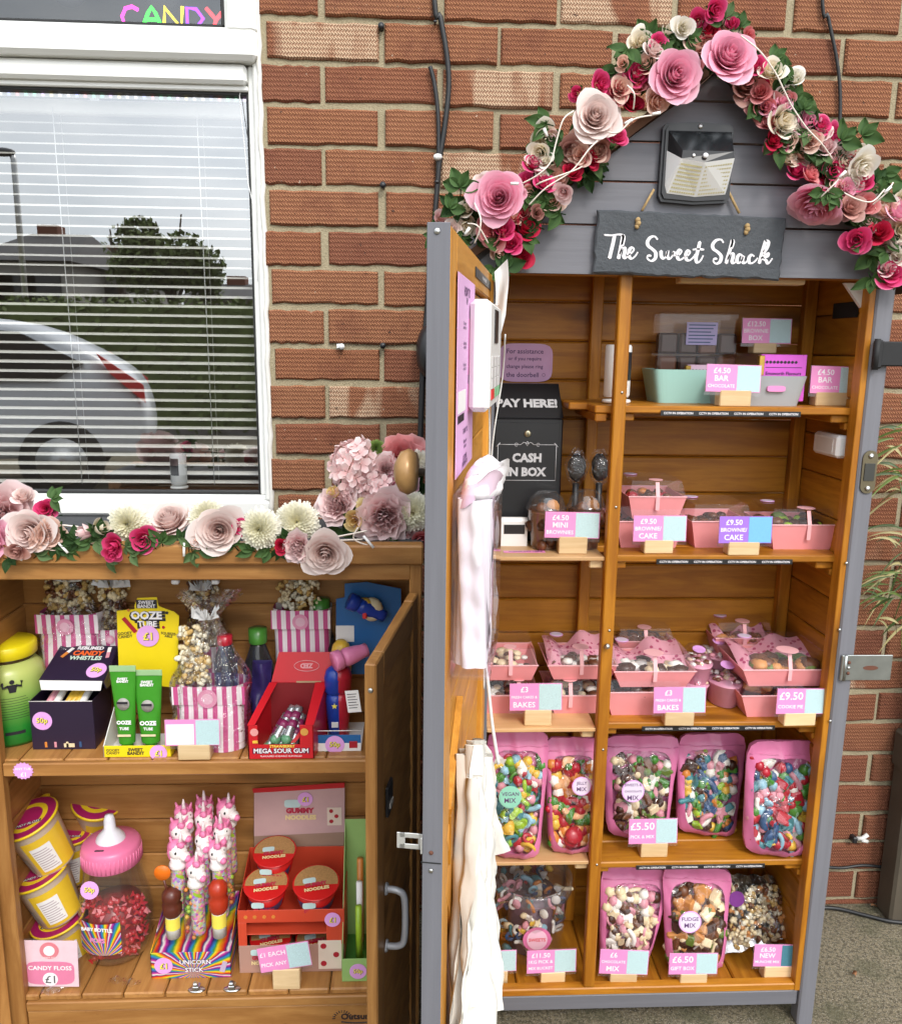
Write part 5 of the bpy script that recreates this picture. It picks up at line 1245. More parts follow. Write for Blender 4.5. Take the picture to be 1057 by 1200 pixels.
for px, py in ((400, 630), (430, 635), (386, 622), (405, 620), (443, 636), (470, 640), (385, 632), (455, 640)): leaf(bq, px, py, 20, SYF + rf_.uniform(-.01, .03), k=rf_.choice((0, 1)))
for i in range(14): leaf(bq, rf_.uniform(395, 490), rf_.uniform(550, 625), 20, SYF + .07, k=0)
m = MB(); 
for px in (400, 425, 450, 475): m.tube([at(px, 560, SYF + .05) - bq.location, at(px + 4, 634, SYF + .04) - bq.location], .003, LEAFM[1], 6)
m.build('stem', bq)
s2 = thing('string_lights', 'cream wired fairy lights trailing over the flowers on the cabinet top', 'string lights', at(240, 640, KY - .01))
for pts in ([(58, 615), (80, 616), (95, 620), (68, 636)], [(27, 650), (24, 658)], [(215, 634), (216, 648)], [(330, 640), (360, 635), (400, 628), (430, 622)], [(345, 636), (380, 634), (425, 632)], [(420, 618), (415, 632), (440, 642)]):
    m = MB(); m.tube(smooth([at(x, y, KY - .005) - s2.location for x, y in pts]), .0014, LW, 7); m.build('wire', s2)
for a, b_ in (((69, 636), (80, 648)), ((29, 650), (25, 657)), ((216, 636), (216, 652)), ((426, 628), (438, 642))):
    m = MB(); m.tube([at(*a, KY - .016) - s2.location, at(*b_, KY - .02) - s2.location], .0021, PAPER, 8); m.build('bulb', s2)

# ------------------------------------------------------------------ solar lamp and slate sign on the gable
p = at(811, 194, SY); k = mpp(p); W_, H_ = 84 * k, 86 * k
sol = thing('solar_light', 'black solar security lamp with white LED panel on the grey gable', 'solar light', (p.x, SY - .0065, p.z))
m = MB(); w2, h2 = W_ / 2, H_ / 2
out = [(-w2 * .92, -h2), (0, -h2 * 1.06), (w2 * .92, -h2), (w2, -h2 * .85), (w2 * .98, h2 * .86), (w2 * .9, h2 * .97), (0, h2 * 1.03), (-w2 * .9, h2 * .97), (-w2 * .98, h2 * .86), (-w2, -h2 * .85)]
m.prism(out, -.012, 0, BLACK); m.prism([(x * .93, z * .93) for x, z in out], -.016, -.0121, BLACK)
ys = -.046
pt = [(-w2 * .78, h2 * .72), (w2 * .86, h2 * .72), (w2 * .86, h2 * .12), (-w2 * .60, h2 * .12)]
vs = [(-w2 * .84, -.0162, h2 * .78), (w2 * .90, -.0162, h2 * .78), (w2 * .80, ys, h2 * .18), (-w2 * .58, ys, h2 * .18), (-w2 * .60, ys, -.02 * h2), (0, ys - .004, -h2 * .12), (w2 * .84, ys, h2 * .02)]
m.build('housing', sol)
m = MB(); PANEL = flat('solar_cells', (.012, .014, .016), .15, var=.5, scale=300.)
m.add(vs[:4], [[0, 1, 2, 3]], PANEL); m.build('solar_panel', sol)
m = MB(); m.add([vs[3], vs[2], vs[6], vs[5], vs[4]], [[0, 1, 2, 3, 4]], BLACK)
m.add([vs[0], vs[3], vs[4], (-w2 * .84, -.0162, h2 * .3)], [[0, 1, 2, 3]], BLACK); m.add([vs[1], vs[2], vs[6], (w2 * .90, -.0162, h2 * .2)], [[0, 1, 2, 3]], BLACK); m.build('nose', sol)
LEDP = flat('led_diffuser', (.84, .85, .84), .25, var=.03); LEDC = flat('led_chip', (.62, .56, .30), .4, var=.2)
m = MB(); b0 = (-w2 * .80, -.0165, -h2 * .80); b1 = (0, -.0168, -h2 * .88); b2 = (w2 * .84, -.0165, -h2 * .80)
m.add([vs[4], vs[5], b1, b0], [[0, 1, 2, 3]], LEDP); m.add([vs[5], vs[6], b2, b1], [[0, 1, 2, 3]], LEDP)
m.add([vs[4], b0, (-w2 * .86, -.0163, -h2 * .6), (-w2 * .86, -.0163, h2 * .28)], [[0, 1, 2, 3]], LEDP)
m.add([vs[6], b2, (w2 * .90, -.0163, -h2 * .6), (w2 * .90, -.0163, h2 * .2)], [[0, 1, 2, 3]], LEDP)
for (A, B, C, D) in ((vs[4], vs[5], b1, b0), (vs[5], vs[6], b2, b1)):
    A, B, C, D = map(Vector, (A, B, C, D)); nn = (B - A).cross(D - A).normalized(); nn = nn if nn.y < 0 else -nn
    for i in range(8):
        for j in range(11):
            u, v = lerp(.10, .92, j / 10), lerp(.14, .92, i / 7); q = (A.lerp(B, u)).lerp(D.lerp(C, u), v) + nn * .0006; ex = (B - A).normalized() * .0014; ez = (A - D).normalized() * .0012
            m.add([q - ex - ez, q + ex - ez, q + ex + ez, q - ex + ez], [[0, 1, 2, 3]], LEDC)
m.build('led_panel', sol)
m = MB(); m.lathe([(.0042, 0), (.0036, .003), (0, .0042)], flat('sensor_white', (.8, .8, .82), .2), 16, tmat((w2 * .02, ys - .003, h2 * .05), (PI / 2, 0, 0))); m.lathe([(.0026, 0), (.0018, .0016), (0, .002)], WHITE, 12, tmat((-w2 * .28, ys - .001, h2 * .06), (PI / 2, 0, 0))); m.build('motion_sensor', sol)
m = MB(); m.lathe([(.0040, 0), (.0034, .0018)], STEEL, 14, tmat((w2 * .03, -.0162, h2 * .90), (PI / 2, 0, 0))); m.build('fixing_screw', sol)

c4 = [at(699, 246, SY - .012), at(919, 256, SY - .012), at(911, 329, SY - .012), at(694, 320, SY - .012)]
ctr = sum(c4, Vector()) / 4
sgn = thing('slate_sign', 'dark slate sign lettered The Sweet Shack in white script hanging below the lamp', 'sign', (ctr.x, SY - .0125, ctr.z))
def slate_mat():
    t = NT('dark_slate'); o = t.obj(); n = t.noise(o, 18., 7., .65); n2 = t.noise(o, 120., 4., .7)
    c = t.mix(n, (.040, .045, .052), (.080, .088, .098)); return t.fin(t.pbsdf(c, .62, t.bump(t.math('ADD', n, n2), .6, .003), spec=.35))
SLM = slate_mat(); rs = random.Random(4); outl = []
for i in range(4):
    a, b_ = c4[i] - ctr, c4[(i + 1) % 4] - ctr; nseg = 26 if i % 2 == 0 else 9; amp = .0009 if i == 0 else .0016
    for j in range(nseg): q = a.lerp(b_, j / nseg); outl.append((q.x + rs.uniform(-amp, amp), q.z + rs.uniform(-amp, amp)))
m = MB(); n_ = len(outl); 
ins = [(x * (1 - .010 - rs.uniform(0, .012)), z * (1 - .035 - rs.uniform(0, .04))) for x, z in outl]
vs = [(x, -.0070, z) for x, z in ins] + [(x, -.0045, z) for x, z in outl] + [(x, 0, z) for x, z in outl]
m.add(vs, [list(range(n_))] + [[k_ * n_ + i, k_ * n_ + (i + 1) % n_, (k_ + 1) * n_ + (i + 1) % n_, (k_ + 1) * n_ + i] for k_ in range(2) for i in range(n_)] + [list(range(3 * n_ - 1, 2 * n_ - 1, -1))], SLM); m.build('slate', sgn)
# brush script traced stroke by stroke: zoomed-crop pixels (scale 4.404, origin 690,140)
ST = [[(82, 596), (118, 598), (152, 593), (178, 597)], [(132, 600), (124, 640), (112, 690), (106, 716)],
      [(176, 597), (168, 640), (158, 690), (152, 718)], [(156, 700), (170, 668), (184, 662), (186, 680), (180, 706), (188, 716), (200, 704)],
      [(200, 700), (218, 690), (232, 672), (224, 660), (210, 672), (206, 700), (218, 718), (236, 708), (250, 688)],
      [(352, 618), (340, 604), (318, 608), (302, 630), (306, 652), (326, 668), (344, 688), (342, 716), (322, 730), (302, 718), (304, 702), (318, 704)],
      [(372, 678), (374, 706), (386, 718), (400, 700), (406, 678), (404, 706), (416, 720), (430, 704), (436, 682), (440, 700), (454, 698)],
      [(454, 706), (470, 694), (478, 680), (468, 672), (456, 690), (458, 716), (472, 724), (490, 712), (500, 702)],
      [(498, 710), (514, 698), (522, 684), (512, 676), (500, 694), (502, 720), (516, 728), (534, 716), (546, 700)],
      [(572, 632), (562, 676), (552, 716), (558, 738), (574, 730), (588, 706)], [(538, 672), (562, 668), (590, 672)],
      [(692, 634), (682, 620), (656, 624), (638, 646), (642, 668), (664, 684), (682, 706), (676, 734), (656, 744), (642, 732), (646, 718), (658, 720)],
      [(740, 622), (728, 670), (714, 716), (708, 742)], [(712, 728), (728, 696), (742, 692), (744, 708), (738, 732), (746, 742), (760, 730)],
      [(794, 706), (780, 696), (766, 710), (764, 732), (776, 740), (790, 724), (796, 704), (792, 730), (802, 742), (818, 728)],
      [(850, 706), (840, 698), (826, 712), (826, 736), (840, 742), (858, 730), (868, 718)],
      [(912, 624), (896, 676), (884, 718), (878, 742)], [(884, 722), (906, 700), (924, 690), (920, 706), (896, 716), (912, 726), (924, 744), (944, 720)],
      [(912, 624), (926, 632), (920, 660), (900, 690)], [(176, 597), (180, 612), (172, 650)], [(740, 622), (744, 634), (734, 664)]]
m = MB()
for st in ST:
    P3 = [at(690 + x / 4.404, 140 + y / 4.404, SY - .0205) for x, y in st]
    P = smooth([Vector((q.x - ctr.x, -.0076, q.z - ctr.z)) for q in P3], 5); L_ = len(P)
    # a flat brush ribbon that swells on downstrokes
    vs = []; nn_ = Vector((.82, 0, .57))
    for i, q in enumerate(P):
        d = (P[min(i + 1, L_ - 1)] - P[max(i - 1, 0)]).normalized(); nrm = Vector((-d.z, 0, d.x)); wd = .00125 + .00150 * max(0, -d.z) ** .8
        vs += [q + nrm * wd, q - nrm * wd]
    m.add(vs, [[2 * i, 2 * i + 1, 2 * i + 3, 2 * i + 2] for i in range(L_ - 1)], INKW)
    for q, i in ((P[0], 0), (P[-1], -1)): m.lathe([(.0015, 0), (.0015, .0001)], INKW, 10, tmat(q, (PI / 2, 0, 0)))
m.build('lettering', sgn)
ROPE = flat('jute_rope', (.40, .27, .12), .9, var=.35, scale=300., bump=.6)
m = MB()
for (a, b_) in (((766, 222), (752, 247)), ((851, 220), (866, 250))):
    A, B = at(*a, SY - .012), at(*b_, SY - .016); m.tube([A - sgn.location, (A + B) / 2 - sgn.location, B - sgn.location], .0021, ROPE, 8)
for (a) in ((747, 261), (875, 268)):
    q = at(*a, SY - .022) - sgn.location
    for kx_, kz_, r_ in ((0, .004, .0042), (.001, -.001, .0046), (-.001, -.006, .0036)): m.ball((q.x + kx_, q.y, q.z + kz_), r_, ROPE, 9, lump=.15, seed=int(kz_ * 9999))
m.build('rope', sgn)
# ------------------------------------------------------------------ helpers for the stock on the shelves
LID = clear('clear_lid', (.98, .97, .98), 1.36, .03, haze=.006)
CELLO = clear('cellophane', (.99, .99, .99), 1.62, .05, haze=.006, bump=1., bscale=38.)
POUCHC = clear('pouch_window', (.99, .98, .98), 1.55, .07, haze=.004, bump=1., bscale=20.)
JAR = clear('jar_plastic', (.975, .97, .97), 1.75, .04, haze=.022)
HOLD = clear('card_holder', (.98, .97, .98), 1.35, .05, haze=.02)
POUCHP = flat('pouch_pink', (.60, .165, .33), .30, var=.14, scale=22., bump=.6, bscale=45.)
def col(name, *c, rough=.4): return flat(name, c, rough, var=.28, scale=75.)
RED = col('candy_red', .40, .014, .030, rough=.28); GRN = col('candy_green', .06, .22, .03, rough=.3); YEL = col('candy_yellow', .70, .44, .05, rough=.35)
ORG = col('candy_orange', .60, .21, .04, rough=.35); PNK = col('candy_pink', .64, .27, .33, rough=.45); BLU = col('candy_blue', .03, .08, .19, rough=.35)
TEA = col('candy_teal', .05, .20, .23, rough=.35); CRM = col('candy_cream', .74, .60, .38, rough=.5); WHT = col('candy_white', .80, .76, .70, rough=.5)
CHO = col('chocolate', .055, .018, .008, rough=.4); MIL = col('milk_chocolate', .14, .048, .018, rough=.4); FUD = col('fudge', .55, .24, .07, rough=.55); LIM = col('candy_lime', .30, .48, .03, rough=.3); PUR = col('candy_purple', .16, .03, .20, rough=.3); SKY_ = col('candy_sky', .25, .45, .55, rough=.4); PEA = col('candy_peach', .74, .42, .22, rough=.4); OLV = col('fudge_green', .11, .17, .02, rough=.5)
CRD = flat('dark_carton', (.020, .011, .032), .38, var=.1); YCRD = flat('yellow_carton', (.82, .62, .01), .4, var=.03); RCRD = flat('red_carton', (.52, .012, .020), .32, var=.05); ORC = flat('red_orange_carton', (.56, .06, .025), .4, var=.05); GCRD = flat('green_carton', (.30, .50, .16), .45, var=.05); KRAFT = flat('kraft_inside', (.40, .27, .15), .8); BLUC = flat('blue_carton', (.015, .12, .34), .4)

def price_card(cx0, cy0, cx1, cy1, bx0, bx1, by1, z, lines, label, roll=0., mat=TAGP, qr=QRP, by0=None, split=.56, blank=False):
    """small printed card in a clear holder slotted into a wooden block; photo pixels of the card and of the block"""
    b0 = on((bx0 + bx1) / 2, by1, z); k = mpp(b0); bw = (bx1 - bx0) * k * .93
    t = thing('price_card', label, 'price card', b0, R(random.uniform(-2, 2)), 'price cards on wooden blocks')
    w_ = (cx1 - cx0) * k; h_ = (cy1 - cy0) * k * 1.02
    bh = max(.009, (by1 - cy1) * k * 1.05 + .001) if by0 is None else (by1 - by0) * k
    m = MB(); m.box(-bw / 2, bw / 2, .0, .026, 0, bh, PALE['x'], .0015)
    bc = m.build('wooden_block', t)
    c = at((cx0 + cx1) / 2, (cy0 + cy1) / 2, b0.y + .006) - b0
    T = Matrix.Translation((c.x, .004, c.z)) @ Euler((R(-4), R(roll), 0)).to_matrix().to_4x4()
    m = MB(); m.box(-w_ / 2 - .0015, w_ / 2 + .0015, -.0004, .0012, -h_ / 2 - .006, h_ / 2 + .001, HOLD, .0003, T); m.build('clear_holder', t)
    m = MB(); m.box(-w_ / 2, w_ / 2, -.0016, -.0006, -h_ / 2, h_ / 2, mat, .0002, T)
    s0 = -w_ / 2 + w_ * split
    m.box(s0, w_ / 2 - .0012, -.0019, -.0015, -h_ / 2 + .0012, h_ / 2 - .0012, qr, .0002, T)
    if blank: m.box(-w_ / 2 + .002, s0 - .003, -.0019, -.0015, -h_ / 2 + .002, h_ / 2 - .008, PAPER, .0002, T)
    n = len(lines)
    for i, tx in enumerate(lines):
        hh = h_ * (.86 / max(n, 2)) * .72; zc = h_ / 2 - h_ * (.08 + .84 * (i + .5) / n)
        m.text(tx, INKW, T @ tmat(((-w_ / 2 + s0) / 2, -.0018, zc), (PI / 2, 0, 0)), h=hh, w=(s0 + w_ / 2) * .88, bold=.012)
    m.build('card', t); return t

def lump_fill(mb, x0, x1, y0, y1, z, mats, n, r, seed, zr=.4):
    rr = random.Random(seed)
    for i in range(n): mb.ball((rr.uniform(x0, x1), rr.uniform(y0, y1), z + rr.uniform(0, r * zr)), r * rr.uniform(.7, 1.25), rr.choice(mats), 8, (1, 1, .6), lump=.12, seed=rr.randrange(999))

def tray(px0, px1, pyt, pyb, z, label, fill, depth=.135, y=None, lidh=.030, sticker=True, rotz=0., strap=True, paper=False, group='pink cake trays', ztop=None, sx=.0):
    """pink card tray with sloping sides, filling, clear lid, pink seal band and round sticker; pixels of the front face"""
    b = on((px0 + px1) / 2, pyb, z) if y is None else at((px0 + px1) / 2, pyb, y)
    if y is not None: z = b.z
    k = mpp(b); wt = (px1 - px0) * k; wb = wt * .80; h = (pyb - pyt) * k * 1.03
    t = thing('cake_tray', label, 'cake tray', b, rotz, group)
    d = depth; e = wt * .10; m = MB(); th = .0012
    def ring(w_, d0, d1, zz): return [(-w_ / 2, d0, zz), (w_ / 2, d0, zz), (w_ / 2, d1, zz), (-w_ / 2, d1, zz)]
    fl = .008
    o0, o1 = ring(wb, fl, d - fl, 0), ring(wt, 0, d, h); i0, i1 = ring(wb - 2 * th, fl + th, d - fl - th, th), ring(wt - 2 * th, th, d - th, h)
    vs = o0 + o1 + i1 + i0; fs = [[3, 2, 1, 0]] + [[a * 4 + i, a * 4 + (i + 1) % 4, (a + 1) * 4 + (i + 1) % 4, (a + 1) * 4 + i] for a in range(3) for i in range(4)] + [[12, 13, 14, 15]]
    m.add(vs, fs, PINKC, False); 
    for (a, b_) in (((-wt / 2 - .001, -.0012), (wt / 2 + .001, .0008)), ((-wt / 2 - .001, d - .0008), (wt / 2 + .001, d + .0012))): m.box(a[0], b_[0], a[1], b_[1], h - .0006, h + .0018, PINKL, .0003)
    m.build('tray_base', t)
    m = MB(); rr = random.Random(hash(label) & 0xfff if False else len(label) * 31 + int(px0))
    if paper:   # speckled pink wrapping paper folded inside
        def fp(u, w_): return Vector((lerp(-wt * .46, wt * .46, u), lerp(.01, d - .005, w_), h * .55 + .030 * w_ + .012 * math.sin(6 * u + 3 * w_) * w_ + .008 * math.sin(13 * u)))
        m.grid(fp, 16, 8, WRAP)
    lump_fill(m, -wt * .36, wt * .36, d * .12, d * (.45 if paper else .85), h * .72, fill, 26, wt * .095, rr.randrange(9999), .9)
    m.build('cake_filling', t)
    if lidh:
        m = MB(); l0, l1 = ring(wt * .985, .001, d - .001, h + .001), ring(wt * .86, .010, d - .010, h + lidh)
        m.add(l0 + l1, [[i, (i + 1) % 4, 4 + (i + 1) % 4, 4 + i] for i in range(4)] + [[4, 5, 6, 7]], LID, False)
        for i in range(4): m.tube([l1[i], l1[(i + 1) % 4]], .0006, LID, 5)
        m.tube([l0[0], l0[1]], .0007, PAPER, 5)
        m.build('clear_lid', t)
    if strap:
        m = MB(); x = wt * sx; s_ = .0036; zt = h + lidh * .93
        m.add([(x - s_, -.0015, h * .42), (x + s_, -.0015, h * .42), (x + s_, -.0018, h + .001), (x - s_, -.0018, h + .001), (x + s_, .0075, zt), (x - s_, .0075, zt)], [[0, 1, 2, 3], [3, 2, 4, 5]], PINKL, False)
        m.disc(wt * .12, PINKL, tmat((x, .019, h + lidh + .0008)), 20)
        m.build('seal_band', t)
    if sticker:
        m = MB(); m.disc(min(.013, wt * .13), STK, tmat((-wt * .28, d * .72, h + lidh + .0012)), 22); m.disc(min(.011, wt * .11), flat('sticker_pale', (.70, .60, .74), .4), tmat((-wt * .28, d * .72, h + lidh + .0018)), 22); m.build('round_sticker', t)
    return t
def wrap_mat():
    t = NT('speckled_wrap'); o = t.obj(); v = t.n('ShaderNodeTexVoronoi'); v.inputs['Scale'].default_value = 90.; t.l(o, v.inputs['Vector'])
    return t.fin(t.pbsdf(t.mix(t.ramp(v.outputs['Distance'], [(.30, 1.), (.36, 0.)]), (.72, .34, .42), (.42, .06, .15)), .6))
WRAP = wrap_mat()

# sweets: shared little shapes, coloured per object
def sweet_shapes():
    S = []; m = MB(); m.ball((0, 0, 0), .5, RED, 12, (1, .7, .8), lump=.05); S.append(m)
    m = MB(); m.grid(lambda u, w_: Vector(((.36 + .16 * math.cos(2 * PI * w_)) * math.cos(2 * PI * u), .17 * math.sin(2 * PI * w_), (.36 + .16 * math.cos(2 * PI * w_)) * math.sin(2 * PI * u))), 18, 8, RED, wrap=True); S.append(m)
    m = MB(); m.tube(smooth([(-.6, 0, .1), (-.2, 0, -.1), (.25, 0, -.08), (.6, 0, .14)], 4), .22, RED, 9); m.ball((-.6, 0, .1), .22, RED, 9); m.ball((.6, 0, .14), .22, RED, 9); S.append(m)
    m = MB(); m.prism([(.5 * math.cos(a) * (1 if i % 2 else .55), .5 * math.sin(a) * (1 if i % 2 else .55)) for i, a in enumerate([2 * PI * j / 10 for j in range(10)])], -.14, .14, RED); S.append(m)
    m = MB(); m.box(-.42, .42, -.28, .28, -.30, .30, RED, .08); S.append(m)
    m = MB(); m.prism([(.5 * math.sin(a) ** 3, .42 * (math.cos(a) - .38 * math.cos(2 * a) - .13 * math.cos(3 * a))) for a in [2 * PI * j / 22 for j in range(22)]], -.17, .17, RED); m.ball((0, -.1, 0), .36, RED, 10, (1, .6, 1)); S.append(m)
    m = MB(); m.lathe([(0, -.12), (.42, -.12), (.5, 0), (.42, .12), (0, .14)], RED, 18, tmat((0, 0, 0), (PI / 2, 0, 0)), caps=False); S.append(m)
    m = MB(); m.grid(lambda u, w_: Vector(((w_ - .5) * .9, -.10 * math.cos((u - .5) * 2.4) - .02 * math.sin(9 * w_), (u - .5) * .55 * math.sin(PI * min(.97, w_ + .03)))), 8, 10, RED); S.append(m)
    out = []
    for i, m in enumerate(S):
        o = m.build('sweet'); out.append(o.data); bpy.data.objects.remove(o)
    return out
SWS = sweet_shapes()
def sweet(parent, shape, mat, loc, size, rng, spin=1.):
    o = bpy.data.objects.new('sweet', SWS[shape]); COL.objects.link(o); o.parent = parent; o.location = loc; o.scale = (size * rng.uniform(.85, 1.2), size * .8, size * rng.uniform(.75, 1.1))
    o.rotation_euler = (rng.uniform(-.7, .7) * spin, rng.uniform(-3.1, 3.1), rng.uniform(-.7, .7) * spin)
    o.material_slots[0].link = 'OBJECT'; o.material_slots[0].material = mat; return o

def rrect(n, cx_, cz_, hw_, hz_, r):
    """rounded rectangle outline, n points, starting at angle 0"""
    out = []
    for i in range(n):
        a = 2 * PI * i / n; c, s_ = math.cos(a), math.sin(a); p_ = 5.
        q = (abs(c) ** p_ + abs(s_) ** p_) ** (-1 / p_); out.append((cx_ + c * q * hw_, cz_ + s_ * q * hz_))
    return out
def pouch(TL, TR, BR, BL, z, label, mix, shapes, stick=None, bulge=.030, lean=.030, size=.017, n=60, seed=1, stxt=None, scol=STK, border=.085, sink=0., wtop=.86):
    by = (BL[1] + BR[1]) / 2; b = on((BL[0] + BR[0]) / 2, by + 1, z); b.y += sink; Yb, Yt = b.y, b.y + lean
    P = [at(*BL, Yb) - b, at(*BR, Yb) - b, at(*TR, Yt) - b, at(*TL, Yt) - b]; P[0].z = max(P[0].z, .001); P[1].z = max(P[1].z, .001)
    t = thing('sweet_pouch', label, 'sweet bag', b, 0, 'pink pouches of sweets'); rr = random.Random(seed)
    ph = [rr.uniform(0, 6.28) for _ in range(4)]
    def S(u, v, f=1.):
        q = P[0].lerp(P[1], u).lerp(P[3].lerp(P[2], u), v)
        bl_ = max(0., math.sin(PI * min(1, max(0, u)))) ** .55 * (min(1, (v + .02) / .10) ** .5) * max(0., 1 - max(0, v - .35) / .55) ** .8
        wob = .0022 * math.sin(9 * v + ph[0] + 4 * u) + .0018 * math.sin(17 * u + ph[1] + 3 * v) + .0012 * math.sin(34 * u + 21 * v + ph[2])
        return q + Vector((0, -bulge * bl_ * f + wob * f, 0))
    N = 48; win = rrect(N, .5, .465, .5 - border, .405 - border * .18, .1)
    def outer(i):
        a = 2 * PI * i / N; c, s_ = math.cos(a), math.sin(a); q = (abs(c) ** 9 + abs(s_) ** 9) ** (-1 / 9.); return (.5 + c * q * .5, .5 + s_ * q * .5)
    vs = []; K = 5
    for j in range(K + 1):
        for i in range(N):
            a, o_ = win[i], outer(i); vs.append(S(lerp(a[0], o_[0], j / K), lerp(a[1], o_[1], j / K)))
    fs = [[j * N + i, j * N + (i + 1) % N, (j + 1) * N + (i + 1) % N, (j + 1) * N + i] for j in range(K) for i in range(N)]
    m = MB(); m.add(vs, fs, POUCHP, True)
    bk = [S(*outer(i), .0) + Vector((0, .006, 0)) for i in range(N)]; fr_ = [S(*outer(i)) for i in range(N)]
    m.add(fr_ + bk, [[i, (i + 1) % N, N + (i + 1) % N, N + i] for i in range(N)], POUCHP, True); m.add(bk, [list(range(N))], POUCHP)
    a, c = S(.03, .885), S(.97, .885); m.tube([S(lerp(.03, .97, i / 8), .885) + Vector((0, -.0005, 0)) for i in range(9)], .0011, POUCHP, 6); m.build('pouch_film', t)
    for i in range(n):
        g_ = int(math.sqrt(n * .62)) or 1; cu, cv = i % g_, i // g_; rows = max(1, math.ceil(n / g_))
        u = lerp(border + .03, 1 - border - .03, (cu + .5 + rr.uniform(-.4, .4)) / g_); v = lerp(.07, wtop - .06, (cv + .5 + rr.uniform(-.4, .4)) / rows)
        f = rr.uniform(.25, .80); q = S(u, v, 1.) ; back = S(u, v, 0); q = back.lerp(q, f); q.y = max(q.y + size * .35, min(q.y + size * .2, back.y - size * .2))
        sweet(t, rr.choice(shapes), rr.choice(mix), q, size * rr.uniform(.95, 1.75), rr)
    m = MB(); lump_fill(m, 0, 0, 0, 0, 0, mix, 0, .01, 1)
    for i in range(46):
        u, v = rr.uniform(border, 1 - border), rr.uniform(.05, wtop - .08); q = S(u, v, .15); m.ball(q, size * .55, rr.choice(mix), 7, lump=.1, seed=i)
    fl_ = m.build('sweet_filling', t); fl_['kind'] = 'stuff'
    vs = []; K = 8
    for j in range(K + 1):
        for i in range(N): vs.append(S(lerp(.5, win[i][0], j / K), lerp(.44, win[i][1], j / K)))
    m = MB(); m.add(vs, [[j * N + i, j * N + (i + 1) % N, (j + 1) * N + (i + 1) % N, (j + 1) * N + i] for j in range(K) for i in range(N)], POUCHC, True); m.build('clear_window', t)
    if stick:
        q = at(stick[0], stick[1], Yb - bulge * .9) - b; r_ = stick[2] * mpp(b)
        m = MB(); T = face(q.x, -bulge - .006 + lean * q.z / max(.01, P[2].z) * .7, q.z, -.12); m.disc(r_, scol, T, 26); m.disc(r_ * .90, flat('sticker_pale', (.70, .60, .74), .4) if scol is STK else scol, T @ tmat((0, 0, .0006)), 26)
        for i, tx in enumerate(stxt): m.text(tx, INKP, T @ tmat((0, r_ * .5 * ((len(stxt) - 1) / 2 - i) * 1.15, .0014)), h=r_ * .42, w=r_ * 1.5, bold=.015)
        m.build('round_sticker', t)
    return t

def popcorn_blob(mb, fn, n, r, mats, rr):
    for i in range(n):
        p = fn(rr); mt = rr.choice(mats)
        for j in range(4): mb.ball(p + Vector((rr.uniform(-1, 1), rr.uniform(-1, 1), rr.uniform(-1, 1))) * r * .75, r * rr.uniform(.45, .8), mt, 6, lump=.15, seed=rr.randrange(9999))
POPM = [col('popcorn_cream', .72, .60, .38, rough=.8), col('popcorn_white', .78, .72, .56, rough=.8), col('popcorn_gold', .55, .36, .12, rough=.7)]
def price_dot(mb, T, r, txt, hh=1.):
    mb.disc(r, STK, T, 26); 
    mb.text(txt, INKB, T @ tmat((r * .03, -r * .03, .0011)), h=r * .78 * hh, w=r * 1.62, bold=.055); mb.text(txt, INKY, T @ tmat((0, 0, .0016)), h=r * .74 * hh, w=r * 1.54, bold=.02)

# ================================================================== right bay, top shelf
z = SH_R[0]
b0 = at(722, 464, 1.455); sec_camera((b0.x, b0.y, z + .001), .88, 'white cylindrical security camera standing beside the divider post on the top ledge', .55)
def basket(px0, px1, pyt, pyb, depth, mat, label, slot):
    b = on((px0 + px1) / 2, pyb, z); k = mpp(b); wt = (px1 - px0) * k; wb = wt * .86; h = (pyb - pyt) * k
    t = thing('storage_basket', label, 'basket', b); m = MB(); th = .002; N = 36
    def ring(w_, d0, d1, zz, ins): 
        return [(x, y, zz) for x, y in [(w_ * .5 * 1. * (abs(math.cos(a)) ** .22) * (1 if math.cos(a) > 0 else -1) * (1 - ins), (d0 + d1) / 2 + (d1 - d0) / 2 * (abs(math.sin(a)) ** .22) * (1 if math.sin(a) > 0 else -1) * (1 - ins)) for a in [2 * PI * (i + .5) / N for i in range(N)]]]
    d = depth; R_ = [ring(wb, .008, d - .008, 0, 0), ring(wt, 0, d, h, 0), ring(wt, 0, d, h, .035), ring(wb, .008, d - .008, .003, .035)]
    vs = sum(R_, []); m.add(vs, [[j * N + i, j * N + (i + 1) % N, (j + 1) * N + (i + 1) % N, (j + 1) * N + i] for j in range(3) for i in range(N)] + [list(range(N - 1, -1, -1)), [3 * N + i for i in range(N)]], mat, False); m.build('basket_shell', t)
    m = MB(); s_ = slot * wt; m.prism([(s_ + x, zz) for x, zz in rrect(20, 0, h * .58, .016, .005, 0)], -.0008, .003, TAGP); m.build('handle_slot', t)
    return t, b, k, wt, h
MINT = flat('mint_plastic', (.36, .62, .56), .4, var=.02); GRYP = flat('grey_plastic', (.36, .37, .38), .42, var=.03)
basket(764, 871, 434, 473, .10, MINT, 'mint green plastic basket on the top shelf', .20)
basket(838, 947, 441, 476, .095, GRYP, 'grey plastic basket on the top shelf right of the mint one', .14)
b = on(833, 441 + 30, z); yb_ = b.y + .105
p0 = at(776, 436, yb_); p1 = at(900, 412, yb_); tt = thing('clear_container', 'milky clear plastic container lying behind the mint basket', 'container', ((p0.x + p1.x) / 2, yb_, z))
m = MB(); hw_ = (p1.x - p0.x) / 2; m.box(-hw_, hw_, 0, .04, 0, p1.z - z, clear('milky', (.8, .8, .82), 1.5, .15, haze=.35), .004); m.build('container_body', tt); m = MB(); m.box(-hw_ - .002, hw_ + .002, -.002, .042, p1.z - z + .0005, p1.z - z + .004, clear('milky_lid', (.85, .85, .85), 1.5, .12, haze=.3), .001); m.build('container_lid', tt)
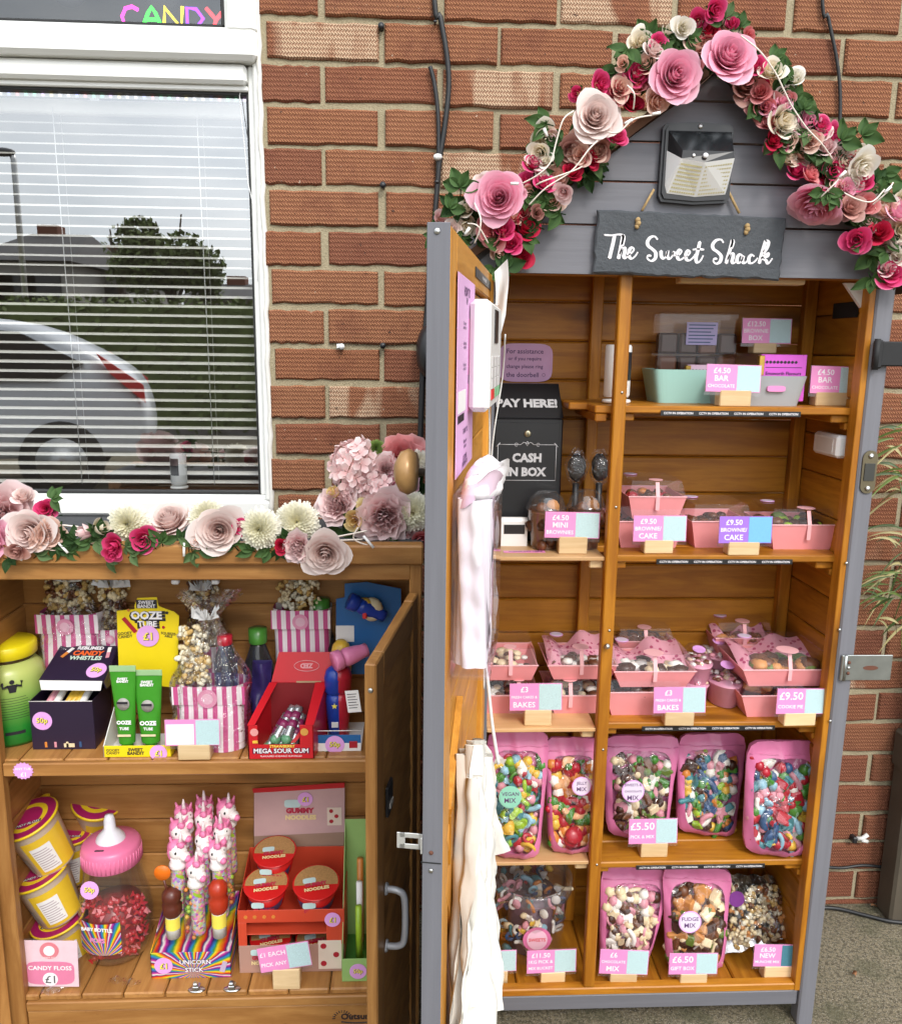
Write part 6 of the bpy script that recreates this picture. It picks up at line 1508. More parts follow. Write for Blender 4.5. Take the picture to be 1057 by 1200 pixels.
yb2 = SB - .062; p0 = at(768, 418, yb2); p1 = at(868, 366, yb2)
tt = thing('brownie_box', 'clear box of dark brownies with lilac label at the back of the top shelf', 'cake box', ((p0.x + p1.x) / 2, yb2, z))
hw_ = (p1.x - p0.x) / 2; m = MB()
for i in range(4):
    for j in range(2): m.box(-hw_ + .008 + i * hw_ * .48, -hw_ + .008 + (i + .92) * hw_ * .48, .004, .034, .045 + j * .042, .045 + j * .042 + .038, CHO if (i + j) % 3 else MIL, .004)
m.box(-hw_ + .002, hw_ - .002, .002, .036, 0, .044, CHO, .002); m.build('brownie', tt)
m = MB(); m.box(-hw_, hw_, 0, .038, 0, p1.z - z, LID, .004); m.build('clear_box', tt)
q0 = at(803, 404, yb2) - tt.location; q1 = at(841, 378, yb2) - tt.location; m = MB(); LILL = flat('label_lilac', (.46, .40, .66), .5); m.box(q0.x, q1.x, -.0012, -.0002, q0.z, q1.z, LILL, .0002)
for i in range(6): m.box(q0.x + .004, q1.x - .004 - (i % 3) * .004, -.0016, -.0011, q1.z - .006 - i * .0062, q1.z - .004 - i * .0062, BLU, .0001)
m.build('printed_label', tt)
m = MB(); price_t = None
price_card(868, 374, 927, 402, 881, 911, 414, at(895, 414, yb2 - .035).z, ['£12.50', 'BROWNIE', 'BOX'], 'pink price card reading £12.50 raised on a block behind the grey basket', 0., by0=402)
bpy.data.objects[-1] if False else None
# box the raised block stands on
p0 = at(870, 445, yb2 - .035); zt_ = at(895, 414, yb2 - .035).z
bb = on(895, 414, zt_); m = MB(); m.box(-.05, .05, -.006, .05, 0, zt_ - z, LID, .002); lo = m.build('clear_body', None)
tt = thing('cake_box', 'low clear cake box carrying the raised £12.50 price card', 'cake box', (bb.x, bb.y, z)); lo.parent = tt
m = MB(); lump_fill(m, -.04, .04, .004, .04, .012, [CHO, MIL], 18, .012, 5, 1.); m.box(-.044, .044, .0, .044, .001, .014, CHO, .003); m.build('brownie', tt)
def choc_bar(px0, py0, px1, py1, y, label, front, txt):
    p0 = at(px0, py1, y); p1 = at(px1, py0, y); t = thing('chocolate_bar', label, 'chocolate bar', (p0.x, y, p0.z)); w_, h_ = p1.x - p0.x, p1.z - p0.z
    m = MB(); m.box(0, w_, 0, .008, 0, h_, front, .001); m.box(-.004, .006, -.001, .009, h_ * .55, h_ * .98, flat('gold_foil', (.55, .36, .08), .3, .9, var=.3, scale=200.), .001)
    for j in range(9):
        x = w_ * (.12 + .08 * j); m.grid(lambda u, w__: Vector((x + .0034 * math.cos(6.28 * u) * (1 - .3 * w__), -.0006, h_ * .84 + .0026 * math.sin(6.28 * u) * (1 if j % 2 else -1) * w__)), 10, 1, INKB, wrap=True)
    m.box(w_ * .10, w_ * .90, -.0005, .0002, h_ * .72, h_ * .732, INKB, .0001); m.text(txt, INKB, face(w_ * .5, -.0006, h_ * .60), h=h_ * .13, w=w_ * .78, bold=.01); m.build('wrapper', t)
bz = on(893, 476, z); choc_bar(888, 416, 946, 470, bz.y + .03, 'bright pink chocolate bar standing upright in the grey basket', flat('magenta_wrap', (.66, .10, .60), .4), 'Emsworth Flavours')
choc_bar(803, 428, 856, 470, on(818, 473, z).y + .03, 'pale pink chocolate bar standing in the mint basket', flat('pale_wrap', (.74, .50, .64), .4), 'Emsworth')
price_card(826, 428, 891, 459, 841, 881, 476.5, z, ['£4.50', 'BAR', 'CHOCOLATE'], 'pink price card reading £4.50 in front of the mint basket', 1.)
price_card(948, 430, 1010, 461, 953, 998, 476, z, ['£4.50', 'BAR', 'CHOCOLATE'], 'pink price card reading £4.50 at the right end of the top shelf', 1.)
b = on(966, 462, z); m = MB(); m.lathe([(.019, 0), (.020, .004), (.020, .026), (.018, .029), (.0, .029)], LID, 24, caps=False); m.lathe([(.0205, .026), (.0205, .032), (.0, .033)], STEEL, 24, caps=False); tag(m.build('small_tin', None, (b.x, b.y + .05, z)), 'small silver lidded tub behind the right hand £4.50 card', 'tub')
# white sensor box on the right inner wall
p = at(968, 521, 1.45); t = thing('sensor_box', 'white plastic sensor box fixed to the right inner wall below the top shelf', 'sensor', (XR0 - .0005, 1.455, p.z))
m = MB(); m.box(-.022, 0, -.045, .045, -.020, .020, WHITE, .005); m.build('sensor_case', t); m = MB(); m.box(-.0228, -.0215, -.030, .030, -.012, .012, OFFW, .002); m.build('sensor_lens', t)

# ================================================================== right bay, second shelf
z = SH_R[1]
BRW = [CHO, MIL, CHO, RED]; GRB = [CHO, LIM, OLV, MIL]
t1 = tray(720, 801, 612, 643, z, 'lower pink cake tray under the stack at the left of the second shelf', [CHO, MIL], .12, lidh=.026, strap=False, sticker=False)
yy = on(760, 643, z).y
tray(735, 803, 583, 609, 0, 'pink cake tray on top of the left stack on the second shelf', [CHO, MIL, ORG, RED], .12, y=yy + .004, lidh=.028)
tray(808, 880, 612, 643, z, 'pink cake tray of dark brownies behind the purple price card', [CHO, MIL], .12, lidh=.030, strap=False)
tray(899, 983, 616, 645, z, 'pink cake tray of green speckled brownies at the right of the second shelf', GRB, .12, lidh=.028, sx=.05)
price_card(741, 604, 804, 634, 753, 790, 649, z, ['£9.50', 'BROWNIE/', 'CAKE'], 'pink £9.50 brownie card before the stacked trays on the second shelf', 0.)
price_card(841, 605, 904, 636, 851, 891, 651, z, ['£9.50', 'BROWNIE/', 'CAKE'], 'violet £9.50 brownie card in the middle of the second shelf', 0., mat=flat('tag_violet', (.32, .15, .62), .4), qr=flat('tag_blue', (.16, .42, .72), .45, var=.12, scale=350.))

# ================================================================== right bay, third shelf
z = SH_R[2]
tray(708, 800, 811, 840, z, 'lower pink tray under the paper lined tray on the third shelf', [CHO, MIL], .12, lidh=.022, strap=False, sticker=False)
yy = on(755, 840, z).y
tray(718, 815, 787, 807, 0, 'pink tray lined with speckled paper on the left stack of the third shelf', [WHT, CHO, CRM], .12, y=yy + .004, lidh=.030, paper=True)
tray(722, 790, 752, 768, 0, 'pale pink tray of chocolate cake at the back left of the third shelf', [CHO, MIL], .08, y=yy + .128, lidh=.024, sticker=False)
def oval_tub(px, pyb, wpx, hpx, y, label):
    b = at(px, pyb, y) if y else on(px, pyb, z); k = mpp(b); r_ = wpx * k / 2; h = hpx * k; t = thing('oval_tub', label, 'cake tub', b, 0, 'small clear oval tubs')
    m = MB(); m.lathe([(r_ * .78, 0), (r_ * .84, .002), (r_, h * .55), (r_ * 1.05, h * .57), (r_ * 1.05, h * .60)], flat('pink_tub', (.64, .30, .40), .4), 28, tmat((0, r_ * 1.5, 0), (0, 0, 0), (1, 1.5, 1))); m.build('tub_base', t)
    m = MB(); lump_fill(m, -r_ * .7, r_ * .7, r_ * .5, r_ * 2.4, h * .62, [PNK, WHT, CRM, MIL], 30, r_ * .20, int(px)); m.build('cake_filling', t)
    m = MB(); m.lathe([(r_ * 1.03, h * .61), (r_ * .95, h * .72), (r_ * .55, h * 1.02), (0, h * 1.06)], LID, 28, tmat((0, r_ * 1.5, 0), (0, 0, 0), (1, 1.5, 1)), caps=False); m.build('clear_lid', t)
    m = MB(); m.disc(r_ * .42, STK, tmat((0, r_ * 1.0, h * 1.02), (.25, 0, 0)), 20); m.build('round_sticker', t)
y_f = on(855, 833, z).y
oval_tub(856, 833, 40, 48, None, 'small oval tub with pink and white crumble in front, beside the £3 card'); oval_tub(818, 829, 36, 40, None, 'small oval tub half hidden behind the £3 price card')
oval_tub(822, 806, 36, 40, y_f + .02, 'small oval tub stacked on the tub behind the £3 card'); oval_tub(845, 796, 34, 40, y_f + .075, 'small oval tub at the back between the two tray stacks')
tray(866, 968, 815, 842, z, 'lower pink tray under the cookie pie trays at the right of the third shelf', [MIL, FUD], .12, lidh=.022, strap=False, sticker=False)
yy = on(917, 842, z).y
tray(868, 973, 785, 806, 0, 'pink tray with cookie pie and speckled lining at the right of the third shelf', [FUD, OLV, MIL], .13, y=yy + .002, lidh=.032, paper=True, sx=.03)
tray(836, 905, 748, 772, 0, 'pink tray standing on the back of the right hand stack on the third shelf', [FUD, MIL], .075, y=yy + .135, lidh=.03, paper=True)
# the two upper trays rest on further trays behind
tray(838, 905, 800, 834, 0, 'pink tray at the back of the third shelf holding up the back tray', [FUD, MIL], .075, y=yy + .135, lidh=.0, strap=False, sticker=False)
tray(722, 790, 800, 832, 0, 'pink tray hidden at the back left of the third shelf under another tray', [CHO], .08, y=on(755, 840, z).y + .128, lidh=.02, strap=False, sticker=False)
price_card(765, 804, 826, 835, 777, 814, 851, z, ['£3', 'FRESH CAKES &', 'BAKES'], 'pink £3 fresh cakes card in the right bay of the third shelf', -1.)
price_card(908, 806, 969, 836, 916, 957, 851, z, ['£9.50', 'COOKIE PIE'], 'pink £9.50 cookie pie card at the right end of the third shelf', 1.)

# ================================================================== right bay, fourth shelf
z = SH_R[3]
CHOCMIX = [CHO, MIL, CRM, WHT, MIL, CHO, GRN, OLV, PNK]; JELLY = [RED, RED, GRN, YEL, TEA, BLU, PNK, WHT, SKY_, RED]; RAIN = [GRN, TEA, BLU, YEL, ORG, PNK, WHT, CHO, LIM]
pouch((708, 862), (798, 862), (780, 984), (710, 976), z, 'pink pouch of chocolate sweets at the left of the fourth shelf', CHOCMIX, [6, 6, 7, 4, 7], (742, 928, 13), stxt=['SWEETS &', 'CHOCOLATE', 'MIX'], seed=2, n=70, size=.0185)
pouch((795, 860), (875, 860), (862, 980), (792, 972), z, 'pink pouch of rainbow sweets in the middle of the fourth shelf', RAIN, [4, 2, 2, 3, 5, 7, 4], seed=3, n=64, size=.020)
pouch((876, 868), (966, 869), (942, 1004), (870, 996), z, 'pink pouch of bright jelly sweets at the right of the fourth shelf', JELLY, [5, 5, 2, 7, 3, 5, 4], seed=4, n=62, size=.021)
price_card(736, 958, 793, 988, 749, 783, 1005, z, ['£5.50', 'PICK & MIX'], 'pink £5.50 pick & mix card on the fourth shelf', -1.)
# ================================================================== right bay, floor
z = ZFL
pouch((704, 1016), (790, 1020), (757, 1143), (702, 1137), z, 'pink pouch of chocolate shapes at the left of the shop floor', [CRM, CRM, WHT, MIL, CHO, PNK, CRM], [7, 3, 7, 6, 2], seed=5, n=58, size=.021, sink=.02)
pouch((776, 1015), (858, 1018), (846, 1143), (780, 1143), z, 'pink pouch of fudge blocks with a round fudge mix sticker', [CHO, FUD, OLV, CHO, CRM, MIL, FUD], [4], (809, 1082, 13), stxt=['FUDGE', 'MIX'], seed=6, n=44, size=.024, sink=.02)
b = on(885, 1122, z); t = thing('popcorn_bag', 'silver backed clear bag of popcorn leaning at the right of the shop floor', 'popcorn bag', b)
C4 = [at(846, 1120, b.y) - b, at(938, 1095, b.y + .01) - b, at(905, 1026, b.y + .05) - b, at(852, 1024, b.y + .05) - b]
def SB_(u, v, f): 
    q = C4[0].lerp(C4[1], u).lerp(C4[3].lerp(C4[2], u), v); return q + Vector((0, f * .026 * (math.sin(PI * u) * math.sin(PI * v)) ** .5, 0))
m = MB(); m.grid(lambda u, w_: SB_(u, w_, .6) + Vector((0, .004 * math.sin(20 * u + 9 * w_), 0)), 14, 14, flat('silver_foil', (.55, .55, .56), .22, 1., var=.2, scale=60.)); m.build('foil_back', t)
m = MB(); rr = random.Random(9); popcorn_blob(m, lambda r: SB_(r.uniform(.06, .92), r.uniform(.06, .86), r.uniform(-.7, .3)), 150, .0072, POPM + [POPM[0], MIL, FUD], rr); o = m.build('popcorn', t); o['kind'] = 'stuff'
m = MB(); m.grid(lambda u, w_: SB_(u, w_, -1.25) + Vector((0, .003 * math.sin(23 * u + 5 * w_) - .002, 0)), 16, 16, CELLO); m.build('clear_front', t)
q = at(862, 1052, b.y + .0) - b; m = MB(); T = face(q.x, -.004, q.z, -.2); m.disc(.016, PUR, T, 22); m.build('round_sticker', t)
price_card(702, 1111, 759, 1141, 713, 747, 1156, z, ['£6', 'CHOCOLATE', 'MIX'], 'pink £6 chocolate mix card leftmost on the right bay floor', 2.)
price_card(783, 1115, 840, 1141, 795, 829, 1157, z, ['£6.50', 'GIFT BOX'], 'pink £6.50 gift box card below the fudge pouch', 0.)
price_card(882, 1105, 940, 1132, 893, 929, 1150, z, ['£6.50', 'NEW', 'MUNCHIE MIX'], 'pink £6.50 munchie mix card with a dark teal panel by the popcorn bag', 1., qr=flat('tag_teal', (.06, .20, .26), .45, var=.2, scale=350.))

# ================================================================== left bay
z = SH_L[0]
# notice on the back wall
p0 = at(584, 447, SB - .002); p1 = at(648, 403, SB - .002); t = thing('help_notice', 'lilac notice about ringing the doorbell on the back wall above the cash box', 'notice', ((p0.x + p1.x) / 2, SB - .0025, (p0.z + p1.z) / 2))
w_, h_ = p1.x - p0.x, p1.z - p0.z; m = MB(); m.prism(rrect(40, 0, 0, w_ / 2, h_ / 2, .1), -.0012, 0, flat('notice_lilac', (.60, .34, .56), .5)); m.build('notice_sheet', t)
m = MB()
for i, tx in enumerate(('For assistance', 'or if you require', 'change please ring', 'the doorbell')): m.text(tx, INKP, face(-.002 if i < 3 else -.006, -.0016, h_ * (.30 - .205 * i)), h=h_ * .125, w=w_ * (.88 if i == 2 else .78), bold=.012)
m.grid(lambda u, w__: Vector((w_ * .34 + .0032 * math.cos(6.28 * u) * (1 if w__ else .8), -.0016, -h_ * .315 + .0032 * math.sin(6.28 * u) * (1 if w__ else .8))), 16, 1, INKP, wrap=True); m.build('lettering', t)
# cash box
yc = SB - .098; p0 = at(574, 600, yc); p1 = at(656, 600, yc); zt_ = at(610, 490, yc).z; zt2 = at(610, 449, yc + .07).z
t = thing('cash_box', 'black metal honesty box lettered PAY HERE and CASH IN BOX', 'cash box', ((p0.x + p1.x) / 2, yc, z)); hw_ = (p1.x - p0.x) / 2; h1 = zt_ - z; h2 = zt2 - z
MET = flat('black_metal', (.012, .012, .014), .32, .0, var=.1)
m = MB(); m.box(-hw_, hw_, 0, .072, 0, h1, MET, .003); m.hexa([(-hw_, .001, h1 + .0005), (hw_, .001, h1 + .0005), (hw_, .072, h1 + .0005), (-hw_, .072, h1 + .0005), (-hw_, .052, h2), (hw_ * .96, .052, h2), (hw_ * .96, .072, h2), (-hw_, .072, h2)], MET); m.build('box_body', t)
m = MB(); m.box(-hw_ * .90, hw_ * .90, -.0022, -.0003, .02, h1 - .008, MET, .001); m.build('front_door', t)
m = MB(); m.lathe([(.0062, 0), (.0062, .002), (.0048, .003)], flat('lock_brass', (.40, .36, .25), .35, .9), 20, tmat((0, -.0023, h1 - .028), (PI / 2, 0, 0))); m.box(-.0007, .0007, -.0058, -.0052, h1 - .031, h1 - .025, MATTB, .0002); m.build('lock', t)
GLT = flat('silver_letter', (.50, .50, .52), .5, var=.3, scale=400.)
m = MB(); ta = math.atan2(.051, h2 - h1); m.text('PAY HERE!', GLT, Matrix.Translation((0, .0225, h1 + (h2 - h1) * .42)) @ Euler((PI / 2 - ta, 0, 0)).to_matrix().to_4x4() @ tmat((0, 0, .0012)), h=.020, w=hw_ * 1.80, bold=.05)
zf_ = h1 - .048; fw = hw_ * .82
m.text('CASH', GLT, face(0, -.0030, zf_ - .024), h=.017, w=fw * 1.2, bold=.05); m.text('IN BOX', GLT, face(0, -.0030, zf_ - .050), h=.017, w=fw * 1.6, bold=.05)
for a, b_ in (((-fw, zf_), (-fw, zf_ - .066)), ((fw, zf_), (fw, zf_ - .066)), ((-fw, zf_ - .066), (fw, zf_ - .066)), ((-fw, zf_), (-.012, zf_)), ((.012, zf_), (fw, zf_))): m.tube([(a[0], -.0026, a[1]), (b_[0], -.0026, b_[1])], .0006, GLT, 5)
for sx in (-1, 1):
    m.tube(smooth([(sx * .012, -.0026, zf_), (sx * .006, -.0026, zf_ + .004), (sx * .0, -.0026, zf_ + .001)]), .0006, GLT, 5); m.tube([(sx * .02 + .003 * math.cos(a), -.0026, zf_ + .003 * math.sin(a)) for a in [i * .6 for i in range(10)]], .0005, GLT, 5)
    m.tube([(sx * fw - sx * .004, -.0026, zf_ + .003), (sx * fw + sx * .003, -.0026, zf_ - .004)], .0009, GLT, 5)
m.tube([(0, -.0026, zf_ + .006), (.003, -.0026, zf_ + .002), (0, -.0026, zf_ - .002), (-.003, -.0026, zf_ + .002), (0, -.0026, zf_ + .006)], .0007, GLT, 5); m.build('lettering', t)
# card reader
b = on(602, 640, z); t = thing('card_reader', 'white card reader with a sloping black screen on the left bay shelf', 'card reader', b); k = mpp(b)
m = MB(); m.prism([(0, 0), (.050, 0), (.050, .020), (.012, .052), (.004, .052), (0, .046)], -.024, .024, WHITE, Matrix.Rotation(PI / 2, 4, 'Z') @ tmat((0, 0, 0))); m.build('reader_body', t)
m = MB(); d = Vector((0, .012 - .050, .032)); 
A = [Vector((-.020, .048 - .0, .0225)), Vector((.020, .048, .0225))]
m.build('reader_seam', t) if False else None
m = MB(); m.hexa([(-.019, .001, .005), (.019, .001, .005), (.019, .002, .005), (-.019, .002, .005), (-.019, -.001, .040), (.019, -.001, .040), (.019, .001, .040), (-.019, .001, .040)], BLACK); m.build('screen', t)
# two chocolate dessert cups and their wrapped spoons
def cup(px, pyt, pyb, wpx, label):
    b = at(px, pyb, 1.432); b.z = z; k = mpp(b); r_ = wpx * k / 2; h = (pyb - pyt) * k * 1.02; b.y += r_ * .6; t = thing('dessert_cup', label, 'dessert cup', b, 0, 'chocolate dessert cups')
    m = MB(); m.lathe([(r_ * .66, .001), (r_ * .70, h * .3), (r_ * .88, h * .66), (r_ * .90, h * .68)], MIL, 26); m.ball((0, 0, h * .66), r_ * .84, CHO, 14, (1, 1, .35), lump=.1, seed=int(px)); m.ball((-r_ * .3, -r_ * .35, h * .74), r_ * .30, MIL, 9, lump=.1, seed=3); m.ball((r_ * .3, -r_ * .2, h * .76), r_ * .36, FUD, 9, lump=.1, seed=4)
    rr = random.Random(int(px))
    for i in range(9):
        a = rr.uniform(PI, 2 * PI); m.ball((math.cos(a) * r_ * .72, math.sin(a) * r_ * .72, h * rr.uniform(.08, .6)), r_ * .28, rr.choice([MIL, CHO, CHO, CHO]), 8, lump=.15, seed=i)
    m.build('dessert', t)
    m = MB(); m.lathe([(r_ * .70, 0), (r_ * .76, h * .3), (r_ * .95, h * .70), (r_, h * .72), (r_, h * .75), (r_ * .93, h * .77), (r_ * .80, h * .92), (r_ * .45, h * 1.03), (0, h * 1.05)], JAR, 30, caps=False); m.build('clear_cup', t)
    return b
cup(641, 567, 631, 48, 'chocolate dessert cup with clear domed lid beside the card reader'); cup(688, 567, 633, 46, 'chocolate dessert cup half hidden behind the divider post')
for px, lab in ((672, 'spoon wrapped in crinkled dark film standing behind the dessert cups'), (699, 'second film wrapped spoon standing against the divider post')):
    b = at(px, 625, 1.478 if px < 690 else 1.49); b.z = z; p = at(px, 548, b.y); t = thing('wrapped_spoon', lab, 'wrapped spoon', b); hz_ = p.z - z
    m = MB(); m.tube([(0, 0, .001), (0, 0, hz_ * .8)], .006, BLACK, 8); m.ball((0, 0, hz_), .018, BLACK, 14, (.9, .6, 1.35), lump=.12, seed=px); m.build('spoon', t)
    m = MB(); m.ball((0, 0, hz_), .024, CELLO, 24, (.85, .6, 1.35), lump=.14, seed=px); m.build('film', t)
price_card(638, 600, 702, 630, 653, 689, 649.5, z, ['£4.50', 'MINI', 'BROWNIES'], 'pink £4.50 mini brownie card in front of the dessert cups', 1.)
b0, b1 = on(590, 651, z), on(640, 647, z); m = MB(); m.box(-.040, .034, 0, .013, 0, .0006, TAGP, .0002); m.text('PLEASE PAY HERE', INKP, tmat((0, .0065, .0009)), h=.006, w=.06, bold=.02); tag(m.build('shelf_label', None, (b1.x - .036, b1.y - .006, z + .0004), (0, 0, R(2))), 'narrow pink paper label lying on the left bay shelf before the card reader', 'label')
# second left shelf
z = SH_L[1]; b = on(640, 838, z)
SND = [CHO, CRM, WHT, MIL]
tray(560, 632, 815, 838, z, 'pink cake tray bottom left in the left bay, half behind the door', SND, .12, lidh=.026, sticker=False, sx=.16)
tray(642, 722, 815, 838, z, 'lower pink cake tray behind the £3 card and divider in the left bay', SND, .12, lidh=.026, sticker=False, sx=-.18)
yy = on(640, 838, z).y
tray(566, 630, 780, 799, 0, 'upper pink cake tray at the far left of the left bay', SND, .12, y=yy + .003, lidh=.030, sticker=False)
tray(641, 724, 780, 798, 0, 'upper pink tray with speckled paper behind the divider in the left bay', [WHT, MIL], .12, y=yy + .003, lidh=.030, paper=True, sx=-.02)
price_card(597, 800, 658, 832, 613, 647, 851, z, ['£3', 'FRESH CAKES &', 'BAKES'], 'pink £3 fresh cakes card in the left bay beside the door', -1.)
z = SH_L[2]
pouch((570, 856), (645, 858), (632, 1003), (574, 1000), z, 'pink pouch of pastel sweets with a mint green sticker in the left bay', [PNK, TEA, RED, SKY_, LIM, GRN, PNK, WHT, YEL], [1, 0, 2, 3, 5], (598, 935, 13), stxt=['VEGAN', 'MIX'], scol=flat('sticker_mint', (.24, .56, .42), .4), seed=8, n=60, size=.019)
pouch((638, 864), (706, 866), (694, 996), (642, 994), z, 'pink pouch of red and peach jelly sweets beside the divider post', [RED, RED, PEA, YEL, WHT, ORG, RED, GRN], [0, 2, 5, 0, 7], (682, 923, 11), stxt=['JELLY', 'MIX'], seed=9, n=40, size=.024)
# bucket of sweets on the floor
z = ZFL; b = on(625, 1132, z); k = mpp(b); rt_, rb_, h = 46 * k, 38 * k, 96 * k; b.y += rb_
t = thing('sweet_bucket', 'clear plastic bucket of mixed sweets on the left bay floor', 'bucket', b); rr = random.Random(12)
for i in range(95):
    a = rr.uniform(0, 2 * PI) if i > 45 else rr.uniform(PI, 2 * PI); zz = (h * rr.uniform(.04, .86)) if i < 62 else h * rr.uniform(.80, .88); rad = lerp(rb_, rt_, zz / h) * (.86 if i < 62 else math.sqrt(rr.uniform(0, .75)))
    sweet(t, rr.choice([0, 1, 2, 3, 5, 6]), rr.choice([BLU, TEA, PNK, WHT, WHT, YEL, RED, ORG, CRM, SKY_, PNK]), (math.cos(a) * rad, math.sin(a) * rad, zz), .020 * rr.uniform(.8, 1.25), rr)
m = MB(); m.lathe([(rb_ * .64, .003), (rt_ * .64, h * .76), (0, h * .77)], flat('sweet_mass', (.13, .07, .10), .5, var=.6, scale=70.), 24, caps=False); m.build('sweet_filling', t)
m = MB(); m.lathe([(rb_, 0), (rt_ * .985, h * .84), (rt_ * 1.02, h * .86)], JAR, 40, caps=False); m.build('bucket_shell', t)
m = MB(); m.lathe([(rt_ * 1.04, h * .84), (rt_ * 1.06, h * .85), (rt_ * 1.06, h * .97), (rt_ * 1.02, h * 1.0), (rt_ * .95, h * .985), (rt_ * .93, h * .955), (0, h * .955)], clear('bucket_lid', (.86, .86, .88), 1.5, .08, haze=.08), 40, caps=False); m.build('bucket_lid', t)
m = MB(); r_ = 15 * k; T = face(.004, -rb_ * 1.11, h * .40, -.1); m.disc(r_, flat('label_pink', (.62, .16, .32), .4), T, 28, 1.1); m.disc(r_ * .8, flat('label_rose', (.74, .46, .56), .4), T @ tmat((0, 0, .0007)), 28); m.text('SWEETS', INKR, T @ tmat((0, 0, .0015)), h=r_ * .3, w=r_ * 1.3, bold=.02); m.build('round_label', t)
price_card(617, 1111, 675, 1139, 632, 663, 1156, z, ['£11.50', '1KG PICK &', 'MIX BUCKET'], 'pink £11.50 pick & mix bucket card on the left bay floor', 0.)
price_card(556, 1112, 605, 1138, 560, 596, 1154, z, ['£7.50', 'TUB'], 'pale blue ended price card half hidden behind the white carrier bags', 0.)
# ================================================================== cabinet, upper shelf
z = KZS + .001
def loc(p, b): return p - b
# green and yellow tub
b = on(2, 876, z); k = mpp(b); r_ = 39 * k; b.y += r_ * .9; t = thing('sweet_tub', 'green and yellow plastic sweet tub with yellow lid at the left end of the shelf', 'tub', b)
hT = at(2, 770, b.y).z - z
def tub_mat():
    q = NT('green_tub_label'); o = q.obj(); x, y, zz = q.xyz(o); mr = q.n('ShaderNodeMapRange'); q.l(zz, mr.inputs[0]); mr.inputs[1].default_value = 0; mr.inputs[2].default_value = hT
    c = q.ramp(mr.outputs[0], [(0., (.01, .16, .02)), (.25, (.02, .24, .03)), (.5, (.16, .36, .06)), (.9, (.50, .56, .16))]); return q.fin(q.pbsdf(c, .3))
m = MB(); m.lathe([(r_ * .93, 0), (r_, hT * .05), (r_, hT * .80), (r_ * .94, hT * .90), (r_ * .72, hT * 1.0)], tub_mat(), 40); m.build('tub_body', t)
m = MB(); m.lathe([(r_ * .70, hT * 1.0), (r_ * .70, hT * 1.05)], flat('brown_tint', (.10, .05, .02), .3), 36); m.lathe([(r_ * .80, hT * 1.05), (r_ * .83, hT * 1.06), (r_ * .83, hT * 1.19), (r_ * .78, hT * 1.21), (0, hT * 1.21)], flat('yellow_cap', (.82, .66, .01), .35), 40, caps=False); m.build('screw_cap', t)
def curved(m, mat, a0, a1, z0, z1, rr_): m.grid(lambda u, w_: Vector((rr_ * math.sin(lerp(a0, a1, u)), -rr_ * math.cos(lerp(a0, a1, u)), lerp(z0, z1, w_))), 8, 1, mat)
m = MB(); curved(m, YCRD, -.9, -.05, hT * .22, hT * .78, r_ * 1.004); curved(m, YCRD, -.9, -.12, hT * .79, hT * .88, r_ * .965)
for i in range(9): curved(m, INKB, .10, .95 - .05 * (i % 3), hT * (.36 + .032 * i), hT * (.366 + .032 * i), r_ * 1.004)
curved(m, INKB, .2, .75, hT * .16, hT * .20, r_ * 1.004)
T = Matrix.Rotation(.50, 4, 'Z') @ face(0, -r_ * 1.01, hT * .76)
m.disc(.004, INKB, T @ tmat((0, .009, 0)), 14); m.prism([(-.008, .004), (.008, .004), (.005, -.010), (-.005, -.010)], -.0004, 0, INKB, T @ tmat((0, 0, 0), (-PI / 2, 0, 0)))
for sx in (-1, 1): m.tube([T @ Vector((sx * .006, .003, .001)), T @ Vector((sx * .014, 0, -.0005)), T @ Vector((sx * .015, .009, -.001))], .0022, INKB, 6)
m.build('printed_label', t)
# black candy whistles box
b = on(76, 878, z); k = mpp(b); t = thing('candy_box', 'open black carton of candy whistles with two lilac 50p stickers', 'sweet box', b); hw_ = 36 * k; h = 60 * k; d = .082
m = MB(); m.box(-hw_, hw_, 0, .0015, 0, h, CRD, .0004); m.box(-hw_, -hw_ + .0015, .0016, d, 0, h, CRD, .0004); m.box(hw_ - .0015, hw_, .0016, d, 0, h, CRD, .0004); m.box(-hw_, hw_, d + .0001, d + .0015, 0, h + .03, CRD, .0004); m.box(-hw_ + .002, hw_ - .002, .002, d - .001, 0, .002, CRD, .0003)
m.tube([(-hw_, 0, h), (hw_, 0, h)], .0007, PAPER, 5); m.build('carton', t)
y0, y1 = b.y + .010, b.y + d; A, B_, C, D = at(46, 797, y0) - b, at(121, 798, y0) - b, at(138, 757, y1) - b, at(72, 756, y1) - b
dn = Vector((0, 0, -.0016)); m = MB(); m.hexa([A + dn, B_ + dn, C + dn, D + dn, A, B_, C, D], CRD)
m.hexa([B_ + dn * 1.1, B_ + Vector((.004, .0, -.014)), C + Vector((.004, 0, -.05)), C + dn * 1.1, B_ + Vector((.0015, 0, -.002)), B_ + Vector((.0055, 0, -.014)), C + Vector((.0055, 0, -.05)), C + Vector((.0015, 0, -.002))], CRD)
fr2 = [A + Vector((.001, -.0004, -.0002)), B_ + Vector((-.001, -.0004, -.0002)), B_ + Vector((-.004, -.003, -.0165)), A + Vector((.004, -.003, -.0165))]; m.add(fr2 + [p + Vector((0, .0012, 0)) for p in fr2], [[0, 1, 2, 3], [7, 6, 5, 4], [0, 4, 5, 1], [1, 5, 6, 2], [2, 6, 7, 3], [3, 7, 4, 0]], PAPER)
ex = (B_ - A).normalized(); ey = ((D + C) / 2 - (A + B_) / 2); LD = ey.length; ey.normalize(); en = ex.cross(ey).normalized()
ct = (A + B_ + C + D) / 4
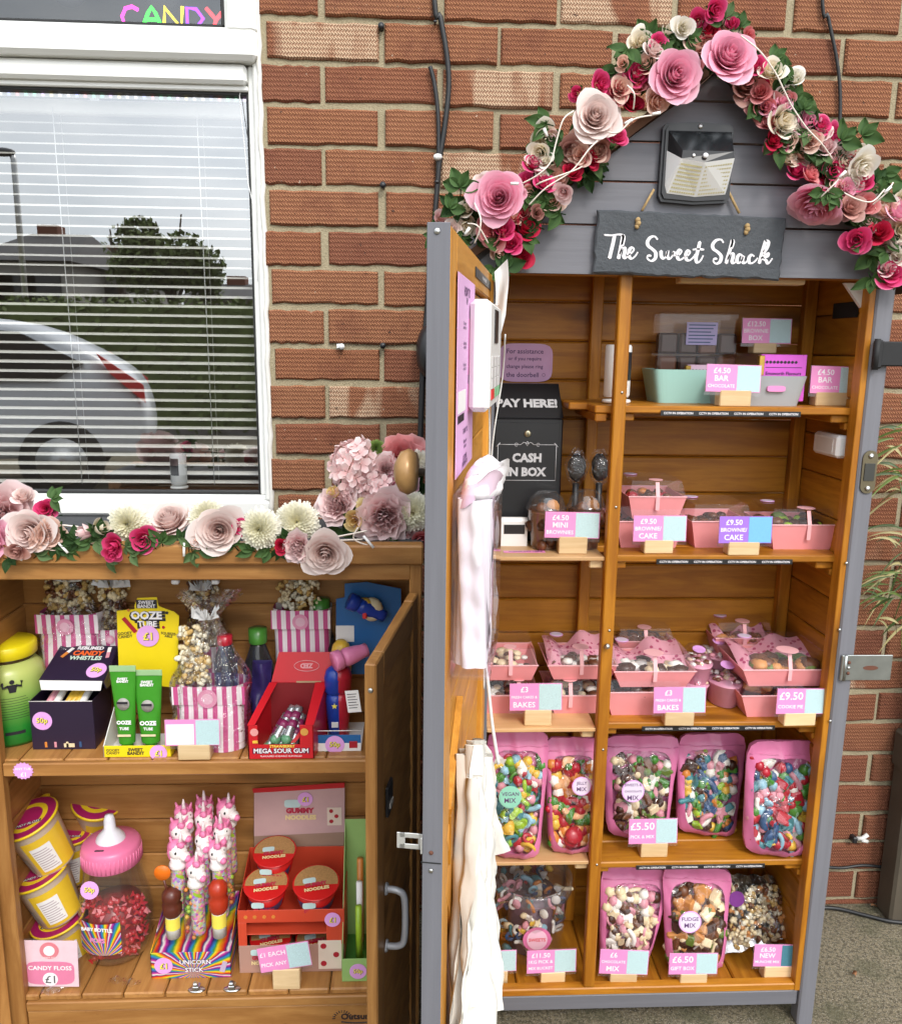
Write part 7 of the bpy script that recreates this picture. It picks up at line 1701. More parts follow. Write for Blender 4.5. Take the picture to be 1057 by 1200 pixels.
def lidT(u, v, roll=0): q = A.lerp(B_, u).lerp(D.lerp(C, u), v) + en * .0008; return Matrix(((ex.x, ey.x, en.x, q.x), (ex.y, ey.y, en.y, q.y), (ex.z, ey.z, en.z, q.z), (0, 0, 0, 1))) @ Matrix.Rotation(roll, 4, 'Z')
m.text('REBLIMED', INKW, lidT(.56, .92), h=.011, w=hw_ * .85, bold=.04); m.text('CANDY', flat('ink_orange', (.75, .12, .02), .4), lidT(.56, .77), h=.016, w=hw_ * 1.0, bold=.05); m.text('WHISTLES', flat('ink_mint', (.55, .70, .58), .4), lidT(.55, .63), h=.012, w=hw_ * 1.05, bold=.04)
price_dot(m, lidT(.83, .28), .0165, '50p')
for u, v, c1, c2, a in ((.20, .78, ORG, PAPER, -.5), (.90, .80, PNK, PAPER, .15)):
    T = lidT(u, v, a); m.prism([(-.003, -.013), (.003, -.013), (.003, .0), (-.003, .0)], -.0006, 0, c1, T @ tmat((0, 0, 0), (-PI / 2, 0, 0))); m.prism([(-.003, .0), (.003, .0), (.003, .012), (-.003, .012)], -.0006, 0, c2, T @ tmat((0, 0, 0), (-PI / 2, 0, 0)))
m.build('lid', t)
m = MB(); price_dot(m, face(-hw_ * .62, -.0004, h * .60), .0165, '50p')
for x, a, c1 in ((-.014, .4, PNK), (.028, -.2, BLU), (.006, 0, CRM), (-.030, 0, ORG)): m.box(x - .002, x + .002, -.0008, -.0002, .004, .014, c1, .0004, None)
m.box(0, .018, -.0008, -.0003, .004, .011, CRM, .001); m.build('front_print', t)
for i, (x, c_) in enumerate(((-.016, PAPER), (.004, YEL), (.012, YEL), (.020, YEL), (-.028, PNK), (.028, PAPER))):
    m = MB(); m.tube([(x, .012, h * .85), (x + .004, d - .01, h + .006)], .006, c_, 10); m.build('candy_whistle', t)
# yellow ooze tube display
b = on(162, 887, z); k = mpp(b); t = thing('candy_box', 'bright yellow counter display of green ooze tubes with £1 stickers', 'sweet box', b)
hw_ = 39 * k; hb = 14 * k; d = .085; yb_ = b.y + d
m = MB(); m.box(-hw_, hw_, 0, .0015, 0, hb, YCRD, .0003); m.box(-hw_, hw_, .0016, d - .001, 0, .0015, PAPER, .0003)
Hs = at(150, 790, yb_).z - z; 
for sx in (-1, 1): m.add([(sx * hw_, .0, hb), (sx * hw_, d, Hs * .72), (sx * hw_, d, 0), (sx * hw_, .0, 0)] + [(sx * (hw_ - .0012), .0, hb), (sx * (hw_ - .0012), d, Hs * .72), (sx * (hw_ - .0012), d, 0), (sx * (hw_ - .0012), .0, 0)], [[0, 1, 2, 3], [7, 6, 5, 4], [0, 4, 5, 1], [1, 5, 6, 2], [3, 2, 6, 7], [0, 3, 7, 4]], PAPER if sx < 0 else YCRD)
m.text('GOOEY\nCANDY', INKB, face(-hw_ * .72, -.0005, hb * .5), h=hb * .5, w=hw_ * .4, bold=.02); m.text('SWEET\nBANDIT', INKB, face(-hw_ * .05, -.0005, hb * .5), h=hb * .62, w=hw_ * .5, bold=.04); price_dot(m, face(hw_ * .62, -.0006, hb * .35), .0145, '£1'); m.build('tray', t)
q = [at(x, y, yb_) - b for x, y in ((137, 716), (158, 714), (158, 709), (161, 701), (184, 700), (186, 710), (190, 712), (204, 717), (210, 722), (208, 806), (140, 800))]; q = [(p.x, p.z) for p in q]
m = MB(); m.prism(q, d + .0005, d + .002, YCRD); c_ = at(173, 722, yb_) - b; kb = mpp(at(173, 722, yb_))
def bt(px, py): p = at(px, py, yb_) - b; return face(p.x, d - .0002, p.z)
m.box(c_.x - 12 * kb, c_.x + 12 * kb, d - .0003, d + .0004, (at(0, 713, yb_) - b).z, (at(0, 703, yb_) - b).z, INKB, .002); m.text('SWEET\nBANDIT', INKW, bt(172, 708) @ tmat((0, 0, .0004)), h=9 * kb, w=21 * kb, bold=.03)
m.text('OOZE', INKB, bt(173, 722), h=15 * kb, w=42 * kb, bold=.09); m.text('OOZE', INKW, bt(172, 721) @ tmat((0, 0, .0006)), h=13 * kb, w=36 * kb, bold=.045); m.text('TUBE', INKB, bt(173, 732), h=10 * kb, w=30 * kb, bold=.09); m.text('TUBE', INKW, bt(173, 731) @ tmat((0, 0, .0006)), h=7 * kb, w=24 * kb, bold=.03)
m.text('GOOEY\nCANDY', INKB, bt(147, 744) @ Matrix.Rotation(.1, 4, 'Z'), h=9 * kb, w=17 * kb, bold=.02); m.text('SQUEEZE-\nABLE', INKB, bt(198, 744) @ Matrix.Rotation(-.1, 4, 'Z'), h=9 * kb, w=18 * kb, bold=.02)
T = bt(153, 733); m.prism([(-.014, .012), (-.008, .016), (.012, -.010), (.006, -.014)], -.0006, 0, RED, T @ tmat((0, 0, 0), (-PI / 2, 0, 0))); price_dot(m, bt(174, 745) @ tmat((0, 0, .0014)), 13 * kb, '£1')
for a, b2_ in (((151, 715), ORG), ((192, 735), RED), ((196, 718), INKB)): 
    m.disc(.003, b2_, bt(*a), 5)
m.build('header_card', t)
GEL = flat('green_gel', (.045, .26, .02), .18, var=.25, scale=30.)
for i, (x0, x1, yt, yb2) in enumerate(((132, 162, 780, 873), (161, 195, 785, 876))):
    yy = b.y + .020 + .004 * i; B0 = at((x0 + x1) / 2 + (3 if i == 0 else 0), yb2, yy); hT_ = at(x0, yt, yy).z - B0.z; w2 = (x1 - x0) * mpp(B0) / 2
    tb = thing('ooze_tube', 'green squeezy ooze tube, %s in the yellow display' % ('left one' if i == 0 else 'right one'), 'sweet tube', (B0.x, yy, z + .003)); hT_ = B0.z + hT_ - z - .003
    m = MB(); m.grid(lambda u, w_: Vector((math.cos(2 * PI * u) * lerp(w2 * .62, w2, w_), math.sin(2 * PI * u) * lerp(.012, .0015, w_ ** 1.2), hT_ * lerp(.10, .93, w_))), 24, 8, GEL, wrap=True); m.build('tube_body', tb)
    m = MB(); m.box(-w2, w2, -.001, .001, hT_ * .93, hT_, flat('green_crimp', (.30, .48, .24), .35), .0005); m.build('crimped_end', tb)
    m = MB(); m.lathe([(.010, 0), (.010, hT_ * .10), (.006, hT_ * .12)], GEL, 20); m.build('cap', tb)
    def fz_(zz, k_=1.): return face(0, -lerp(.012, .0015, ((zz - .10) / .83) ** 1.2) - .0012, hT_ * zz, -.12)
    m = MB(); m.text('OOZE', INKW, fz_(.36), h=.010, w=w2 * 1.1, bold=.05); m.text('TUBE', INKW, fz_(.29), h=.005, w=w2 * .8, bold=.03); m.box(-w2 * .5, w2 * .5, -.0136, -.0126, hT_ * .20, hT_ * .225, CRM, .0003); m.text('SWEET\nBANDIT', INKW, fz_(.84), h=.011, w=w2 * .9, bold=.04)
    m.lathe([(.0105, 0), (.0105, .0005)], flat('splat_grey', (.34, .32, .30), .5), 22, fz_(.57)); m.box(-.009, .009, -.0132, -.0122, hT_ * .585, hT_ * .61, INKB, .0005); m.build('printed_label', tb)
# striped popcorn bags in cellophane
def stripe_mat(name, dim=1.):
    q = NT(name); o = q.obj(); x, y, zz = q.xyz(o); f = q.math('GREATER_THAN', q.math('SINE', q.math('ADD', q.math('MULTIPLY', x, 2 * PI / .0165), q.math('MULTIPLY', zz, 4.))), -.05)
    return q.fin(q.pbsdf(q.mix(f, (.52 * dim, .075 * dim, .23 * dim), (.78 * dim, .70 * dim, .72 * dim)), .6))
STRP = stripe_mat('pink_striped_paper')
def striped_bag(px0, px1, pyt, pyb, ptop, label, dz, rise, seed, bottle=True, pop=True, lean=.015, cell=True, tall=1.0, y=None):
    b = on((px0 + px1) / 2, pyb, z) if y is None else at((px0 + px1) / 2, pyb, y); b.z = max(b.z, z)
    k = mpp(b); hw_ = (px1 - px0) * k / 2; h = (pyb - pyt) * k * 1.02; ht = (pyb - ptop) * k * 1.02; t = thing('popcorn_bag', label, 'popcorn bag', b); rr = random.Random(seed)
    def bag(u, w_): 
        a = 2 * PI * u; c, s_ = math.cos(a), math.sin(a); q = (abs(c) ** 3 + abs(s_) ** 3) ** (-1 / 3); return Vector((c * q * hw_ * (.94 + .06 * w_), .032 + s_ * q * .032 + lean * w_ * 1. + .0018 * math.sin(7 * a + 5 * w_), h * w_))
    m = MB(); m.grid(bag, 40, 8, STRP, wrap=True); m.grid(lambda u, w_: Vector(((u - .5) * 2 * hw_ * 1.0, -.0015 + lean - .003 * math.sin(PI * u), h * lerp(.72, 1.01, w_))), 12, 3, STRP)
    m.build('striped_bag', t)
    m = MB(); T = face(0, -.0052 + lean * .8, h * .84); m.disc(hw_ * .27, flat('seal_pink', (.70, .28, .42), .5), T, 26); m.disc(hw_ * .16, flat('seal_pale', (.74, .44, .54), .5), T @ tmat((0, 0, .0006)), 20); m.build('round_sticker', t)
    if pop:
        m = MB(); popcorn_blob(m, lambda r: Vector((r.uniform(-hw_ * .85, hw_ * (-.1 if bottle else .6)), .018 + r.uniform(0, .03) + lean, r.uniform(h * .95, lerp(h, ht, rise)))), 120, .0066, POPM if dz else [POPM[0], POPM[2], MIL], rr); o = m.build('popcorn', t); o['kind'] = 'stuff'
    if bottle:
        zb = lerp(h, ht, .42); m = MB(); x = hw_ * .40; m.lathe([(.020, h * .5), (.020, zb * .84), (.012, zb * .95), (.010, zb)], clear('fizzy_blue', (.25, .35, .62), 1.45, .04, haze=.05), 22, tmat((x, .03 + lean, 0))); m.lathe([(.0125, zb), (.013, zb + .002), (.013, zb + .016), (.0, zb + .017)], RED, 22, tmat((x, .03 + lean, 0)), caps=False); m.build('drink_bottle', t)
    if cell:
        def film(u, w_):
            a = 2 * PI * u; e = lerp(1., .10, max(0, (w_ - .45) / .38)) if w_ < .83 else lerp(.10, .75, (w_ - .83) / .17); c, s_ = math.cos(a), math.sin(a); q = (abs(c) ** 2.6 + abs(s_) ** 2.6) ** (-1 / 2.6)
            cr = (.0015 + .007 * w_) * math.sin(13 * a + 6 * w_ + seed) + .003 * math.sin(29 * a + 11 * w_)
            return Vector((c * q * (hw_ * 1.04 * e + cr), .034 + lean * w_ + s_ * q * (.038 * e + cr * .6), .001 + (ht - .001) * w_ * (1 + .05 * math.sin(5 * a) * max(0, w_ - .8))))
        m = MB(); m.grid(film, 56, 26, CELLO, wrap=True); m.build('cellophane', t)
        m = MB(); zt_ = ht * .83; m.tube([(hw_ * .12 * math.cos(a), .034 + lean + .006 * math.sin(a), zt_) for a in [2 * PI * i / 16 for i in range(17)]], .0012, PAPER, 6)
        for i in range(26):
            a = rr.uniform(0, 6.28); L = rr.uniform(.012, .034); m.add([(math.cos(a) * .004, .030, zt_ + .002), (math.cos(a) * L, .026 + rr.uniform(-.01, .01), zt_ + rr.uniform(.004, .030)), (math.cos(a) * L + .003, .026, zt_ + rr.uniform(.004, .03))], [[0, 1, 2]], flat('film_glint', (.66, .66, .66), .25))
        m.build('film_tie', t)
    return t
striped_bag(203, 287, 806, 882, 700, 'cellophane gift bag of popcorn in pink striped paper with a red capped bottle', 1, .62, 3)
yk = KB - .070
striped_bag(44, 116, 722, 800, 664, 'dim striped popcorn bag in cellophane at the back left behind the black carton', 0, .75, 4, bottle=False, y=yk)
striped_bag(320, 388, 714, 790, 652, 'striped popcorn bag leaning at the back above the open red carton', 1, .95, 5, bottle=False, y=yk + .01, lean=.0, cell=False)
striped_bag(112, 150, 740, 800, 672, 'dark brown popcorn bag in clear film at the back beside the yellow header card', 0, .9, 6, bottle=False, y=yk + .01)
striped_bag(215, 262, 760, 820, 672, 'shadowed popcorn bag in clear film at the back behind the front gift bag', 0, .9, 7, bottle=False, y=yk + .01)
# bottle with green cap and blue drink behind
for px, pyt, pyb, cm, bm, lab in ((302, 735, 840, GRN, clear('drink_navy', (.04, .06, .22), 1.45, .05, haze=.03), 'dark blue drink bottle with green cap behind the gift bag'), (412, 700, 760, GRN, clear('drink_dark', (.1, .1, .1), 1.3, .05, haze=.05), 'green capped bottle in the dark corner behind the striped bag')):
    if px == 412: px = 376
    y = yk + (.045 if px == 376 else .02); p = at(px, pyt, y); bz_ = z; t = thing('drink_bottle', lab, 'bottle', (p.x, y, bz_)); h = p.z - bz_
    m = MB(); m.lathe([(.026, 0), (.027, .004), (.027, h * .62), (.014, h * .82), (.011, h * .86)], bm, 26); m.build('bottle_body', t); m = MB(); m.lathe([(.016, h * .85), (.0165, h * .86), (.0165, h * .99), (0, h)], cm, 26, caps=False); m.build('bottle_cap', t)
b = on(300, 872, z); t = thing('sweet_packet', 'crumpled dark blue and purple sweet packet between the gift bag and the red carton', 'sweet packet', (b.x, b.y + .03, z)); p = at(300, 780, b.y + .03)
m = MB(); hh = p.z - z; m.grid(lambda u, w_: Vector(((u - .5) * .034 + .006 * w_, -.010 * math.sin(PI * u) + .004 * math.sin(9 * w_ + 5 * u) + .02 * w_, hh * w_)), 12, 14, flat('navy_packet', (.03, .02, .10), .25, var=.6, scale=45.)); m.grid(lambda u, w_: Vector(((u - .5) * .034 + .006 * w_, .006 + .02 * w_, hh * w_)), 4, 4, flat('navy_packet_back', (.03, .02, .10), .3)); m.build('wrapper', t)
price_card(195, 842, 258, 873, 208, 248, 891, z, ['POPCORN'], 'pink card with a blank white panel before the striped gift bag', 0., blank=True)
# red sour gum carton
b = on(330, 889, z); k = mpp(b); t = thing('candy_box', 'open red carton of wrapped sour gum sticks with a ZED oval', 'sweet box', b, 0)
hw_ = 38 * k; hb = 42 * k; dd = .085; yb_ = b.y + dd
A, B_ = Vector((-hw_, 0, 0)), Vector((hw_, 0, 0)); C = at(383, 800, yb_) - b; D = at(316, 800, yb_) - b; hbk = C.z; x0b, x1b = D.x, C.x
m = MB()
m.hexa([(-hw_, 0, 0), (hw_, 0, 0), (hw_, .0015, 0), (-hw_, .0015, 0), (-hw_, 0, hb * .42), (hw_, 0, hb * .42), (hw_, .0015, hb * .42), (-hw_, .0015, hb * .42)], RCRD)
for s0, s1 in ((-hw_, -hw_ + .30 * hw_), (hw_ - .42 * hw_, hw_)): m.box(s0, s1, 0, .0015, hb * .42, hb, RCRD, .0003)
for sx, xb in ((-1, x0b), (1, x1b)): m.add([(sx * hw_, 0, 0), (xb, dd, 0), (xb, dd, hbk), (sx * hw_, 0, hb)] + [(sx * hw_ - sx * .0015, 0, 0), (xb - sx * .0015, dd, 0), (xb - sx * .0015, dd, hbk), (sx * hw_ - sx * .0015, 0, hb)], [[0, 1, 2, 3], [7, 6, 5, 4], [3, 2, 6, 7], [0, 4, 5, 1], [1, 5, 6, 2], [0, 3, 7, 4]], RCRD)
m.add([(-hw_ - .0005, -.0005, hb + .0005), (x0b, dd, hbk + .001), (x0b + .014, dd, hbk + .001), (-hw_ + .012, -.0005, hb + .0005)], [[0, 1, 2, 3]], RCRD); m.add([(hw_ + .0005, -.0005, hb + .0005), (x1b, dd, hbk + .001), (x1b - .020, dd, hbk + .001), (hw_ - .014, -.0005, hb + .0005)], [[0, 1, 2, 3]], RCRD)
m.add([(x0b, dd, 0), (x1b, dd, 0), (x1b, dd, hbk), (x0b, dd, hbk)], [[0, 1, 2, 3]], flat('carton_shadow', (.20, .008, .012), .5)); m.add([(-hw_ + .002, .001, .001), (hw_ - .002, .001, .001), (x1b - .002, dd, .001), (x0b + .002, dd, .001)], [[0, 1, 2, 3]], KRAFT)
m.text('MEGA SOUR GUM', flat('ink_maroon', (.12, .01, .05), .4), face(.0, -.0006, hb * .24), h=.011, w=hw_ * 1.78, bold=.11); m.text('MEGA SOUR GUM', INKW, face(.0, -.0012, hb * .245), h=.009, w=hw_ * 1.66, bold=.02); m.text('FLAVOURED CHEWING GUM FILLED', INKW, face(0, -.0006, hb * .08), h=.003, w=hw_ * 1.4)
m.text('STRAWBERRY', INKY, face(.002, -.0006, hb * .375), h=.005, w=hw_ * 1.0, bold=.02); m.disc(.0068, flat('print_pink', (.70, .30, .28), .5), face(-hw_ * .80, -.0004, hb * .80), 20); m.disc(.0066, flat('print_gold', (.62, .30, .06), .5), face(hw_ * .72, -.0004, hb * .80), 20); m.box(-hw_ * .86, -hw_ * .70, -.0009, -.0003, hb * .47, hb * .55, YEL, .0003); m.build('carton', t)
yl = yb_ + .004; P4 = [at(318, 800, yl) - b, at(384, 800, yl) - b, at(392, 764, yl + .012) - b, at(327, 764, yl + .012) - b]; m = MB(); m.hexa([p + Vector((0, .0012, -.0008)) for p in P4] + P4, RCRD)
ex = (P4[1] - P4[0]).normalized(); ey = (P4[3] - P4[0]).normalized(); en = ex.cross(ey).normalized(); ey = en.cross(ex)
def lt(u, v): q = P4[0].lerp(P4[1], u).lerp(P4[3].lerp(P4[2], u), v) + en * .0007; return Matrix(((ex.x, ey.x, en.x, q.x), (ex.y, ey.y, en.y, q.y), (ex.z, ey.z, en.z, q.z), (0, 0, 0, 1)))
T = lt(.56, .55); m.tube([T @ Vector((.022 * math.cos(a), .0095 * math.sin(a), 0)) for a in [2 * PI * i / 28 for i in range(29)]], .0007, flat('print_rose', (.68, .30, .32), .5), 5); m.text('ZED', flat('print_rose', (.68, .30, .32), .5), T @ Matrix.Rotation(PI, 4, 'Z'), h=.009, w=.030, bold=.05)
kf = [(.022 * math.cos(a), .013 * math.sin(a)) for a in [PI + PI * i / 14 for i in range(15)]]; m.prism(kf, -.0008, .0, KRAFT, lt(.66, .06) @ tmat((0, 0, 0), (-PI / 2, 0, 0)) @ tmat((0, 0, 0), (0, 0, 0))); m.build('lid', t)
SIL = flat('silver_wrap', (.50, .50, .52), .25, .8, var=.3, scale=60.)
for i, (u0, u1, zz) in enumerate(((-.4, -.35, .012), (-.05, -.02, .012), (.3, .2, .012), (-.2, -.1, .026), (.15, .1, .026))):
    a = Vector((u0 * hw_, .010, zz + .004)); c = Vector((lerp(x0b, x1b, .5 + u1 * .45), dd - .03, zz + hbk * .42)); m = MB(); m.tube([a, a.lerp(c, .1), a.lerp(c, .9), c], .0085, SIL, 12); 
    for q_ in (.35, .62): p_ = a.lerp(c, q_); m.tube([p_, a.lerp(c, q_ + .2)], .0088, flat('wrap_plum', (.20, .02, .08), .35, var=.5, scale=150.), 12)
    m.ball(a, .0095, flat('wrap_green', (.10, .26, .14), .35), 10, lump=.15, seed=i); m.build('gum_stick', t)
m = MB(); m.prism([(-.003, 0), (.003, 0), (.003, .04), (-.003, .04)], -.0008, 0, RCRD, tmat((.010, .004, .016), (-.35, .75, 0))); m.build('torn_flap', t)
# blue counter display at the right: plain dispensers, no figures
b = on(396, 880, z); k = mpp(b); t = thing('candy_box', 'blue and white counter display with a 50p sticker beside the cabinet door', 'sweet box', b); hw_ = 27 * k; hb = 20 * k
m = MB(); m.box(-hw_, hw_, 0, .0012, 0, hb, BLUC, .0003); m.box(-hw_ * 1.0, hw_, -.0006, -.0002, 0, hb * .5, PAPER, .0001); m.box(-hw_, hw_, .0013, .11, 0, .001, PAPER, .0003); m.tube([(-hw_, .0, hb + .008), (hw_, 0, hb + .008)], .0008, PAPER, 5); price_dot(m, face(-hw_ * .12, -.0012, hb * .42), .0165, '50p'); m.box(hw_ * .5, hw_ * .85, -.0012, -.0006, hb * .2, hb * .62, RED, .002)
m.add([(-hw_, 0, 0), (-hw_, .11, 0), (-hw_, .11, hb * 3.4), (-hw_, 0, hb)], [[0, 1, 2, 3]], BLUC); m.build('tray', t)
yb_ = KB - .05; P = [at(x, y, yb_) - b for x, y in ((394, 702), (404, 700), (404, 684), (430, 682), (470, 690), (470, 790), (394, 790))]; m = MB(); m.prism([(p.x, p.z) for p in P], yb_ - b.y, yb_ - b.y + .0015, BLUC); p0, p1 = at(394, 752, yb_) - b, at(415, 733, yb_) - b; m.box(p0.x, p1.x, yb_ - b.y - .0007, yb_ - b.y - .0001, p0.z, p1.z, PAPER, .0002); m.build('header_card', t)
def dispenser(p, h, r_, body, cap, label, rot=(0, 0, 0), star=False, dome=True):
    t = thing('candy_dispenser', label, 'candy dispenser', p, rot=rot); m = MB(); m.lathe([(r_ * .86, 0), (r_ * .80, h * .10), (r_, h * .30), (r_ * 1.12, h * .52), (r_ * .95, h * .62)], body, 24); m.build('bottle_body', t)
    m = MB(); m.lathe([(r_ * .95, h * .625), (r_ * 1.2, h * .66), (r_ * 1.2, h * .82)] + ([(r_ * 1.25, h * .84), (r_ * 1.0, h * .95), (r_ * .5, h)] if dome else [(r_ * 1.15, h * .84)]) + [(0, h if dome else h * .84)], cap, 24, caps=False); m.build('cap', t)
    if star: m = MB(); m.prism([((.0055 if i % 2 == 0 else .0024) * math.sin(PI * i / 5), (.0055 if i % 2 == 0 else .0024) * math.cos(PI * i / 5)) for i in range(10)], -r_ * 1.12 - .0006, -r_ * 1.0, INKY, tmat((0, 0, h * .48))); m.box(-.006, .006, -r_ * .98, -r_ * .7, h * .16, h * .24, PAPER, .0005); m.build('front_badge', t)
    return t
ROYAL = flat('royal_blue_plastic', (.012, .045, .32), .3); pp_ = on(393, 866, z); pp_.y += .012
dispenser((pp_.x, pp_.y, z + .002), at(393, 782, pp_.y).z - z, .0155, ROYAL, ROYAL, 'plain royal blue candy dispenser bottle with a star standing in the blue display', star=True)
q = at(399, 808, b.y + .06); dispenser((q.x, q.y, z + .002), q.z - z + .045, .017, RED, RED, 'red domed candy dispenser standing behind the royal blue one')
q = at(400, 770, b.y + .085); dispenser((q.x, q.y, z + .002), q.z - z + .03, .015, YEL, YEL, 'yellow domed candy dispenser at the back of the blue display')
q = at(409, 777, b.y + .05); T_ = dispenser((q.x + .03, q.y + .012, q.z + .02), .075, .015, flat('pink_plastic', (.72, .22, .40), .35), flat('pink_plastic', (.72, .22, .40), .35), 'pink candy dispenser lying on its side on top of the others', rot=(R(100), 0, R(-62)), dome=False)
q = at(414, 742, b.y + .075); dispenser((q.x + .055, q.y + .01, q.z + .028), .085, .013, ROYAL, ROYAL, 'blue candy dispenser lying at a slant near the top of the display', rot=(R(62), R(0), R(-78)), dome=False)
q = at(436, 714, b.y + .085); m = MB(); m.ball((0, 0, 0), .022, flat('cream_ball', (.72, .62, .40), .4), 16, (.9, .7, 1)); m.ball((-.012, -.004, .008), .015, YEL, 12); m.box(-.016, -.008, -.02, -.012, -.012, .010, INKR, .004); tag(m.build('toy_top', None, q), 'cream and yellow rounded toy top on the pile at the door hinge', 'toy')
q = at(414, 822, b.y + .012); m = MB(); m.box(-.012, .012, -.0005, .0005, -.02, .02, PAPER, .0002)
for i in range(6): m.box(-.009, .008 - .002 * (i % 2), -.0009, -.0004, .013 - i * .005, .0142 - i * .005, INKB, .0001)
tag(m.build('paper_tag', None, q, (0, R(-8), R(-10))), 'small white printed paper tag beside the blue dispenser', 'tag')
# white and red packets hanging inside the cabinet against the hinge stile
q = at(476, 800, KY + .035); m = MB(); m.box(-.006, .006, 0, .006, -.30, .08, BLACK, .001); 
for i, (z0, z1, c_) in enumerate(((.02, .06, YEL), (-.10, -.02, RED), (-.16, -.115, PAPER), (-.24, -.17, RED), (-.29, -.25, PAPER))): m.box(-.0055, .0055, -.0012, -.0002, z0, z1, c_, .0003)
tag(m.build('packet_strip', None, q), 'hanging strip of coloured packets glimpsed in the gap beside the cabinet door', 'packets')

# ================================================================== cabinet, lower shelf
z = KZF + .001
LIDM = flat('tub_lid_plum', (.34, .012, .10), .35); LIDY = flat('tub_lid_yellow', (.78, .55, .02), .35); TUBW = flat('tub_frost', (.62, .50, .38), .4, var=.06); TUBY = flat('tub_label_yellow', (.76, .50, .03), .4, var=.08)
def floss_tub(px, py, wpx, hpx, y, label, rx, ry, zb=None):
    """candy floss tub; px,py = centre of its lid in the photo"""
    p = at(px, py, y); k = mpp(p); r_ = wpx * k / 2; h = hpx * k; rot = Euler((rx, ry, random.uniform(0, .4)))
    t = thing('candy_floss_tub', label, 'candy floss tub', p - (rot.to_matrix() @ Vector((0, 0, h))), rot=tuple(rot), group='candy floss tubs')
    m = MB(); m.lathe([(r_ * .70, 0), (r_ * .74, .003), (r_ * .93, h * .93), (r_ * .95, h * .95)], TUBW, 36); m.build('tub_body', t)
    m = MB()
    def cv(mat, a0, a1, z0, z1, off): m.grid(lambda u, w_: Vector(((lerp(r_ * .74, r_ * .93, lerp(z0, z1, w_)) + off) * math.sin(lerp(a0, a1, u)), -(lerp(r_ * .74, r_ * .93, lerp(z0, z1, w_)) + off) * math.cos(lerp(a0, a1, u)), h * lerp(z0, z1, w_))), 10, 4, mat)
    cv(TUBY, -.25, 1.5, .06, .80, .0008); cv(PAPER, -.05, .75, .12, .66, .0014); cv(flat('tub_grey', (.3, .28, .26), .5), -1.1, -.5, .10, .45, .0008)
    for i in range(9): cv(flat('tub_print', (.40, .30, .34), .5), .0, .68 - .06 * (i % 3), .17 + i * .05, .185 + i * .05, .0018)
    m.build('wrap_label', t)
    m = MB(); m.lathe([(r_ * .97, h * .945), (r_ * 1.04, h * .955), (r_ * 1.04, h * .985), (r_ * 1.0, h * .992)], LIDY, 40); m.lathe([(r_ * .99, h * .993), (r_ * .70, h * .9945)], LIDM, 40, caps=False); m.lathe([(r_ * .70, h * .9945), (r_ * .52, h * .9945)], LIDY, 40, caps=False); m.lathe([(r_ * .52, h * .9945), (0, h * .9945)], LIDM, 40, caps=False)
    m.ball((r_ * .3, r_ * 1.0, h * .97), r_ * .16, LIDY, 8, (1.4, 1, .25)); m.text('CANDY FLOSS', INKB, tmat((0, -r_ * .34, h * .9975)), h=r_ * .34, w=r_ * 1.15, bold=.09); m.text('CANDY FLOSS', INKW, tmat((0, -r_ * .34, h * .9985)), h=r_ * .28, w=r_ * 1.05, bold=.01); m.build('lid', t)
    return t
yf = on(60, 1140, z).y + .045
floss_tub(68, 1075, 60, 62, yf + .012, 'bottom candy floss tub of the leaning stack of three', R(4), R(-12))
floss_tub(46, 1020, 66, 66, yf + .004, 'middle candy floss tub of the leaning stack of three', R(6), R(-17))
floss_tub(33, 958, 66, 72, yf - .006, 'top candy floss tub of the leaning stack of three', R(12), R(-17))
floss_tub(84, 975, 42, 70, yf + .08, 'candy floss tub standing in shadow behind the baby bottle', R(8), R(6))
floss_tub(116, 935, 58, 90, yf + .105, 'candy floss tub perched highest at the back of the lower shelf', R(22), R(10))
m = MB()
q = at(84, 1075, yf + .085); m.lathe([(.030, 0), (.030, q.z - z - .002)], TUBY, 28); q2 = at(116, 1040, yf + .12); tag(m.build('candy_floss_tub', None, (q.x, q.y + .005, z)), 'plain yellow candy floss tub at the bottom behind the stack', 'candy floss tub', 'candy floss tubs')
m = MB(); m.lathe([(.034, 0), (.036, at(116, 1010, yf + .13).z - z)], TUBW, 28); tag(m.build('candy_floss_tub', None, (q2.x + .004, q2.y + .012, z)), 'frosted candy floss tub hidden low behind the baby bottle jar', 'candy floss tub', 'candy floss tubs')
# baby bottle jar
b = on(126, 1137, z); k = mpp(b); r_ = 43 * k; b.y += r_ * .9; H1 = at(126, 1020, b.y - r_ * .78).z - z; H2 = at(122, 985, b.y).z - z; H3 = at(120, 954, b.y).z - z
t = thing('bottle_jar', 'big clear baby bottle jar with pink lid and white teat full of red sweets', 'jar', b); r_ *= .97
m = MB(); m.lathe([(r_ * .70, 0), (r_ * .86, .006), (r_ * 1.0, H1 * .22), (r_ * 1.02, H1 * .40), (r_ * .93, H1 * .62), (r_ * .80, H1 * .78), (r_ * .76, H1 * .92), (r_ * .72, H1)], JAR, 44, caps=False); m.lathe([(r_ * .70, 0), (0, .001)], JAR, 44, caps=False); m.build('jar_body', t)
m = MB(); PKL = flat('pink_lid', (.74, .18, .34), .35, var=.03); rl = r_ * .80
prof = [(rl * .98, H1 * .93), (rl * 1.02, H1 * .94), (rl * 1.0, H2 - .006), (rl * .92, H2), (rl * .5, H2 + .004), (rl * .42, H2 + .005)]
m.lathe(prof, PKL, 44)
for i in range(44): a = 2 * PI * i / 44; m.tube([(rl * 1.015 * math.cos(a), rl * 1.015 * math.sin(a), H1 * .945), (rl * 1.0 * math.cos(a), rl * 1.0 * math.sin(a), H2 - .012)], .0012, PKL, 5)
m.box(-.016, .0, -rl * .72, -rl * .66, H2 + .0005, H2 + .003, INKB, .0003, None); m.build('lid', t)
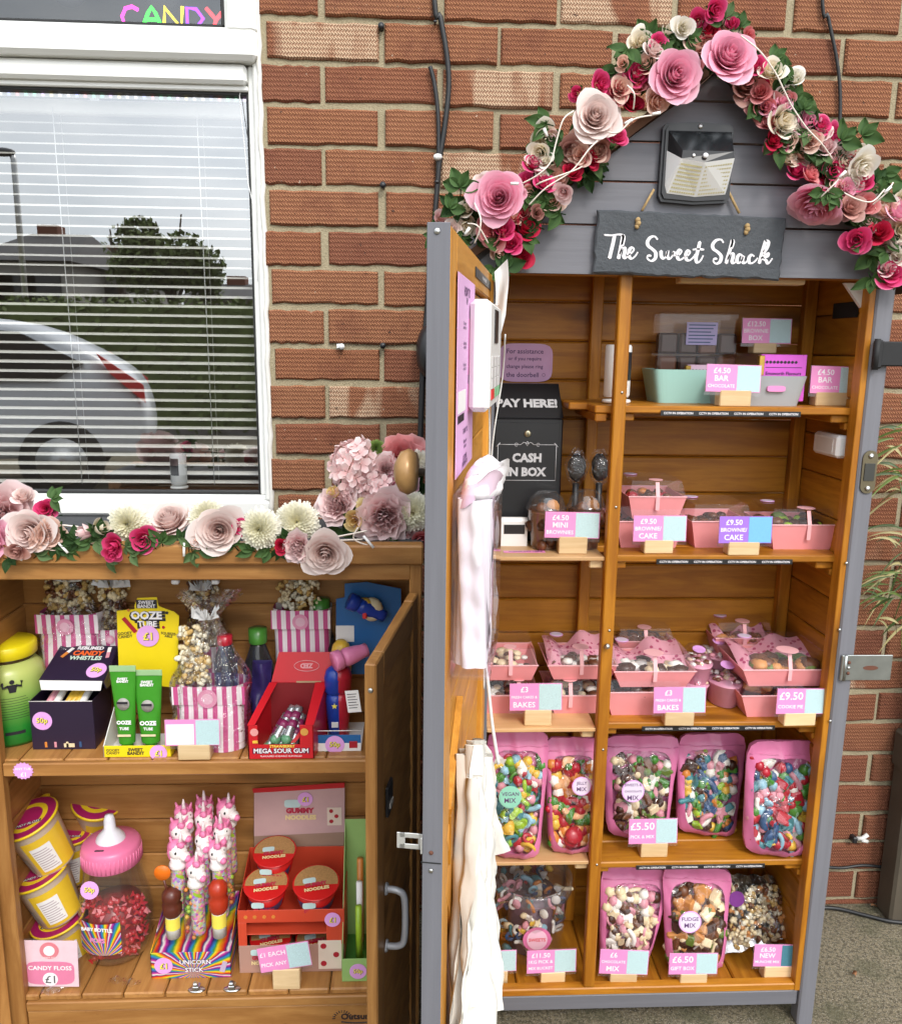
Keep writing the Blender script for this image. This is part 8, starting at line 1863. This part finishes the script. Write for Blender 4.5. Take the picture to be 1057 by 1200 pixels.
m = MB(); hh = H3 - H2; m.lathe([(rl * .50, H2 + .004), (rl * .46, H2 + hh * .18), (rl * .30, H2 + hh * .36), (rl * .20, H2 + hh * .46), (rl * .19, H2 + hh * .78), (rl * .14, H2 + hh * .96), (0, H2 + hh)], flat('white_teat', (.72, .72, .78), .3), 30, caps=False); m.build('teat', t)
rr = random.Random(8); REDW = flat('red_wrapper', (.42, .02, .03), .18, var=.35, scale=60.); PKW = flat('pink_wrapper', (.66, .20, .22), .2, var=.3, scale=80.)
for i in range(85):
    zz = H1 * rr.uniform(.05, .60); rad = r_ * .84 * math.sqrt(rr.uniform(.35, 1)) * (1 if zz < H1 * .5 else .86); a = rr.uniform(PI * .95, 2.05 * PI); m = MB()
    c = Vector((math.cos(a) * rad, math.sin(a) * rad, zz)); d_ = Vector((rr.uniform(-1, 1), rr.uniform(-.4, .4), rr.uniform(-1, 1))).normalized() * .013; m.ball((0, 0, 0), .0065, REDW, 7, lump=.1, seed=i); e = d_.cross(Vector((0, -1, .3))).normalized() * .007
    for sg in (-1, 1): m.add([d_ * sg * .35, d_ * sg + e, d_ * sg - e], [[0, 1, 2]], PKW if i % 4 == 0 else REDW)
    m.build('wrapped_sweet', t, c)
m = MB(); m.lathe([(r_ * .62, .006), (r_ * .76, H1 * .25), (r_ * .72, H1 * .5), (0, H1 * .58)], flat('red_mass', (.22, .01, .015), .3, var=.6, scale=90.), 24, caps=False); o = m.build('sweet_filling', t); o['kind'] = 'stuff'
m = MB(); price_dot(m, face(-r_ * .36, -r_ * .80, H1 * .80, -.2), .0165, '50p'); m.build('price_dot', t)
def rainbow(name, cx_, cz_):
    q = NT(name); o = q.obj(); x, y, zz = q.xyz(o); an = q.math('ARCTAN2', q.math('SUBTRACT', zz, cz_), q.math('SUBTRACT', x, cx_)); f = q.math('FRACT', q.math('ADD', q.math('MULTIPLY', an, 17 / (2 * PI)), q.math('MULTIPLY', q.noise(o, 30., 2.), .35)))
    c = q.ramp(f, [(0., (.55, .01, .02)), (.12, (.75, .25, .01)), (.22, (.80, .60, .02)), (.34, (.05, .30, .05)), (.46, (.02, .20, .50)), (.60, (.06, .02, .20)), (.74, (.55, .03, .30)), (.84, (.75, .72, .70)), (.92, (.03, .02, .12)), (1., (.55, .01, .02))]); return q.fin(q.pbsdf(c, .35))
m = MB(); RB1 = rainbow('rainbow_label', 0, .03)
m.grid(lambda u, w_: Vector((r_ * 1.03 * math.sin(lerp(-.75, .45, u)), -r_ * 1.03 * math.cos(lerp(-.75, .45, u)), H1 * lerp(.18, .50, w_))), 12, 2, RB1); m.text('BABY BOTTLE', INKW, Matrix.Rotation(-.15, 4, 'Z') @ face(0, -r_ * 1.045, H1 * .45), h=.008, w=r_ * .9, bold=.05); m.text('POPS', TAGP, Matrix.Rotation(-.15, 4, 'Z') @ face(0, -r_ * 1.045, H1 * .34), h=.010, w=r_ * .8, bold=.05); m.build('printed_label', t)
# candy floss sign
yy = on(60, 1158, z).y; p0, p1 = at(28, 1156, yy), at(89, 1106, yy); t = thing('price_sign', 'square pink CANDY FLOSS £1 sign in a clear stand on the lower shelf', 'price sign', ((p0.x + p1.x) / 2, yy, z)); hw_ = (p1.x - p0.x) / 2; h = at(58, 1102, yy).z - z
m = MB(); T = Matrix.Rotation(R(2), 4, 'Y'); m.box(-hw_, hw_, -.001, 0, .004, h, flat('sign_pale', (.76, .54, .60), .5, var=.12, scale=60.), .0003, T); m.prism([(x, zz) for x, zz in rrect(32, 0, h * .33, hw_ * .86, h * .24, 0)], -.0016, -.0009, flat('sign_pink', (.68, .20, .34), .5), T)
m.disc(hw_ * .34, flat('sign_coral', (.66, .20, .24), .5), T @ face(0, -.0013, h * .80), 28); m.disc(hw_ * .20, INKW, T @ face(0, -.0020, h * .80), 24); m.text('CANDY SHOP', INKW, T @ face(0, -.0022, h * .66), h=.003, w=hw_ * .7); m.text('CANDY FLOSS', INKW, T @ face(0, -.0020, h * .44), h=h * .14, w=hw_ * 1.55, bold=.025); m.disc(hw_ * .27, INKW, T @ face(0, -.0021, h * .21), 26); m.text('£1', flat('ink_grey', (.10, .09, .10), .5), T @ face(0, -.0030, h * .21), h=h * .16, bold=.01); m.build('sign_card', t)
m = MB(); m.lathe([(hw_ * .75, 0), (hw_ * .78, .003), (0, .004)], HOLD, 26, tmat((0, .01, 0), (0, 0, 0), (1, .5, 1)), caps=False); m.box(-hw_ - .002, hw_ + .002, .0003, .0018, .003, h + .002, HOLD, .0003, T); m.build('clear_stand', t)
# unicorn sticks display
b = on(225, 1146, z); k = mpp(b); hw_ = 46 * k; hb = 34 * k; dd = .105; t = thing('candy_box', 'rainbow striped UNICORN STICK counter display with £1 sticker', 'sweet box', b, R(0))
RB2 = rainbow('rainbow_carton', .004, .012); m = MB(); m.box(-hw_, hw_, 0, .0012, 0, hb, RB2, .0003)
hs = hb * 1.9; hwb = hw_ * .95
for sx in (-1, 1): m.hexa([(sx * hw_, 0, 0), (sx * hw_ - sx * .0012, 0, 0), (sx * hwb - sx * .0012, dd, 0), (sx * hwb, dd, 0), (sx * hw_, 0, hb), (sx * hw_ - sx * .0012, 0, hb), (sx * hwb - sx * .0012, dd, hs), (sx * hwb, dd, hs)], RB2)
m.hexa([(-hw_ + .001, .0015, hb * .86), (hw_ - .001, .0015, hb * .86), (hwb - .002, dd, hb * 1.05), (-hwb + .002, dd, hb * 1.05), (-hw_ + .001, .0015, hb * .89), (hw_ - .001, .0015, hb * .89), (hwb - .002, dd, hb * 1.08), (-hwb + .002, dd, hb * 1.08)], rainbow('rainbow_deck', 0, -.05)); m.box(-hwb, hwb, dd, dd + .0012, 0, hs, RB2, .0003)
m.text('UNICORN', INKP, face(.008, -.0008, hb * .64), h=.0105, w=hw_ * 1.15, bold=.10); m.text('STICK', INKP, face(.006, -.0008, hb * .34), h=.0105, w=hw_ * .8, bold=.10); m.text('UNICORN', INKW, face(.008, -.0013, hb * .64), h=.009, w=hw_ * 1.05, bold=.02); m.text('STICK', INKW, face(.006, -.0013, hb * .34), h=.009, w=hw_ * .72, bold=.02); price_dot(m, face(-hw_ * .68, -.0012, hb * .52), .0165, '£1'); m.prism([(-.005, -.012), (.005, -.012), (.004, .010), (-.004, .010)], -.0012, -.0004, flat('print_lilac', (.5, .4, .55), .5), tmat((hw_ * .82, 0, hb * .45), (0, .3, 0))); m.build('carton', t)
UW = flat('unicorn_white', (.80, .74, .72), .4, var=.03); UP = flat('unicorn_mane', (.74, .20, .38), .42, var=.08)
def tube_print():
    q = NT('printed_tube'); o = q.obj(); v = q.n('ShaderNodeTexVoronoi'); v.inputs['Scale'].default_value = 210.; q.l(o, v.inputs['Vector']); c = q.mix(.55, v.outputs['Color'], (.42, .14, .20)); return q.fin(q.pbsdf(c, .2))
TPR = tube_print()
def make_unicorn(p, s_):
    t = thing('unicorn_stick', '', 'candy stick', p, 0, 'unicorn topped candy sticks'); hT_ = .082
    m = MB(); m.lathe([(.0105, 0), (.0112, .004), (.0112, hT_), (.010, hT_ + .002)], TPR, 22); m.grid(lambda u, w_: Vector((.0114 * math.sin(lerp(-.3, .9, u)), -.0114 * math.cos(lerp(-.3, .9, u)), hT_ - .008 - .008 * u + .006 * w_)), 8, 1, LIM); m.build('tube', t)
    m = MB(); m.lathe([(.0115, hT_ + .002), (.0145, hT_ + .005), (.0135, hT_ + .011), (.0115, hT_ + .014), (.0125, hT_ + .022)], UW, 24); m.ball((0, 0, hT_ + .030), .0150, UW, 18, (.95, 1, 1)); m.ball((.010, -.011, hT_ + .026), .0085, UW, 14, (1, 1.1, .85)); m.build('head', t)
    m = MB(); m.ball((.0145, -.0165, hT_ + .0245), .0056, UP, 12); m.ball((-.002, .004, hT_ + .036), .0145, UP, 14, (1.05, 1, .85), lump=.10, seed=2); m.ball((-.011, .003, hT_ + .027), .0085, UP, 10, (.7, 1, 1.5), lump=.12, seed=4); m.ball((.004, -.008, hT_ + .044), .006, UP, 10, lump=.2, seed=5)
    for sx in (-1, 1): m.tube([(sx * .009, .002, hT_ + .042), (sx * .013, .002, hT_ + .054)], .0042, UP, 8, r1=.001)
    m.build('mane', t)
    m = MB(); m.tube([(.003, -.006, hT_ + .044), (.004, -.008, hT_ + .066)], .0042, flat('unicorn_horn', (.80, .66, .68), .35), 12, r1=.0012); m.build('horn', t)
    m = MB(); m.ball((-.0035, -.0135, hT_ + .033), .0021, MATTB, 10, (1, .5, 1.3)); m.ball((.012, -.0035, hT_ + .034), .0021, MATTB, 10, (.5, 1, 1.3)); m.build('eye', t)
    for o in t.children:
        for v in o.data.vertices: v.co *= s_
    return t
uni = [(230, 1020, .016, 'frontmost'), (205, 1000, .026, 'left front'), (258, 1000, .028, 'right front'), (236, 985, .046, 'second row middle'), (212, 975, .050, 'second row left'), (263, 977, .052, 'second row right'), (240, 962, .070, 'third row middle'), (218, 957, .074, 'back left'), (243, 951, .086, 'back middle'), (268, 950, .086, 'back right')]
u0 = None
for px, py, dy, nm in uni:
    y = b.y + dy; p = at(px, py, y); sc_ = 1.14; zb_ = p.z - .110 * sc_; zb_ = max(zb_, z + hb * .9)
    if u0 is None: u0 = make_unicorn((p.x, y, zb_), sc_); o = u0
    else: o = copy_tree(u0); o.location = (p.x, y, zb_); o.rotation_euler = (R(random.uniform(-3, 3)), R(random.uniform(-3, 3)), R(random.uniform(-25, 15)))
    o['label'] = 'unicorn topped candy tube with pink mane, %s in the rainbow display' % nm
# candy tubes with plain rounded tops and an orange lolly paddle
BRN = flat('brown_plastic', (.10, .022, .012), .35); ORR = flat('rust_red_plastic', (.42, .035, .012), .32)
for px, pyb, pyt, body, lab in ((204, 1094, 1042, BRN, 'candy tube with yellow label and plain dark brown top in the rainbow display'), (258, 1093, 1033, ORR, 'candy tube with yellow label and plain rust red top in the rainbow display')):
    y = b.y + .014; p = at(px, pyb, y); h = at(px, pyt, y).z - p.z; t = thing('candy_tube', lab, 'candy tube', p)
    m = MB(); m.lathe([(.0125, -.004), (.0130, h * .42)], flat('tube_white', (.66, .66, .62), .35), 22); m.grid(lambda u, w_: Vector((.0134 * math.sin(lerp(-1.4, 1.4, u)), -.0134 * math.cos(lerp(-1.4, 1.4, u)), h * lerp(.16, .42, w_))), 10, 1, INKY); m.build('tube', t)
    m = MB(); m.lathe([(.0125, h * .425), (.017, h * .5), (.0175, h * .68), (.014, h * .74), (.017, h * .80), (.0165, h * .93), (.009, h * 1.02), (0, h * 1.03)], body, 24, caps=False); m.build('cap', t)
y = b.y + .012; p = at(191, 1022, y); t = thing('lolly_paddle', 'round orange lolly paddle on a thin stem left of the unicorn sticks', 'lolly', p); m = MB(); m.lathe([(.014, 0), (.015, .002), (.014, .004)], flat('orange_plastic', (.76, .16, .01), .3), 26, tmat((0, 0, 0), (PI / 2, 0, 0))); m.build('paddle', t)
m = MB(); m.tube([(.002, -.002, -.014), (.008, 0, -.05)], .0022, BRN, 8); m.build('stem', t)
for j, (px, pyt, pyb) in enumerate(((226, 1040, 1096), (268, 1025, 1060))):
    y = b.y + .016 + j * .03; p = at(px, pyb, y); h = at(px, pyt, y).z - p.z; t = thing('candy_tube', ['clear tube of small round green and yellow sweets in the middle of the rainbow display', 'clear tube of small sweets behind the rust red topped tube'][j], 'candy tube', p); rr = random.Random(j)
    for i in range(36): a = rr.uniform(0, 6.28); m = MB(); m.ball((0, 0, 0), .0042, rr.choice([LIM, YEL, GRN, ORG] if i > 10 else [RED, ORG, CHO]), 8); m.build('sweet', t, (math.cos(a) * .0085, math.sin(a) * .0085, h * (i + .5) / 36))
    m = MB(); m.lathe([(.013, -.002), (.013, h)], JAR, 22, caps=False); m.build('tube', t)
# noodle cups display
b = on(343, 1139, z); k = mpp(b); hw_ = 61 * k; t = thing('candy_box', 'red two tier counter display of gummy noodle pots with a pale header card', 'sweet box', b); dd = .125; hlo = 36 * k; hmid = 66 * k; hband = 82 * k
m = MB(); m.box(-hw_, hw_, 0, .0012, 0, hlo, flat('stripe_kraft', (.42, .24, .19), .5, var=.15, scale=8.), .0003); m.box(-hw_, -hw_ + .16 * hw_, .0, .0012, hlo, hmid, ORC, .0003); m.box(hw_ - .34 * hw_, hw_, 0, .0012, hlo, hmid, ORC, .0003); m.box(-hw_, hw_, 0, .0012, hmid, hband, ORC, .0003)
for x in (-.85, -.68, -.5, -.33): m.disc(.0035, ORG, face(x * hw_, -.0003, hmid + .012), 12)
hs = hband * 1.35
for sx in (-1, 1): m.hexa([(sx * hw_, 0.0013, 0), (sx * hw_ - sx * .0012, 0.0013, 0), (sx * hw_ - sx * .0012, dd, 0), (sx * hw_, dd, 0), (sx * hw_, 0.0013, hband), (sx * hw_ - sx * .0012, 0.0013, hband), (sx * hw_ - sx * .0012, dd, hs), (sx * hw_, dd, hs)], ORC)
m.box(-hw_ + .0015, hw_ - .0015, .0015, dd - .001, hband * .60, hband * .615, ORC, .0003); m.box(-hw_, hw_, dd, dd + .0012, 0, hs, ORC, .0003); m.box(-hw_ + .0015, hw_ - .0015, .0015, dd - .001, .0, .001, KRAFT, .0003)
price_dot(m, face(hw_ * .78, -.0012, hband * .84), .0145, '£1')
MNT = flat('print_steam', (.50, .66, .66), .5); MAR = flat('ink_crimson', (.45, .02, .06), .45); CRI = flat('ink_buff', (.76, .60, .30), .5)
def noodle_logo(mb, T, s_): 
    mb.prism([(x, zz) for x, zz in rrect(24, -.28 * s_, .30 * s_, .30 * s_, .16 * s_, 0)], -.0004, 0, MNT, T @ tmat((0, 0, 0), (-PI / 2, 0, 0))); mb.text('GUMMY', MAR, T @ tmat((0, .02 * s_, .0008)), h=.26 * s_, w=1.05 * s_, bold=.06); mb.text('NOODLES', CRI, T @ tmat((.02 * s_, -.26 * s_, .0008)), h=.24 * s_, w=1.15 * s_, bold=.06)
noodle_logo(m, face(-hw_ * .55, -.0006, hlo * .55), .038); m.box(hw_ * .50, hw_ * .94, -.0009, -.0003, hlo * .10, hlo * 1.15, flat('recipe_panel', (.74, .62, .52), .5), .001)
for i in range(3): m.disc(.0055, RED, face(hw_ * (.60 if i != 1 else .84), -.0010, hlo * (.95 - .32 * i)), 16)
m.build('carton', t)
m = MB(); ym = dd + .004; P = [at(x, y, b.y + ym) - b for x, y in ((298, 928), (404, 922), (404, 975), (298, 980))]; m.prism([(p.x, p.z) for p in P], ym, ym + .0015, flat('header_rose', (.56, .36, .36), .5, var=.08)); P2 = [at(x, y, b.y + ym) - b for x, y in ((298, 980), (404, 975), (402, 998), (298, 996))]; m.prism([(p.x, p.z) for p in P2], ym + .0004, ym + .0015, flat('stripe_kraft2', (.34, .22, .16), .5)); m.prism([((at(x, y, b.y + ym) - b).x, (at(x, y, b.y + ym) - b).z) for x, y in ((296, 924), (404, 917), (404, 923), (297, 929))], ym - .0008, ym, RCRD)
p = at(352, 950, b.y + ym) - b; noodle_logo(m, face(p.x, ym - .0006, p.z), .052); p = at(392, 956, b.y + ym) - b; m.box(p.x - .014, p.x + .014, ym - .0008, ym - .0002, p.z - .020, p.z + .018, flat('recipe_panel', (.74, .62, .52), .5), .001); 
for i in range(3): m.disc(.004, RED, face(p.x - .006 + .01 * (i % 2), ym - .0012, p.z + .011 - i * .011), 12)
p = at(358, 936, b.y + ym) - b; price_dot(m, face(p.x, ym - .0012, p.z), .0145, '£1'); m.build('header_card', t)
NR = flat('pot_red', (.56, .015, .015), .25, var=.06); NOOD = flat('noodle_lid', (.40, .22, .08), .5, var=.45, scale=300.)
def noodle_pot(px, py, wpx, y, label, zb=None):
    p = at(px, py, y); k = mpp(p); r_ = wpx * k / 2; h = r_ * 1.15; t = thing('noodle_pot', label, 'noodle pot', (p.x, y, p.z - h), 0, 'gummy noodle pots', rot=(R(10), 0, R(random.uniform(-12, 12))))
    m = MB(); m.lathe([(r_ * .72, 0), (r_ * .76, .003), (r_ * .97, h * .95)], NR, 34); m.grid(lambda u, w_: Vector((lerp(r_ * .78, r_ * .90, w_) * 1.01 * math.sin(lerp(-1.1, 1.1, u)), -lerp(r_ * .78, r_ * .90, w_) * 1.01 * math.cos(lerp(-1.1, 1.1, u)), h * lerp(.12, .55, w_) + .004 * math.sin(7 * u))), 14, 2, flat('pot_navy', (.05, .06, .16), .35)); T = face(0, -r_ * .93, h * .36); m.build('pot', t)
    m = MB(); noodle_logo(m, face(0, -r_ * .96, h * .40, -.12), r_ * .95); m.build('front_print', t)
    m = MB(); m.lathe([(r_ * .97, h * .955), (r_ * 1.05, h * .965), (r_ * 1.05, h * .995), (r_ * 1.0, h)], NR, 36)
    pts = [(r_ * .97 * math.cos(a), r_ * .97 * math.sin(a)) for a in [R(-10) + R(200) * i / 18 for i in range(19)]]; m.prism([(x, yy) for x, yy in pts], -.0006, 0, NOOD, tmat((0, 0, h + .0004), (PI / 2, 0, 0)) @ tmat((0, 0, 0), (0, 0, 0), (1, -1, -1))); noodle_logo(m, tmat((.0, -r_ * .18, h + .0016), (0, 0, .15)), r_ * .95); m.build('lid', t); return t
noodle_pot(313, 1031, 50, b.y + .044, 'red noodle pot at the front left of the upper tier'); noodle_pot(371, 1030, 52, b.y + .044, 'red noodle pot at the front right of the upper tier'); noodle_pot(323, 994, 48, b.y + .092, 'red noodle pot at the back left of the upper tier')
noodle_pot(318, 1094, 46, b.y + .048, 'red noodle pot on the left of the lower tier behind the card'); noodle_pot(371, 1096, 46, b.y + .048, 'red noodle pot on the right of the lower tier')
price_card(304, 1105, 364, 1135, 319, 353, 1160, z, ['£1 EACH', 'PICK ANY'], 'tilted pink price card before the red noodle display', -9.)
# green display at the right end
b = on(416, 1150, z); k = mpp(b); hw_ = 15 * k; t = thing('candy_box', 'tall pale green display carton with 50p sticker half behind the cabinet door', 'sweet box', (b.x + .006, b.y, z)); hw_ *= 1.25; Hh = at(410, 960, b.y + .10).z - z; hb = 30 * k
m = MB(); m.box(-hw_, hw_, 0, .0012, 0, hb, GCRD, .0003); m.hexa([(-hw_, .0013, 0), (-hw_ + .0012, .0013, 0), (-hw_ + .0012, .10, 0), (-hw_, .10, 0), (-hw_, .0013, hb), (-hw_ + .0012, .0013, hb), (-hw_ + .0012, .10, Hh), (-hw_, .10, Hh)], GCRD); m.box(-hw_, hw_, .1001, .1013, 0, Hh, GCRD, .0003); m.box(-hw_ + .0013, hw_, .0013, .10, .018, .0192, GRN, .0003); price_dot(m, face(0, -.0008, hb * .46), .0155, '50p'); m.build('carton', t)
for i in range(3): m = MB(); m.tube([(0, .03 + i * .025, .02), (0, .03 + i * .025, Hh * (.5 + .12 * i))], .006, [LIM, PAPER, ORG][i], 10); m.build('sweet_stick', t)
# crumbs of packing film on the floor
rr = random.Random(6); 
for i, (px, py) in enumerate(((155, 1153), (138, 1150), (60, 1163))):
    q = on(px, py, z); m = MB(); m.grid(lambda u, w_: Vector(((u - .5) * .03, (w_ - .5) * .016, .003 + .003 * math.sin(9 * u + 4 * w_))), 8, 4, CELLO); tag(m.build('film_scrap', None, q), ['scrap of clear film on the cabinet floor left of the rainbow display', 'smaller clear film scrap nearer the baby bottle jar', 'clear film scrap under the candy floss sign'][i], 'film scrap')
